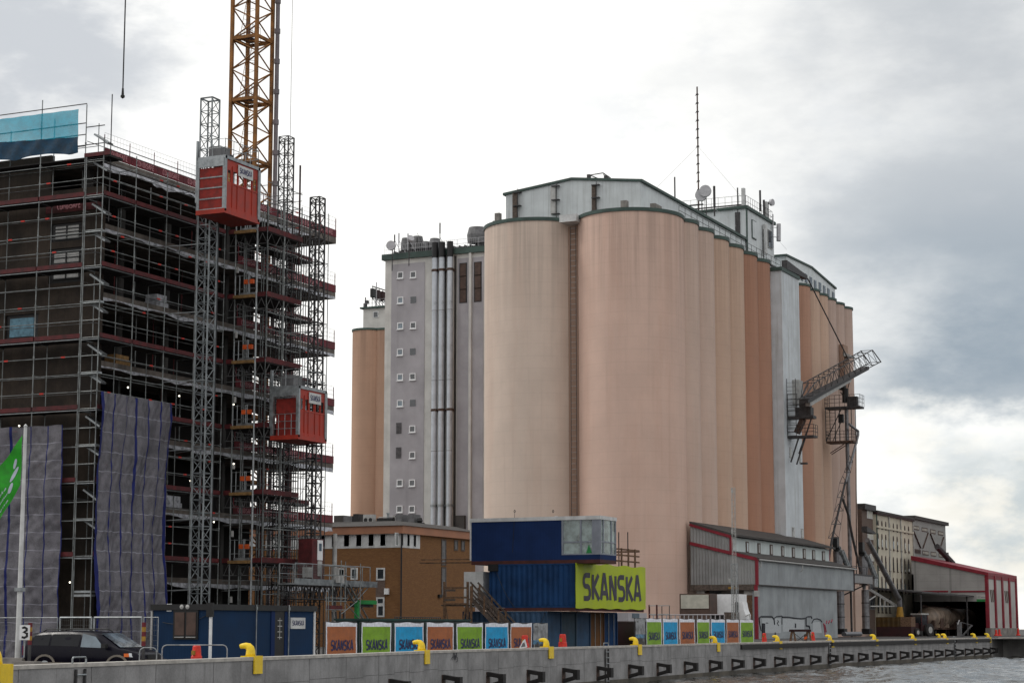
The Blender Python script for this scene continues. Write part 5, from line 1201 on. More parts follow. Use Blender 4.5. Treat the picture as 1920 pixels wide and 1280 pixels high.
# ================================================================== TOWER CRANE
cx, cy = -73.85, 115.6
root = thing('tower_crane', 'ochre yellow lattice tower crane with inner ladder behind the scaffold', 'tower crane', (cx, cy, 0))
hw = 1.02; S = 4.45; zt0 = 38.35 - 8 * S
for sx in (-1, 1):
    for sy in (-1, 1):
        mb = MB(); mb.box(cx + sx * hw - .11, cx + sx * hw + .11, cy + sy * hw - .11, cy + sy * hw + .11, 0, 58); part(root, 'leg', mb, M['craney'])
zz = [zt0 + k * S for k in range(13)]
for z in zz:
    if z > 58: break
    mb = MB()
    for s_ in (-1, 1): mb.beam((cx - hw, cy + s_ * hw, z), (cx + hw, cy + s_ * hw, z), .16, .22); mb.beam((cx + s_ * hw, cy - hw, z), (cx + s_ * hw, cy + hw, z), .16, .22)
    mb.beam((cx - hw, cy - hw, z - .02), (cx + hw, cy + hw, z - .02), .1); part(root, 'collar', mb, M['craney'])
    mb = MB(); mb.box(cx - hw + .15, cx + .1, cy - hw + .1, cy + hw - .1, z + .13, z + .18); railing(mb, [(cx + .1, cy - .9, z + .18), (cx + .1, cy + .9, z + .18)], .95, .016, .25, 1, 4); part(root, 'rest_platform', mb, M['craned'])
    mb = MB()
    C4 = [(cx - hw, cy - hw), (cx + hw, cy - hw), (cx + hw, cy + hw), (cx - hw, cy + hw)]
    for i in range(4):
        a, c = C4[i], C4[(i + 1) % 4]
        if i % 2: a, c = c, a
        for k in range(2):
            zb = z + k * S / 2
            if zb + S / 2 > 58: continue
            mb.tube((*a, zb), (*c, zb + S / 4), .055, 6); mb.tube((*c, zb + S / 4), (*a, zb + S / 2), .055, 6)
    part(root, 'bracing', mb, M['craney'])
    mb = MB(); lx = cx - .55; 
    for dy in (-.22, .22): mb.tube((lx, cy - .5 + dy + .0, z + .2), (lx + .5, cy + .2 + dy, z + S + 1.0), .022, 4)
    k = .3
    while k < S + .8: t_ = (k - .2) / (S + .8); mb.tube((lx + .5 * t_, cy - .72 + .7 * t_, z + k), (lx + .5 * t_, cy - .28 + .7 * t_, z + k), .013, 4); k += .3
    for kz in (2.2, 2.9, 3.6):
        t_ = kz / (S + .8); c0 = Vector((lx + .5 * t_, cy - .5 + .7 * t_, z + kz)); prev = None
        for q_ in range(9):
            an = math.pi * q_ / 8; pp = c0 + Vector((-.0 + .62 * math.sin(an), -.32 * math.cos(an), 0))
            if prev: mb.tube(prev, pp, .013, 4)
            prev = pp
    part(root, 'ladder', mb, M['craney'])
mb = MB(); mb.tube((cx + 1.45, cy + 1.0, 2), (cx + 1.45, cy + 1.0, 57), .15, 10); z = 6
while z < 56: mb.tube((cx + 1.45, cy + 1.0, z), (cx + 1.45, cy + 1.0, z + .35), .2, 10); z += 2.2
part(root, 'concrete_pipe', mb, M['craned'])
mb = MB(); mb.tube((cx + 1.9, cy + 2.2, 20), (cx + 1.9, cy + 2.2, 56), .02, 4); part(root, 'power_cable', mb, M['grey'])
mb = MB(); mb.tube((cx, cy, 58), (cx, cy, 59.2), 1.3, 16); part(root, 'slewing_ring', mb, M['craney'])
mb = MB(); truss(mb, (cx, cy, 60.2), (cx + .2, cy - 38, 60.2), 1.4, 1.6, 24, .07, .04, tri=True); part(root, 'jib', mb, M['craney'])
mb = MB(); truss(mb, (cx, cy, 60.2), (cx, cy + 13, 60.2), 1.4, .9, 9, .07, .04); part(root, 'counter_jib', mb, M['craney'])
mb = MB(); mb.box(cx - .8, cx + .8, cy + 10, cy + 12.8, 57.8, 60.2); part(root, 'counterweight', mb, M['slab'])
mb = MB(); mb.prism([(cy - 1, 59.2), (cy + 1, 59.2), (cy + .2, 67), (cy - .2, 67)], 'x', cx - .4, cx + .4); part(root, 'tower_head', mb, M['craney'])
a = onY(230, 181, 117.5); mb = MB(); mb.tube(a + UZ * .45, (a.x, a.y, 59.4), .045, 6); root2 = thing('crane_hook', 'thin black crane cable with a small hook block against the sky', 'crane hook', tuple(a)); part(root2, 'cable', mb, M['black'])
mb = MB(); mb.tube(a, a + UZ * .5, .09, 8, .06); mb.lathe(a, [(.02, -.14), (.13, -.06), (.13, .06), (.02, .14)], 10); part(root2, 'hook_block', mb, M['black'])
mb = MB(); a2 = Vector((cx + .2, a.y, 59.4)); mb.tube(a2, (a.x, a.y, 59.45), .05, 5); part(root2, 'trolley', mb, M['craney'])
# site lamps in the building
for i, (px, py, lab) in enumerate([(131, 1091, 'small glowing site lamp low in the stair bay of the scaffold'), (36, 798, 'small glowing site lamp above the left tarpaulin'), (240, 726, 'small glowing site lamp above the right tarpaulin'), (336, 742, 'small glowing site lamp in the open floor left of the mast'), (357, 901, 'small glowing site lamp behind the left mast, midway up'), (438, 758, 'small glowing site lamp near the landing beside the lower cage'), (401, 978, 'small glowing site lamp on the left mast near the bottom'), (438, 869, 'small glowing site lamp under the landing tower deck')]):
    p = ony(px, py, YF + .4) if px < 150 else onx(px, py, -66.0 if px < 420 else -64.6); mb = MB(); mb.lathe(p, [(.01, -.05), (.045, -.025), (.05, .015), (.02, .04), (.01, .05)], 10)
    whole('site_lamp', mb, M['lamp_lit'], tuple(p), lab, 'lamp', 'lit site lamps in the bare building')

# slender shoring props standing in the open floors
rp_ = random.Random(9); first = None
for i in range(6):
    for k in range(6):
        z0 = FL[i + 1]; z1 = FL[i] - .42; y = 90.5 + k * 2.3 + rp_.uniform(-.5, .5); x = BX - rp_.uniform(1.2, 3.6)
        mb = MB(); mb.tube((x, y, z0), (x, y, z1), .035, 5); mb.tube((x, y, (z0 + z1) / 2 - .1), (x, y, (z0 + z1) / 2 + .1), .06, 6); mb.box(x - .12, x + .12, y - .12, y + .12, z1 - .02, z1)
        whole('shoring_prop', mb, M['toe' if k % 2 else 'scaf'], (x, y, z0), 'thin shoring prop inside the %s open floor from the top, %s from the left' % (['first', 'second', 'third', 'fourth', 'fifth', 'sixth'][i], ['first', 'second', 'third', 'fourth', 'fifth', 'sixth'][k]), 'prop', 'shoring props in the open floors')
for k, (y, z, w, h, m_, lb) in enumerate(((92.2, FL[3], 1.4, .7, 'plank', 'stack of yellow boards on the open floor below the upper cage'), (96.0, FL[2], 1.2, .9, 'foil', 'pale foil wrapped stack on the open floor left of the mast'), (91.4, FL[4], 1.0, .6, 'lgrey', 'grey block stack on the open floor above the tarpaulin'), (97.5, FL[5], 1.6, .8, 'foil', 'pale foil wrapped stack on the open floor behind the mast'))):
    mb = MB(); mb.box(BX - 1.6, BX - .7, y, y + w, z + .01, z + h * .5); mb.box(BX - 1.55, BX - .75, y + .08, y + w - .1, z + h * .5, z + h); whole('material_stack', mb, M[m_], (BX - 1.1, y, z), lb, 'stack')
# ================================================================== BLUE SITE HUT
HX0, HX1, HY0, HY1, HZ = -52.55, -49.5, 75.0, 84.0, 2.88
root = thing('site_hut', 'blue site hut with dark roof edge, window, narrow dark door and white sign', 'site hut', (-51, 79.5, 0))
mb = MB(); mb.box(HX0, HX1, HY0, HY1, .12, 2.62); part(root, 'wall', mb, M['hutb'])
mb = MB(); mb.box(HX0 - .1, HX1 + .1, HY0 - .1, HY1 + .1, 2.62, HZ); part(root, 'roof_edge', mb, M['black'])
for (x, y) in ((HX1, HY0), (HX1, HY1 - .05)):
    mb = MB(); mb.box(x - .04, x + .06, y - .06, y + .05, .0, 2.62); part(root, 'corner_strip', mb, M['white'])
mb = MB(); mb.box(HX0 - .1, HX0 - .02, HY0 - .06, HY0 + .03, .0, 2.6); part(root, 'downpipe', mb, M['lgrey'])
mb = MB(); mb.box(HX0 + .05, HX1 - .05, HY0 + .05, HY1 - .05, -.02, .12); part(root, 'base_frame', mb, M['black'])
a = ony(327, 1143, HY0); c = ony(372, 1198, HY0)
mb = MB(); mb.box(a.x, c.x, HY0 - .07, HY0 - .01, c.z, a.z); w = part(root, 'window', mb, M['black'])
mx = (a.x + c.x) / 2
for x0, x1 in ((a.x + .1, mx - .06), (mx + .06, c.x - .1)):
    mb = MB(); mb.box(x0, x1, HY0 - .1, HY0 - .065, c.z + .18, a.z - .1); part(w, 'shutter', mb, M['brown'])
    mb = MB(); mb.box(x0, x1, HY0 - .12, HY0 - .07, c.z + .08, c.z + .12); part(w, 'sill', mb, M['lgrey'])
for px in (343, 354):
    p = ony(px, 1137, HY0); mb = MB(); mb.lathe(p - Vector((0, .04, 0)), [(.01, -.10), (.10, -.07), (.12, .0), (.10, .06), (.01, .07)], 12, axis='y'); part(root, 'wall_lamp', mb, M['lgrey'])
p = ony(318, 1138, HY0); mb = MB(); mb.box(p.x - .13, p.x + .12, HY0 - .03, HY0 - .005, p.z - .18, p.z + .16); s_ = part(root, 'notice', mb, M['white'])
for k in range(4): mb = MB(); mb.box(p.x - .09, p.x + .08, HY0 - .036, HY0 - .03, p.z + .08 - k * .07, p.z + .105 - k * .07); part(s_, 'notice_line', mb, M['grey'])
p = ony(396, 1142, HY0); mb = MB(); mb.box(p.x - .18, p.x + .16, HY0 - .12, HY0 - .01, p.z - .32, p.z + .3); part(root, 'meter_box', mb, M['black'])
mb = MB(); q0 = ony(305, 1166, HY0 - .05); q1 = ony(392, 1150, HY0 - .05); prev = q0
for k in range(1, 11):
    t_ = k / 10; pp = q0.lerp(q1, t_) - UZ * (.45 * 4 * t_ * (1 - t_) * .5); mb.tube(prev, pp, .014, 4); prev = pp
part(root, 'hanging_cable', mb, M['black'])
a = onx(515, 1145, HX1); c = onx(531, 1232, HX1)
mb = MB(); mb.box(HX1, HX1 + .03, a.y, c.y, .15, a.z); d = part(root, 'door', mb, M['black'])
mb = MB()
for k in range(4): mb.box(HX1 + .035, HX1 + .05, a.y + .22, c.y - .22, a.z - .45 - k * .26, a.z - .41 - k * .26)
mb.box(HX1 + .035, HX1 + .045, (a.y + c.y) / 2 - .02, (a.y + c.y) / 2 + .02, a.z - 1.3, a.z - .3); part(d, 'pane_grille', mb, M['lgrey'])
for y0, y1 in ((a.y - .35, a.y - .03), (c.y + .03, c.y + .25)):
    mb = MB(); mb.box(HX1, HX1 + .05, y0, y1, .15, 2.6); part(root, 'cover_strip', mb, M['hutb2'] if 'hutb2' in M else M['cabb'])
for px in (480, 541):
    p = onx(px, 1170, HX1 + .1); mb = MB(); mb.tube((HX1 + .12, p.y, .0), (HX1 + .12, p.y, 2.9), .03, 6); mb.box(HX1, HX1 + .16, p.y - .05, p.y + .05, 2.66, 2.8); part(root, 'steel_stay', mb, M['steel'])
a = onx(545, 1157, HX1 + .02); c = onx(572, 1178, HX1 + .02)
mb = MB(); mb.box(HX1, HX1 + .03, a.y, c.y, c.z, a.z); sg = part(root, 'sign', mb, M['dimwhite'])
mt = MB(); L_ = c.y - a.y; lettering(mt, 'SKANSKA', (HX1 + .03, a.y + L_ * .11, (a.z + c.z) / 2 - .10), UY, UZ, .22, L_ * .78, .19, .006); part(sg, 'sign_lettering', mt, M['letter'])

# ================================================================== VAN  (local: x forward, z up)
def van():
    root = thing('parked_van', 'dark blue black people carrier with beige sills behind the quay wall', 'van', (0, 0, 0))
    Wd = .92
    # body: sections along x, each a half outline (y, z) mirrored
    sec = [(-2.42, .86, .55, 1.05, .80, 1.12), (-2.36, .88, .45, 1.10, .78, 1.45), (-2.15, .90, .36, 1.12, .74, 1.66), (-1.7, .92, .32, 1.12, .72, 1.74), (-.6, .93, .32, 1.10, .71, 1.77), (.35, .93, .32, 1.06, .70, 1.73), (.72, .93, .32, 1.04, .70, 1.62),
           (1.15, .93, .33, 1.02, .76, 1.32), (1.52, .92, .34, 1.00, .84, 1.06), (1.9, .90, .36, .93, .80, .98), (2.25, .84, .40, .80, .70, .86), (2.44, .72, .46, .66, .60, .70)]
    def ring(s, w1, zb, zm, w2, zt):
        y = [(0, zb), (w1 * .9, zb), (w1, zb + .10), (w1, (zb + zm) / 2), (w1 * .995, zm), ((w1 * .45 + w2 * .55), (zm + zt) / 2 + .03 * (zt - zm)), (w2, zt - .06 * (zt - zm)), (w2 * .86, zt), (0, zt + .02)]
        return [Vector((s, a, b)) for a, b in y] + [Vector((s, -a, b)) for a, b in y[-2:0:-1]]
    rings = [ring(*s_) for s_ in sec]; n = len(rings[0]); mb = MB()
    for r_ in rings: mb.v += r_
    for i in range(len(rings) - 1):
        for k in range(n): a, b = i * n + k, i * n + (k + 1) % n; mb.face((a, b, b + n, a + n))
    mb.face(range(n)); mb.face([(len(rings) - 1) * n + k for k in range(n)][::-1])
    b = part(root, 'body', mb, M['paint'], smooth=True)
    # glazing
    def sidewin(x0, x1, nm, sy):
        mb = MB(); P = []
        for x, f in ((x0, 0), (x1, 0), (x1, 1), (x0, 1)):
            for s0, s1 in zip(sec, sec[1:]):
                if s0[0] <= x <= s1[0]: t = (x - s0[0]) / (s1[0] - s0[0]); s_ = [u + (v - u) * t for u, v in zip(s0, s1)]
            _, w1, zb, zm, w2, zt = s_; z = zm + .04 if f == 0 else zt - .16 * (zt - zm) - .02
            t = (z - zm) / (zt - zm); mid = (w1 * .45 + w2 * .55); y = (w1 + (mid - w1) * t / .53) if t < .53 else mid + (w2 - mid) * (t - .53) / .41
            P.append(Vector((x, sy * (y + .008), z)))
        mb.quad(*P); part(root, nm, mb, M['vglass'])
    M['vglass'] = M.get('vglass') or mat('tinted_car_glass', (.006, .007, .01), .12, 0, .1, 2, spec=.22)
    for sy in (-1, 1):
        sidewin(-2.05, -1.35, 'side_window', sy); sidewin(-1.27, -.10, 'side_window', sy)
        mb = MB(); 
        pts = [(.0, 1.10), (.98, 1.06), (.55, 1.53), (.0, 1.66)]
        q_ = [Vector((x, sy * (.93 - .15 * (z - 1.06) / .6 * 1.05 + .012), z)) for x, z in pts]; mb.quad(*q_); part(root, 'side_window', mb, M['glassb'])
    mb = MB(); mb.add([(.66, -.66, 1.66), (.66, .66, 1.66), (1.53, .80, 1.085), (1.53, -.80, 1.085)], [(0, 1, 2, 3)]); mb.v = [v + Vector((.03, 0, .012)) for v in mb.v]; part(root, 'windscreen', mb, M['wind'])
    for sy in (-1, 1):
        mb = MB(); mb.box(-2.44, 1.05, sy * .935 - .02, sy * .935 + .02, .30, .46); part(root, 'sill', mb, M['vanlow'])
        mb = MB(); mb.hexa([(2.0, sy * .80 - .12, .70), (2.36, sy * .66 - .08, .68), (2.36, sy * .66 + .10, .68), (2.0, sy * .80 + .10, .70), (1.98, sy * .80 - .12, .86), (2.28, sy * .66 - .08, .82), (2.28, sy * .66 + .10, .82), (1.98, sy * .80 + .10, .88)]); part(root, 'headlight', mb, M['lamp'])
        mb = MB(); mb.box(1.78, 1.98, sy * .885 - .03, sy * .885 + .03, .70, .84); part(root, 'indicator', mb, M['amber'])
        mb = MB(); mb.box(-2.46, -2.38, sy * .84 - .07, sy * .84 + .05, .75, 1.15); part(root, 'rear_light', mb, M['redb'])
        mb = MB(); mb.box(.98, 1.16, sy * 1.06 - .1, sy * 1.06 + .08, 1.06, 1.24); mb.box(1.0, 1.08, sy * .93 - .05, sy * 1.0 + .05, 1.06, 1.12); part(root, 'mirror', mb, M['black'])
        mb = MB(); mb.tube((-1.6, sy * .66, 1.83), (.15, sy * .66, 1.85), .025); mb.tube((-1.6, sy * .66, 1.83), (-1.75, sy * .66, 1.74), .025); mb.tube((.15, sy * .66, 1.85), (.35, sy * .66, 1.74), .025); part(root, 'roof_rail', mb, M['black'])
        for x in (-1.48, 1.52):
            mb = MB(); mb.lathe((x, sy * .80, .33), [(.0, .13), (.26, .13), (.33, .09), (.33, -.09), (.0, -.09)], 24, axis='y'); wv = part(root, 'wheel', mb, M['dark'])
            mb = MB(); mb.lathe((x, sy * (.80 + .135), .33), [(.01, .02 * sy), (.2, .0)], 18, axis='y'); part(wv, 'hubcap', mb, M['steel'])
            mb = MB(); A = [math.radians(a) for a in range(0, 181, 15)]
            for a0_, a1_ in zip(A, A[1:]):
                P0 = [(x + r_ * math.cos(t_), .33 + r_ * math.sin(t_)) for r_, t_ in ((.38, a0_), (.46, a0_), (.46, a1_), (.38, a1_))]
                mb.prism(P0, 'y', sy * .945 - .02, sy * .945 + .02)
            part(root, 'wheel_arch', mb, M['vanlow'])
    mb = MB(); mb.box(2.2, 2.52, -.80, .80, .36, .60); part(root, 'front_bumper', mb, M['vanlow']); mb = MB(); mb.box(2.36, 2.47, -.42, .42, .62, .80); part(root, 'grille', mb, M['black'])
    mb = MB(); mb.box(-2.52, -2.36, -.86, .86, .36, .60); part(root, 'rear_bumper', mb, M['vanlow'])
    mb = MB(); mb.box(2.52, 2.54, -.26, .26, .42, .53); part(root, 'number_plate', mb, M['white'])
    mb = MB(); mb.box(-.02, .0, -.94, -.93, .35, 1.1); part(root, 'door_seam', mb, M['black'])
    return root
v = van(); v.location = (-50.45, 67.9, 0); v.scale = (1.2, 1.0, .97)
# ---- flagpole, flag, number sign, posts
P0 = onY(33, 1226, 84); pole = thing('flagpole', 'white flagpole on a concrete plinth at the left edge', 'flagpole', (P0.x, P0.y, 0))
top = onY(33, 800, 84).z
mb = MB(); mb.tube((P0.x, P0.y, .6), (P0.x, P0.y, 3.5), .115, 12, .105); mb.tube((P0.x, P0.y, 3.5), (P0.x, P0.y, top), .10, 12, .07); part(pole, 'pole', mb, M['dimwhite'])
mb = MB(); mb.lathe((P0.x, P0.y, top), [(.02, -.02), (.09, .03), (.02, .12)], 10); part(pole, 'finial', mb, M['dimwhite']); mb = MB(); mb.box(P0.x - 1.1, P0.x + .7, P0.y - .6, P0.y + .6, 0, .6); part(pole, 'plinth', mb, M['slab'])
mb = MB(); mb.box(P0.x - .16, P0.x + .16, P0.y - .16, P0.y + .16, 3.35, 3.5); part(pole, 'clamp', mb, M['steel'])
# flag hangs limp to the left of the pole in the plane facing the camera
R_ = Vector((math.cos(YAW), math.sin(YAW), 0)); D_ = Vector((-hx, -hy, 0))
z0 = top - .35; nU, nV = 26, 30; mb = MB()
def flagpt(u, v):
    # u: 0 at the pole .. 1 at the free end, v: 0 top .. 1 bottom ; the free end droops
    x = -.12 - u * 1.05 * (1 - .0 * v); z = z0 - v * (2.1) - u * 1.75 + .25 * u * u - .25 * u * v
    d = .14 * math.sin(u * 9 + v * 2.5) * u + .05 * math.sin(v * 8 + u * 5)
    return Vector((P0.x, P0.y, 0)) + R_ * x + D_ * d + UZ * z
for j in range(nV + 1):
    for i in range(nU + 1): mb.v.append(flagpt(i / nU, j / nV))
for j in range(nV):
    for i in range(nU): a = j * (nU + 1) + i; mb.face((a, a + 1, a + nU + 2, a + nU + 1))
fl = thing('flag', 'limp bright green flag with three pale petals and small white writing', 'flag', (P0.x, P0.y, z0))
part(fl, 'cloth', mb, M['flag'], smooth=True)
def fdec(u, v): return flagpt(u, v) + D_ * .02
M['petal'] = mat('pale_petal', (.45, .50, .58), .6, 0, .05, 3)
for (u, v, ru, rv, an) in ((.26, .36, .10, .085, 0), (.28, .55, .17, .07, 0), (.40, .72, .12, .085, .3)):
    mb = MB(); n = 14; c = fdec(u, v); mb.v.append(c)
    for k in range(n): t_ = 2 * math.pi * k / n; mb.v.append(fdec(u + ru * math.cos(t_) * (1 if rv < .075 else abs(math.cos(t_)) ** .4 * .8), v + rv * math.sin(t_)))
    for k in range(n): mb.face((0, 1 + k, 1 + (k + 1) % n))
    part(fl, 'petal', mb, M['petal'])
def flagtext(word, u0, v0, h, w):
    mb = MB(); b2 = MB(); lettering(b2, word, (0, 0, 0), UX, UZ, h, w, .16, 0)
    mb.f = b2.f; mb.m = b2.m; mb.v = [fdec(u0 - p.x, v0 - p.z) for p in b2.v]; part(fl, 'flag_lettering', mb, M['petal'])
flagtext('enoka', .98, .62, .055, .42); flagtext('kommun', .98, .76, .055, .55); flagtext('utena', .98, .90, .05, .5)
p = onY(46, 1185, 74); root = thing('number_sign', 'small white board with a black figure 3 on a concrete foot', 'sign', (p.x, p.y, 0))
mb = MB(); q_ = [p + R_ * a + UZ * b for a, b in ((-.19, -.27), (.19, -.27), (.19, .27), (-.19, .27))]; mb.hexa([q_[0], q_[1], q_[1] - D_ * .03, q_[0] - D_ * .03, q_[3], q_[2], q_[2] - D_ * .03, q_[3] - D_ * .03]); bd = part(root, 'board', mb, M['white'])
mt = MB(); lettering(mt, '3', p - R_ * .115 - UZ * .19, R_, UZ, .38, .24, .20, .012); part(bd, 'figure', mt, M['black'])
mb = MB(); mb.box(p.x - .5, p.x + .5, p.y - .05, p.y + .4, 0, .62); part(root, 'concrete_foot', mb, M['slab']); mb = MB(); mb.tube(p - UZ * .9 - D_ * .05, p - D_ * .05, .03); part(root, 'post', mb, M['steel'])
for px, y0, y1, lab in ((57, 1167, 1208, 'red and yellow striped marker post beside the number sign'), (270, 1166, 1210, 'red and yellow striped marker post in front of the van bonnet')):
    a = onY(px, y0, 76); c = onY(px, y1, 76); root = thing('marker_post', lab, 'marker post', (a.x, a.y, 0), 'striped marker posts'); n = 5
    for k in range(n):
        mb = MB(); zA = c.z + (a.z - c.z) * k / n; zB = c.z + (a.z - c.z) * (k + 1) / n; mb.box(a.x - .06, a.x + .06, a.y - .05, a.y + .05, zA, zB); part(root, 'stripe', mb, M['redb'] if k % 2 == 0 else M['sock'])
    mb = MB(); mb.box(a.x - .05, a.x + .05, a.y - .04, a.y + .04, 0, c.z); part(root, 'stem', mb, M['dsteel'])
# mesh site fence, left
def mesh_panel(x0, x1, y, zt, lab, gate=False):
    root = thing('mesh_fence_panel', lab, 'fence', ((x0 + x1) / 2, y, 0), 'wire mesh fence panels at the left')
    r = .045 if gate else .022
    mb = MB(); mb.path([(x0, y, .05), (x0, y, zt), (x1, y, zt), (x1, y, .05), (x0, y, .15)], r, 6); part(root, 'frame', mb, M['steel'])
    mb = MB(); x = x0
    while x < x1: mb.tube((x, y, .1), (x, y, zt), .005, 3); x += .11
    z = .2
    while z < zt: mb.tube((x0, y, z), (x1, y, z), .005, 3); z += .22
    part(root, 'wire_mesh', mb, M['mesh'], kind='stuff')
for i, (a_, c_, g_) in enumerate([(-14, 36, 0), (38, 108, 0), (113, 172, 1), (177, 266, 1), (270, 297, 0)]):
    x0 = ony(a_, 1157, 72.4).x; x1 = ony(c_, 1157, 72.4).x; zt = ony(150, 1157, 72.4).z
    mesh_panel(x0, x1, 72.4, zt, 'wire mesh fence panel ' + ['at the far left behind the flagpole', 'behind the number sign and the rear of the van', 'with a thick grey frame behind the van roof', 'with a thick grey frame behind the van bonnet', 'narrow, between bonnet and blue hut'][i], g_)
# crowd barriers
def barrier(px0, px1, Y, ztop, lab):
    a = onY(px0, 1215, Y); c = onY(px1, 1215, Y); a.z = c.z = 0; d = (c - a).normalized(); L = (c - a).length
    root = thing('crowd_barrier', lab, 'barrier', tuple(a), 'round cornered crowd barriers'); mb = MB(); r = .16
    P = [a, a + UZ * (ztop - r)] + [a + d * (r - r * math.cos(t_)) + UZ * (ztop - r + r * math.sin(t_)) for t_ in (.5, 1.0, 1.57)] + [a + d * (L - r) + UZ * ztop] + [a + d * (L - r + r * math.sin(t_)) + UZ * (ztop - r + r * math.cos(t_)) for t_ in (.5, 1.0, 1.57)] + [c]
    mb.path(P, .024, 6); part(root, 'frame', mb, M['steel']); 
    for zz in (ztop - .52, ztop - .8): 
        mb = MB(); mb.tube(a + UZ * zz, c + UZ * zz, .02, 5); part(root, 'cross_bar', mb, M['steel'])
    for k in (1, 3): mb = MB(); mb.tube(a + d * (L * k / 4 - .2) + UZ * (ztop - .52), a + d * (L * k / 4 + .2) + UZ * (ztop - .52), .027, 6); part(root, 'orange_sleeve', mb, M['orange'])
barrier(304, 426, 70, 1.24, 'round cornered steel crowd barrier in front of the blue hut'); barrier(262, 294, 69, 1.16, 'round cornered steel crowd barrier at the front of the van')
# red barrels
def barrel(px, y0, y1, Y, lab, top=None):
    a = onY(px, y0, Y); zt = a.z; zb = gz(a.y); h = zt - zb; root = thing('traffic_barrel', lab, 'traffic barrel', (a.x, a.y, zb), 'red plastic traffic barrels')
    r0 = h * .25; mb = MB(); mb.lathe((a.x, a.y, zb), [(0.001, 0), (r0, 0), (r0, .08), (r0 * .82, .12), (r0 * .74, h * .4), (r0 * .66, h * .42), (r0 * .6, h * .7), (r0 * .52, h * .72), (r0 * .44, h * .97), (r0 * .36, h), (.001, h)], 20); part(root, 'body', mb, M['cone'])
    mb = MB(); mb.box(a.x - .05, a.x + .05, a.y - r0 * .66 - .05, a.y - r0 * .5, zb + h * .74, zb + h * .86); part(root, 'reflector', mb, M['sock'])
barrel(369, 1209, 1240, 69, 'red plastic traffic barrel behind the crowd barrier by the blue hut'); barrel(984, 1190, 1220, 104, 'red plastic traffic barrel in front of the last orange banner'); barrel(1055, 1188, 1214, 108, 'red plastic traffic barrel in front of the blue containers')
barrel(1433, 1186, 1203, 158, 'red plastic traffic barrel at the red trimmed corner of the warehouse'); barrel(1524, 1184, 1203, 172, 'red plastic traffic barrel right of the trestle barrier')
a = onY(981, 1205, 103.6); mb = MB(); q_ = [a + R_ * x + UZ * z for x, z in ((-.22, -.28), (.22, -.2), (.1, .22), (-.02, .12))]; q_ += [v_ - D_ * .02 for v_ in q_]; mb.hexa(q_); root = thing('notice_sheet', 'tilted white notice sheet hanging at the red barrel', 'notice', tuple(a)); s_ = part(root, 'sheet', mb, M['white'])
mb = MB(); q_ = [a + R_ * x + UZ * z + D_ * .01 for x, z in ((-.12, -.2), (.12, -.16), (.06, .05), (-.03, .0))]; mb.quad(*q_); part(s_, 'printed_field', mb, M['grey'])
# ================================================================== BANNER FENCE
def banner_panel(x, y0, y1, zt, colr, lab, blab, word='SKANSKA', poster=False, side=1, gx=0.0):
    zb = gz(y0)
    root = thing('fence_panel', lab, 'fence', (x, (y0 + y1) / 2, zb), 'site fence panels carrying banners')
    mb = MB(); mb.path([(x, y0, zb), (x, y0, zt), (x, y1, zt), (x, y1, zb)], .024, 6); mb.tube((x, y0, zb + .2), (x, y1, zb + .2), .018, 5); part(root, 'frame', mb, M['dsteel'])
    mb = MB(); mb.box(x - .35, x + .3, y1 - .02, y1 + .22, zb - .02, zb + .14); part(root, 'foot', mb, M['slab'])
    mb = MB(); mb.box(x - .04, x - .01, y1 + .03, y1 + .17, zb, zt - .08); part(root, 'clamp_post', mb, M['black'])
    b = thing('banner', blab, 'banner', (x + .05, (y0 + y1) / 2, zb), 'advertising banners on the site fence')
    rr = random.Random(int(y0 * 10)); ph = [rr.uniform(0, 6) for _ in range(6)]
    a, c = y0 + .10, y1 - .06; n, m_ = 26, 18
    def pt(u, v):
        z = (zt - .02) + ((zb + .06) - (zt - .02)) * v; y = a + (c - a) * u
        w = .009 * math.sin(u * 5 + v * 4 + ph[0]) + .005 * math.sin(u * 9 - v * 9 + ph[1]) + .004 * math.sin(v * 19 + ph[2] + u * 4)
        return Vector((x + .055 + w, y, z - (.03 * math.sin(u * 9 + ph[3]) if v < .01 else 0)))
    def sheet(u0, u1, v0, v1, mtl, nm, off=0):
        mb = MB()
        for j in range(m_ + 1):
            for i in range(n + 1): p_ = pt(u0 + (u1 - u0) * i / n, v0 + (v1 - v0) * j / m_); p_.x += off; mb.v.append(p_)
        for j in range(m_):
            for i in range(n): k = j * (n + 1) + i; mb.face((k, k + 1, k + n + 2, k + n + 1))
        return part(b, nm, mb, mtl, smooth=True)
    if poster: return root, b, sheet, pt
    sheet(0, 1, 0, .10, M['bwhite'], 'hem'); sheet(0, .03, .10, 1, M['bwhite'], 'hem'); sheet(.97, 1, .10, 1, M['bwhite'], 'hem')
    f = sheet(.03, .97, .10, 1, M[colr], 'field')
    b2 = MB(); lettering(b2, word, (0, 0, 0), UX, UZ, 1, 1, .20, 0)
    # letters follow the cloth
    mt = MB(); mt.f = list(b2.f); mt.m = list(b2.m)
    zv = .23; v0 = .66
    mt.v = [pt(.15 + .72 * p.x, v0 - (zv * p.z)) + Vector((.015, 0, 0)) for p in b2.v]
    part(f, 'banner_lettering', mt, M['letter'])
    return root, b, sheet, pt
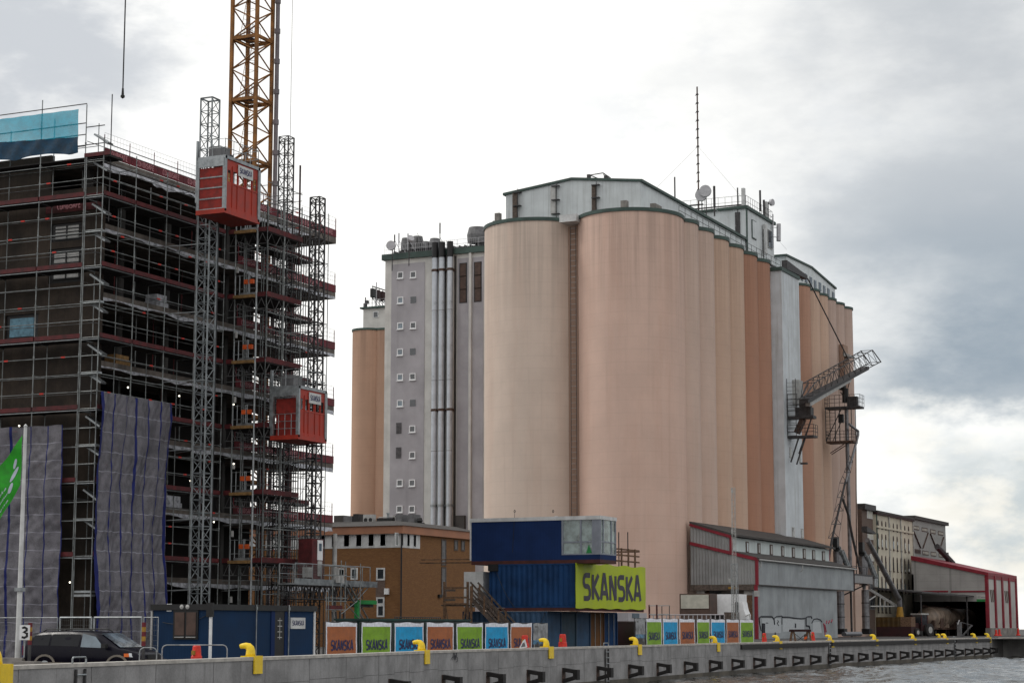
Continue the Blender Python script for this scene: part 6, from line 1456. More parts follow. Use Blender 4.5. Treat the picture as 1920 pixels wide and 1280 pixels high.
def posterfill(b, sheet, seed):
    M['postg'] = M.get('postg') or mat('grey_poster_print', (.27, .28, .29), .6, 0, .35, 1.6)
    M['postd'] = M.get('postd') or mat('dark_poster_print', (.06, .055, .05), .6, 0, .9, 5, fine=.6)
    M['postb'] = M.get('postb') or mat('blue_poster_print', (.10, .22, .34), .6, 0, .5, 3)
    sheet(0, 1, 0, .48, M['postg'], 'upper_print'); sheet(0, 1, .48, .60, M['postb'], 'middle_print'); sheet(0, 1, .60, 1, M['postd'], 'lower_print')
    rr = random.Random(seed)
    sheet(.1, .3, .08, .11, M['postd'], 'print_mark', .01)
    for k in range(7): u = rr.uniform(.05, .9); v = rr.uniform(.5, .62); sheet(u, u + .05, v, .7, M['postg' if k % 2 else 'postd'], 'print_figure', .008 + k * .0005)
FXL = -49.45; spans = [(608, 667), (675, 731), (737, 792), (797, 848), (853.5, 903), (907, 951), (955, 995)]
cols = ['borange', 'bgreen', 'bblue', 'borange', 'bgreen', 'bblue', 'borange']
lab = ['touching the blue hut', 'second from the blue hut', 'third from the blue hut', 'fourth from the blue hut', 'above the spray tag on the quay', 'below the foot of the timber stair', 'partly hidden by the red barrel']
cn = {'borange': 'orange', 'bgreen': 'green', 'bblue': 'blue'}
zt = 2.13
for (p0_, p1_), c_, l_ in zip(spans, cols, lab):
    y0 = onx(p0_ - .5, 1200, FXL).y; y1 = onx(p1_ + 1.5, 1200, FXL).y
    banner_panel(FXL, y0, y1, zt, c_, 'fence panel of the %s banner %s' % (cn[c_], l_), '%s banner with dark blue lettering, %s' % (cn[c_], l_))
y0 = onx(997, 1200, FXL).y; y1 = onx(1026, 1200, FXL).y
r_, b_, sh_, _ = banner_panel(FXL, y0, y1, zt, None, 'site fence panel behind the grey poster at the container corner', 'grey harbour photo poster between the last orange banner and the containers', poster=True); posterfill(b_, sh_, 3)
FXR = -53.4; spans = [(1190, 1208, None), (1210.5, 1239, 'bgreen'), (1242, 1269.5, 'bblue'), (1273, 1301.5, 'borange'), (1305.5, 1329, 'bgreen'), (1332.5, 1358, 'bblue'), (1361, 1384, 'borange'), (1387, 1411.5, 'bgreen')]
lab = ['', 'first of the right fence beside the poster', 'second of the right fence', 'third of the right fence', 'narrow, fourth of the right fence', 'fifth of the right fence, behind a hook', 'sixth of the right fence', 'last of the right fence, by the warehouse']
for (p0_, p1_, c_), l_ in zip(spans, lab):
    y0 = onx(p0_ - .5, 1190, FXR).y; y1 = onx(p1_ + 1, 1190, FXR).y; zt2 = 2.55
    if c_ is None:
        r_, b_, sh_, _ = banner_panel(FXR, y0, y1, zt2, None, 'site fence panel behind the harbour poster of the right fence', 'faded harbour photo poster at the left end of the right fence', poster=True); posterfill(b_, sh_, 5)
    else: banner_panel(FXR, y0, y1, zt2, c_, 'fence panel of the %s banner %s' % (cn[c_], l_), '%s banner with dark lettering, %s' % (cn[c_], l_))

# ================================================================== CONTAINERS
CX = -50.3; CY = 117.9
def corr_side(mb, axis, a0, a1, f, z0, z1, per=.28, dep=.04, out=1): corrug(mb, axis, a0, a1, f, z0, z1, per, dep, out)
def container(x0, x1, y0, y1, z0, z1, mt, lab, group, ends=True, doors=None):
    root = thing('shipping_container', lab, 'container', ((x0 + x1) / 2, (y0 + y1) / 2, z0), group)
    mb = MB(); mb.box(x0 + .03, x1 - .09, y0 + .06, y1 - .06, z0 + .1, z1 - .05); corrug(mb, 'x', x0 + .1, x1 - .1, y0 + .05, z0 + .15, z1 - .1, .36, .05, -1); part(root, 'shell', mb, mt)
    mb = MB()
    for y in (y0, y1 - .1):
        mb.box(x1 - .1, x1, y, y + .1, z0 + .13, z1 - .1); mb.box(x0, x0 + .1, y, y + .1, z0 + .13, z1 - .1)
    for z_ in (z0, z1 - .1):
        mb.box(x0, x1 + .004, y0 - .004, y0 + .096, z_, z_ + .13 if z_ == z0 else z_ + .1); mb.box(x1 - .096, x1 + .004, y0 + .1, y1 - .1, z_, z_ + (.13 if z_ == z0 else .1))
    part(root, 'corner_frame', mb, mt, kind='stuff')
    mb = MB(); corrug(mb, 'y', y0 + .12, y1 - .12, x1 - .07, z0 + .14, z1 - .1, .20, .03, 1); d = part(root, 'end_wall', mb, mt)
    if doors:
        for t_ in doors: mb = MB(); y = y0 + (y1 - y0) * t_; mb.tube((x1 + .01, y, z0 + .15), (x1 + .01, y, z1 - .1), .022, 5); part(d, 'lock_rod', mb, M['steel'])
    return root
ZB = .14; zc = [ZB, 3.0, 3.14, 5.95]
# lower row of five
bc = [('contl', 'light slate blue'), ('conts', 'dull teal blue'), ('contl', 'ribbed pale blue'), ('conto', 'orange'), ('contb', 'deep blue')]
bx = CX - 1.95; ww = 2.43
for i, (m_, nm) in enumerate(bc):
    y0 = CY + i * ww + .02
    container(bx - 6.06, bx, y0, y0 + ww - .05, ZB, 2.92, M[m_], ['light slate blue container at the left end of the bottom row', 'dull teal blue container second in the bottom row', 'pale ribbed blue container in the middle of the bottom row', 'orange container in the bottom row, next to the deep blue one', 'deep blue container at the right end of the bottom row'][i], 'containers of the bottom row', doors=(.3, .7) if i in (3, 4) else None)
mb = MB(); mb.box(CX - 6.1, CX, CY - .02, CY + .16, 2.93, 3.13); mb.box(CX - .2, CX - .02, CY + .16, CY + 12.2, 2.93, 3.13)
k = 0
whole('steel_support_frame', mb, M['beam'], (CX, CY, 2.93), 'red oxide steel frame carrying the middle containers', 'steel frame')
for i in range(5):
    y0 = CY + i * ww; container(CX - 6.06, CX, y0, y0 + ww - .03, zc[2], zc[3], M['contb'], ['blue corrugated container at the near left corner of the middle layer', 'blue container behind the lime banner, second from the left', 'blue container behind the lime banner, in its middle', 'blue container behind the lime banner, fourth from the left', 'blue container at the right end of the middle layer'][i], 'containers of the middle layer')
# louvre box and dangling cable on the mid container
root = thing('lime_banner', 'huge lime green banner with dark lettering stretched over the middle containers', 'banner', (CX + .12, CY + 6, 4.5))
y0 = onx(1078.5, 1100, CX + .12).y; y1 = onx(1210, 1100, CX + .12).y; mb = MB(); n = 40
def lp(u, v): return Vector((CX + .14 + .012 * math.sin(u * 14 + v * 3) * (v * (1 - v) * 3) + .008 * math.sin(v * 9 + u * 3), y0 + (y1 - y0) * u, 5.98 - (5.98 - 3.10 + .03 * math.sin(u * 30)) * v - .05 * math.sin(u * 25) * (v < .01)))
for j in range(21):
    for i in range(n + 1): mb.v.append(lp(i / n, j / 20))
for j in range(20):
    for i in range(n): k = j * (n + 1) + i; mb.face((k, k + 1, k + n + 2, k + n + 1))
f = part(root, 'cloth', mb, M['lime'], smooth=True)
b2 = MB(); lettering(b2, 'SKANSKA', (0, 0, 0), UX, UZ, 1, 1, .20, 0); mt = MB(); mt.f = list(b2.f); mt.m = list(b2.m); mt.v = [Vector((lp(.10 + .82 * p.x, .8 - .56 * p.z).x + .02, y0 + (y1 - y0) * (.10 + .82 * p.x), 5.98 - 2.88 * (.80 - .56 * p.z))) for p in b2.v]
M['bletter'] = mat('charcoal_letters', (.035, .03, .05), .55, 0, .05, 2); part(f, 'banner_lettering', mt, M['bletter'])
# top cabin
px_ = -48.55; c0 = ony(884, 1000, CY); X0 = ony(884, 1000, CY).x; X1 = ony(1125, 1000, CY).x; Z0 = 6.12; Z1 = 8.95; Y1 = CY + 2.75
root = thing('glazed_cabin', 'dark blue cabin with white roof edge and glazed corner on top of the stack', 'cabin', ((X0 + X1) / 2, CY + 1.4, Z0))
XG = ony(1053, 1000, CY).x
mb = MB(); mb.box(X0, XG, CY, Y1, Z0 + .05, Z1 - .24); part(root, 'wall', mb, M['cabb'])
mb = MB(); mb.box(X0 - .12, X1 + .04, CY - .06, Y1 + .06, Z1 - .24, Z1); part(root, 'roof_edge', mb, M['dimwhite'])
mb = MB(); mb.box(X0 - .10, X0, CY - .05, CY + .1, Z0 + .1, Z1 - .24); part(root, 'corner_strip', mb, M['dimwhite'])
mb = MB(); mb.box(X0, X1, CY + .0, Y1, Z0 - .18, Z0 + .05); part(root, 'floor_beam', mb, M['beam'])
mb = MB(); mb.box(XG, X1, CY, CY + .1, Z0 + .05, Z0 + .36); mb.box(X1 - .1, X1, CY + .1, Y1, Z0 + .05, Z0 + .36); part(root, 'plinth', mb, M['cabb'])
fr = M['frameg'] = mat('grey_window_frame', (.22, .24, .28), .5, .2, .08, 2); zg0, zg1 = Z0 + .36, Z1 - .24
mb = MB()
for x in (XG + .0, XG + (X1 - XG) * .48, X1 - .55, X1 - .12): mb.box(x, x + (.12 if x < X1 - .3 else .12), CY - .02, CY + .1, zg0, zg1)
mb.box(X1 - .43, X1 - .12, CY - .01, CY + .09, zg0, zg1)
mb.box(XG + .12, X1 - .12, CY - .015, CY + .09, zg0, zg0 + .08); mb.box(XG + .12, X1 - .12, CY - .015, CY + .09, zg0 + .78, zg0 + .86)
for y in (CY + .1, CY + .55, CY + 1.9, Y1 - .12): mb.box(X1 - .1, X1 + .01, y, y + .11, zg0, zg1)
mb.box(X1 - .1, X1 + .008, CY + .2, Y1 - .12, zg0, zg0 + .08); mb.box(X1 - .1, X1 + .008, CY + .2, Y1 - .12, zg0 + .78, zg0 + .86); part(root, 'window_frame', mb, fr)
mb = MB(); mb.box(XG + .1, X1 - .5, CY + .03, CY + .05, zg0, zg1); part(root, 'pane', mb, M['glassl']); mb = MB(); mb.box(X1 - .06, X1 - .04, CY + .2, Y1 - .1, zg0, zg1); part(root, 'pane', mb, M['glassl'])
mb = MB(); mb.box(XG + .05, X1 - .15, CY + .15, Y1 - .1, Z0 + .05, Z0 + .3); part(root, 'inner_floor', mb, M['grey']); mb = MB(); mb.box(XG + .1, X1 - .12, Y1 - .08, Y1 - .02, Z0 + .3, zg1); part(root, 'rear_wall', mb, M['paleb'])
mb = MB(); mb.box(XG + .7, XG + 1.3, CY + 1.0, CY + 1.6, Z0 + .3, Z0 + 1.2); mb.box(XG + .8, XG + 1.2, CY + 1.5, CY + 1.62, Z0 + 1.2, Z0 + 1.9); part(root, 'office_chair', mb, M['black'])
mb = MB(); mb.box(XG + 1.5, X1 - .5, CY + .8, CY + 1.6, Z0 + 1.0, Z0 + 1.05); part(root, 'desk', mb, M['brown'])
p = ony(1104, 1029, CY + .0); mb = MB(); mb.prism([(p.x - .2, p.z - .25), (p.x + .22, p.z - .25), (p.x, p.z + .3)], 'y', CY + .005, CY + .02); part(root, 'triangle_sign', mb, M['gg'])
p = ony(1043, 970, CY); mb = MB(); mb.box(p.x - .1, p.x + .1, CY - .05, CY, p.z - .1, p.z + .1); part(root, 'wall_box', mb, M['white'])
mb = MB(); p = ony(965, 962, CY - .03); q0 = ony(961, 1035, CY - .03); mb.tube(p, q0, .014, 4); part(root, 'cable', mb, M['black'])
for px in (965, 1037): p = ony(px, 961, CY + .1); mb = MB(); mb.path([p, p + Vector((.06, 0, .1)), p + Vector((.0, 0, .2)), p + Vector((-.06, 0, .1)), p], .02, 4); part(root, 'lifting_eye', mb, M['black'])
# timber guard rail on the containers
root = thing('timber_railing', 'rough timber guard railing on top of the middle containers', 'railing', (CX - 1, CY + 9, zc[3]))
a0 = onx(1157, 1050, CX - .3).y; a1 = CY + 12.2
mb = MB()
for zz in (.35, .75, 1.15): mb = MB(); mb.box(CX - .36, CX - .3, a0, a1, zc[3] + zz, zc[3] + zz + .11); part(root, 'rail', mb, M['wood'])
y = a0 + .7
while y < a1 + .2: mb = MB(); mb.box(CX - .3, CX - .2, y - .05, y + .06, zc[3], zc[3] + 1.28); part(root, 'post', mb, M['wood']); y += 1.25
mb = MB(); mb.box(CX - 3.5, CX - .3, a1 - .02, a1 + .04, zc[3] + 1.1, zc[3] + 1.22); part(root, 'rail', mb, M['wood'])
for px in (1160, 1177): a = onx(px, 997, CX - 2.4); mb = MB(); mb.tube((a.x, a.y, zc[3]), a, .04, 6); k = zc[3]; whole('steel_rod', mb, M['black'], (a.x, a.y, zc[3]), ['left', 'right'][px > 1170] + ' dark ribbed rod standing behind the timber railing', 'rod', 'dark rods behind the timber railing')
# wooden stair and landing
root = thing('timber_stair', 'grey timber stair with landing leading up beside the containers', 'stair', (-57, CY - 1, 0))
YS = CY - 1.3
A = ony(882, 1098, YS); B = ony(958, 1175, YS)
for yy in (YS, YS + 1.1):
    off = Vector((0, yy - YS, 0)); A_ = Vector((A.x, yy, A.z)); B_ = Vector((B.x, yy, B.z))
    mb = MB(); mb.beam(A_ - UZ * .75, B_ - UZ * .95, .06, .28); part(root, 'stringer', mb, M['woodg'])
    for dz in (.25, -.1, -.4): mb = MB(); mb.beam(A_ + UZ * dz, B_ + UZ * (dz - .2), .05, .11); part(root, 'handrail', mb, M['woodg'])
    for t_ in (.05, .35, .7): q_ = A_.lerp(B_, t_); mb = MB(); mb.box(q_.x - .05, q_.x + .05, yy - .05, yy + .0, q_.z - .9, q_.z + .25); part(root, 'baluster', mb, M['wood'])
for k in range(9): q_ = A.lerp(B, (k + .5) / 10) - UZ * .75; mb = MB(); mb.box(q_.x - .14, q_.x + .14, YS + .03, YS + 1.05, q_.z - .03, q_.z + .02); part(root, 'tread', mb, M['woodg'])
L0 = ony(832, 1133, YS); L1 = ony(877, 1133, YS)
mb = MB(); mb.box(L0.x - .2, L1.x + .2, YS, YS + 1.4, L0.z - .08, L0.z); part(root, 'landing', mb, M['woodg'])
for x, zt_ in ((L0.x + .05, ony(832, 1090, YS).z), (L1.x, ony(875, 1090, YS).z), (L1.x + .25, ony(880, 1098, YS).z)):
    mb = MB(); mb.box(x - .07, x + .07, YS - .06, YS + .04, 0, zt_); part(root, 'post', mb, M['wood'])
for py in (1102, 1120, 1132): z = ony(850, py, YS).z; mb = MB(); mb.box(L0.x, L1.x, YS - .09, YS - .06, z - .05, z + .07); part(root, 'landing_rail', mb, M['wood'])
for py in (1106, 1124): z = ony(850, py, YS).z; mb = MB(); mb.box(L0.x + .1, L0.x + .9, YS - .12, YS - .09, z - .07, z + .07); part(root, 'landing_board', mb, M['woodg'])
for s_, x in ((1, L0.x + .1), (-1, L1.x - .1)): mb = MB(); mb.beam((x + s_ * .7, YS, 0.2), (x, YS, L0.z - .1), .1) if 0 else mb.beam((x + s_ * 0.0, YS, L0.z - .1), (x + s_ * .6, YS, .6), .1); part(root, 'brace', mb, M['wood'])
p = ony(925, 1063, CY - .06); 
mb = MB(); mb.box(p.x - .35, p.x + .35, CY - .14, CY - .02, p.z - .25, p.z + .2); whole('louvre_box', mb, M['black'], tuple(p), 'small dark louvre box high on the blue corrugated container', 'vent')
for a_, c_, lb in (((931, 1072), (965, 1138), 'thin black cable hanging down the blue corrugated container'), ((1000, 1185), (1022, 1147), 'thin black cable looping past the light slate blue container')):
    a = ony(*a_, CY - .1); c = ony(*c_, CY - .1); mb = MB(); prev = a
    for k in range(1, 9): t_ = k / 8; q_ = a.lerp(c, t_) - UZ * .25 * math.sin(t_ * math.pi); mb.tube(prev, q_, .016, 4); prev = q_
    whole('hanging_cable', mb, M['black'], tuple(a), lb, 'cable')
# pink boards lying out towards the brick house
mb = MB()
root = thing('gangway', 'thin pale timber gangway reaching from the containers to the brick building', 'gangway', (-66, CY + 1, 5.9))
for py in (1050, 1056):
    a = ony(790, py - 1, CY + 2.5); c = ony(886, py - 2, CY + 2.5); mb = MB(); mb.beam(a, c, .5 if py > 1052 else .06, .07); part(root, 'board' if py > 1052 else 'rail', mb, M['fascia2'] if 'fascia2' in M else M['wood'])
mb = MB(); a = ony(884, 1052, CY + .4); mb.box(a.x - .5, a.x + .9, CY + .3, CY + 1.5, 3.2, 5.5); whole('white_box', mb, M['dimwhite'], (a.x, CY + .3, 3), 'white cabinet behind the left end of the blue corrugated container', 'cabinet')
# maroon container and pale box right of stack
container(-58.5, -54.8, CY + 15.5, CY + 26.0, .1, 2.35, M['contr'], 'rusty maroon container behind the harbour poster of the right fence', 'low containers behind the right fence')
mb = MB(); a = onx(1180, 1148, -58.5); c = onx(1215, 1160, -58.5); mb.box(-61, -58.6, a.y, c.y, .1, a.z); o_ = whole('grey_cabinet', mb, M['graytower'], (-59.5, a.y, 0), 'grey blue cabinet above the maroon container', 'cabinet')
mb = MB(); a = onx(1186, 1149, -58.55); c = onx(1199, 1158, -58.55); mb.box(-58.6, -58.55, a.y, c.y, c.z, a.z); part(o_, 'pale_blue_sheet', mb, M['contl2'] if 'contl2' in M else M['glassb'])

# ================================================================== BRICK BUILDING
BXc = -80.2; BYc = 150.3; ZE = 9.87
root = thing('brick_building', 'yellow brick building with salmon fascia and white window bands', 'building', (BXc, BYc, 0))
yR = onx(884, 1000, BXc).y + .8; xLb = ony(560, 1000, BYc).x - 12
mb = MB(); mb.box(xLb, BXc, BYc, yR, 0, ZE - .05); part(root, 'wall', mb, M['brickY'])
mb = MB(); mb.box(xLb, BXc + .35, BYc - .35, yR + .3, ZE - .05, ZE + .62); part(root, 'fascia', mb, M['fascia'])
mb = MB(); mb.hexa([(xLb, BYc - .5, ZE + .62), (BXc + .5, BYc - .5, ZE + .62), (BXc + .5, yR + .4, ZE + .62), (xLb, yR + .4, ZE + .62), (xLb, BYc + .5, ZE + 1.15), (BXc - 1.5, BYc + 2, ZE + 1.15), (BXc - 1.5, yR - 1, ZE + 1.15), (xLb, yR - 1, ZE + 1.15)]); part(root, 'roof', mb, M['roofd'])
mb = MB(); mb.tube((BXc + .16, BYc - .16, 0), (BXc + .16, BYc - .16, ZE), .07, 8); part(root, 'downpipe', mb, M['black'])
def bwin(a, c, face, frame=M['dimwhite'], pane=M['glassd'], fw=.1, nm='window'):
    mb = MB()
    if face == 'y':
        y = BYc; x0, x1, z0, z1 = a.x, c.x, c.z, a.z
        mb.box(x0, x1, y - .06, y - .0, z0, z0 + fw); mb.box(x0, x1, y - .06, y, z1 - fw, z1); mb.box(x0, x0 + fw, y - .06, y, z0 + fw, z1 - fw); mb.box(x1 - fw, x1, y - .06, y, z0 + fw, z1 - fw); f = part(root, nm, mb, frame)
        mb = MB(); mb.box(x0 + fw, x1 - fw, y - .03, y - .01, z0 + fw, z1 - fw); part(f, 'pane', mb, pane)
    else:
        x = BXc; y0, y1, z0, z1 = a.y, c.y, c.z, a.z
        mb.box(x, x + .06, y0, y1, z0, z0 + fw); mb.box(x, x + .06, y0, y1, z1 - fw, z1); mb.box(x, x + .06, y0, y0 + fw, z0 + fw, z1 - fw); mb.box(x, x + .06, y1 - fw, y1, z0 + fw, z1 - fw); f = part(root, nm, mb, frame)
        mb = MB(); mb.box(x + .01, x + .03, y0 + fw, y1 - fw, z0 + fw, z1 - fw); part(f, 'pane', mb, pane)
# white band with top-floor windows
zt_ = ony(700, 1000, BYc).z; zb_ = ony(700, 1025.5, BYc).z
mb = MB(); mb.box(xLb, BXc + .02, BYc - .03, BYc, zb_ - .05, zt_ + .1); mb.box(BXc, BXc + .03, BYc, onx(787, 1010, BXc).y, zb_ - .05, zt_ + .1); part(root, 'window_band', mb, M['dimwhite'])
M['palew'] = M['dimwhite']
for px in (605, 627, 650, 673, 696, 718): a = ony(px - 6, 1001, BYc - .03); c = ony(px + 6, 1024, BYc - .03); a.z = zt_; c.z = zb_ + .05; bwin(a, c, 'y', fw=.07)
for px in (743, 753, 765, 777): a = onx(px - 2.8, 1001, BXc); c = onx(px + 2.8, 1026, BXc); a.z = zt_; c.z = zb_ + .05; bwin(a, c, 'x', fw=.07)
for x0, y0, x1, y1 in ((658, 1064, 671, 1086), (706, 1064, 722, 1087), (706, 1119, 721, 1133), (707, 1133, 721, 1156)): bwin(ony(x0, y0, BYc), ony(x1, y1, BYc), 'y', fw=.13)
mb = MB(); a = ony(705, 1087, BYc); c = ony(722, 1119, BYc); mb.box(a.x, c.x, BYc - .03, BYc, c.z, a.z); part(root, 'brick_panel', mb, M['brickR'])
for x0, y0, x1, y1 in ((827, 1010, 836, 1060), (827, 1062, 836, 1118), (851, 1011, 858, 1032), (864, 1012, 871, 1033)): bwin(onx(x0, y0, BXc), onx(x1, y1, BXc), 'x', frame=M['woodg'], fw=.14, pane=M['grey'])
p = ony(726, 1108, BYc); mb = MB(); mb.box(p.x - .2, p.x + .2, BYc - .2, BYc, p.z - .25, p.z + .25); part(root, 'wall_box', mb, M['white'])
p = onx(823, 1117, BXc); mb = MB(); mb.box(BXc, BXc + .2, p.y - .25, p.y + .25, p.z - .12, p.z + .15); part(root, 'wall_lamp', mb, M['black'])
# roof plant of the brick building
zr = ZE + .95
def rp(px0, px1, ytop, yb, m_, lb, depth=1.2, Yp=158, nm='roof_unit'):
    a = ony(px0, ytop, Yp); c = ony(px1, yb, Yp); mb = MB(); mb.box(a.x, c.x, Yp, Yp + depth, zr - .3, a.z)
    return whole(nm, mb, M[m_], (a.x, Yp, zr), lb, 'roof unit', 'plant on the brick building roof')
rp(626, 644, 966, 977, 'roofd', 'long low dark roof unit at the left on the brick building'); rp(644, 660, 967, 977, 'grey', 'grey slatted roof unit next to the dark flue box'); rp(662, 672, 963, 978, 'black', 'tall dark flue box on the brick building roof')
rp(706, 735, 971, 978, 'black', 'flat black roof box right of the fans'); rp(742, 753, 964, 976, 'grey', 'grey vent box in front of the grey tower, left one'); rp(765, 777, 964, 976, 'grey', 'grey vent box in front of the grey tower, right one')
a = ony(690, 966, 158); root = thing('roof_fan_unit', 'pale twin fan unit with pipes on the brick building roof', 'roof unit', (a.x, 158, zr)); mb = MB(); mb.box(a.x - .5, a.x + .5, 158, 158.6, zr + .3, a.z + .1); part(root, 'housing', mb, M['lgrey'])
for dx in (-.25, .25): mb = MB(); mb.lathe((a.x + dx, 157.98, (zr + .3 + a.z) / 2), [(.0, 0), (.18, 0), (.2, .03)], 12, axis='y'); part(root, 'fan', mb, M['black'])
mb = MB(); mb.path([(a.x + .5, 158.3, zr + .3), (a.x + 1.0, 158.3, zr + .9), (a.x + 2.6, 158.3, zr + .95), (a.x + 2.8, 158.3, zr)], .05, 6); part(root, 'pipe', mb, M['lgrey']); mb = MB(); mb.tube((a.x + 1.9, 158.3, zr), (a.x + 1.9, 158.3, zr + 1.2), .12); mb.tube((a.x + 1.9, 158.3, zr + 1.2), (a.x + 1.9, 158.3, zr + 1.3), .2); part(root, 'vent_pipe', mb, M['steel'])
a = ony(784, 975, 158); root = thing('roof_ventilator', 'small dark round ventilator at the right of the brick building roof', 'roof unit', (a.x, 158, zr)); mb = MB(); mb.box(a.x - .35, a.x + .35, 158, 158.6, zr - .2, zr + .35); part(root, 'base', mb, M['black']); mb = MB(); mb.lathe((a.x, 158.3, zr + .35), [(.2, 0), (.28, .15), (.2, .4), (.02, .5)], 12); part(root, 'cowl', mb, M['black'])
# pale fence railing before the brick house
mb = MB(); a = onx(740, 1156, -66); c = onx(826, 1158, -66); railing(mb, [(-66, a.y, a.z - 1.1), (-66, c.y, a.z - 1.1)], 1.1, .03, .35, 1); whole('steel_railing', mb, M['dsteel'], (-66, a.y, 1), 'low grey steel railing in front of the brick building', 'railing')
# ================================================================== GREY WAREHOUSE WITH RED TRIM (annex in front of the silos)
AX0, AX1, AXC, AY0, AY1 = -72.4, -65.1, -67.9, 201.0, 239.2
root = thing('warehouse', 'grey sheet clad warehouse with red trim and a row of clerestory windows', 'building', (-66, 220, .75))
zl = lambda x: 10.8 + (9.0 - 10.8) * (x - AX0) / (AX1 - AX0)      # lower roof line on the gable
zu = lambda x: 12.8 + (11.4 - 12.8) * (x - AX0) / (AXC - AX0)     # clerestory roof line
mb = MB(); mb.prism([(AX0, 6.4), (AX1, 6.4), (AX1, zl(AX1)), (AX0, zl(AX0))], 'y', AY0 + .05, AY1); mb.box(AX0, AX1 - .3, AY0 + 6, 232.4, .5, 6.4); mb.box(AX1 - .55, AX1 - .25, AY0 + .2, 232.4, .5, 6.4); part(root, 'side_wall', mb, M['annexw'])
mb = MB(); corrug(mb, 'x', AX0, AX1, AY0, 6.4, zl, .33, .07, -1); part(root, 'gable_cladding', mb, M['annex'])
mb = MB(); mb.prism([(AX0, 10.7), (AXC, 9.8), (AXC, zu(AXC)), (AX0, zu(AX0))], 'y', AY0 + .1, AY1 - .5); part(root, 'clerestory', mb, M['clere'])
mb = MB(); corrug(mb, 'x', AX0, AXC, AY0 + .03, lambda x: zl(x), zu, .33, .06, -1); part(root, 'gable_cladding', mb, M['annex'])
mb = MB(); mb.beam((AX0, AY0 - .12, zu(AX0)), (AXC + .1, AY0 - .12, zu(AXC)), .12, .34, up=(0, 0, 1)); part(root, 'red_trim', mb, M['redtrim'])
mb = MB(); mb.box(AXC - .05, AXC + .22, AY0 - .15, AY0 + .1, zl(AXC), zu(AXC)); part(root, 'red_trim', mb, M['redtrim'])
mb = MB(); mb.beam((AX0, AY0 - .14, zl(AX0)), (AX1 + .1, AY0 - .14, zl(AX1)), .12, .34); part(root, 'red_trim', mb, M['redtrim'])
mb = MB(); mb.box(AX1 - .08, AX1 + .22, AY0 - .16, AY0 + .1, 6.3, zl(AX1)); mb.box(AX1 - .25, AX1 + .08, AY0 - .1, AY0 + .2, .5, 6.3); part(root, 'red_trim', mb, M['redtrim'])
mb = MB(); mb.box(AXC - .02, AXC + .05, AY1 - .75, AY1 - .45, 10, zu(AXC)); part(root, 'red_trim', mb, M['redtrim'])
mb = MB(); mb.hexa([(AX0, AY0 - .2, zu(AX0) + .1), (AXC + .6, AY0 - .2, zu(AXC) + .02), (AXC + .6, AY1, zu(AXC) + .02), (AX0, AY1, zu(AX0) + .1), (AX0, AY0 - .2, zu(AX0) + .32), (AXC + .6, AY0 - .2, zu(AXC) + .24), (AXC + .6, AY1, zu(AXC) + .24), (AX0, AY1, zu(AX0) + .32)]); part(root, 'roof', mb, M['roofd'])
mb = MB(); mb.hexa([(AXC, AY0 + .1, 9.75), (AX1 + .25, AY0 + .1, 8.98), (AX1 + .25, AY1, 8.98), (AXC, AY1, 9.75), (AXC, AY0 + .1, 9.95), (AX1 + .25, AY0 + .1, 9.16), (AX1 + .25, AY1, 9.16), (AXC, AY1, 9.95)]); part(root, 'roof', mb, M['roofd'])
mb = MB(); mb.tube((AX1 + .32, AY0 + .2, 8.95), (AX1 + .32, AY1, 8.95), .09, 6); part(root, 'gutter', mb, M['lgrey'])
mb = MB(); mb.box(AX1 - .02, AX1 + .06, AY0 + .2, AY1, 6.28, 6.4); part(root, 'overhang_edge', mb, M['roofd'])
mb = MB(); mb.box(AX1 - .3, AX1 + .10, AY1 - .1, AY1 + .1, 6.3, 9.0); part(root, 'red_trim', mb, M['contr'])
for py, px in ((975 - 0, 0),): pass
for i, px in enumerate((1400.5, 1422.5, 1445.5, 1467, 1487, 1507.5, 1525, 1543.5)):
    a = onx(px - 2.6, 1014 + (px - 1400) * .148, AXC); c = onx(px + 2.6, 1014 + (px - 1400) * .148, AXC); zc_ = 10.55
    mb = MB(); mb.box(AXC, AXC + .06, a.y, c.y, 9.95, 11.1); w = part(root, 'window', mb, M['brown']); mb = MB(); mb.box(AXC + .05, AXC + .08, a.y + .25, c.y - .25, 10.05, 10.98); part(w, 'pane', mb, M['lgrey'] if i else M['glassb'])
# loading recess under the gable
mb = MB(); mb.box(AX0, AX1 - .1, AY0 - .05, AY0 + .35, 5.8, 6.4); part(root, 'lintel_beam', mb, M['woodg'])
mb = MB(); mb.box(AX0 + 4.2, AX0 + 5.2, AY0 - .09, AY0 - .05, 5.95, 6.15); part(root, 'yellow_plate', mb, M['sock'])
mb = MB(); mb.box(AX0 + .6, AX0 + 1.5, AY0 + .1, AY0 + .3, 4.2, 5.8); mb.box(AX1 - 2.0, AX1 - 1.0, AY0 + 1.5, AY0 + 1.8, .5, 5.2); part(root, 'inner_post', mb, M['slab'])
mb = MB(); mb.box(AX0 + 1.9, AX1 - 1.7, AY0 + 4.5, AY0 + 5.0, .5, 5.8); part(root, 'inner_wall', mb, M['barnw']); mb = MB(); mb.box(AX1 - 1.6, AX1 - .4, AY0 + .6, AY0 + .9, .5, 5.8); part(root, 'door_frame', mb, M['towerw'])
mb = MB(); mb.box(AX1 - 1.45, AX1 - .55, AY0 + .55, AY0 + .59, .8, 5.3); part(root, 'door', mb, M['brown2'] if 'brown2' in M else M['wood'])
for px, py in ((1425, 1058), (1503, 1067)): p = onx(px, py, AX1 + .2); mb = MB(); mb.path([(AX1 + .3, p.y, 8.9), (AX1 + .3, p.y, 8.3), (AX1 + .1, p.y, 8.1)], .06); part(root, 'spout', mb, M['lgrey'])
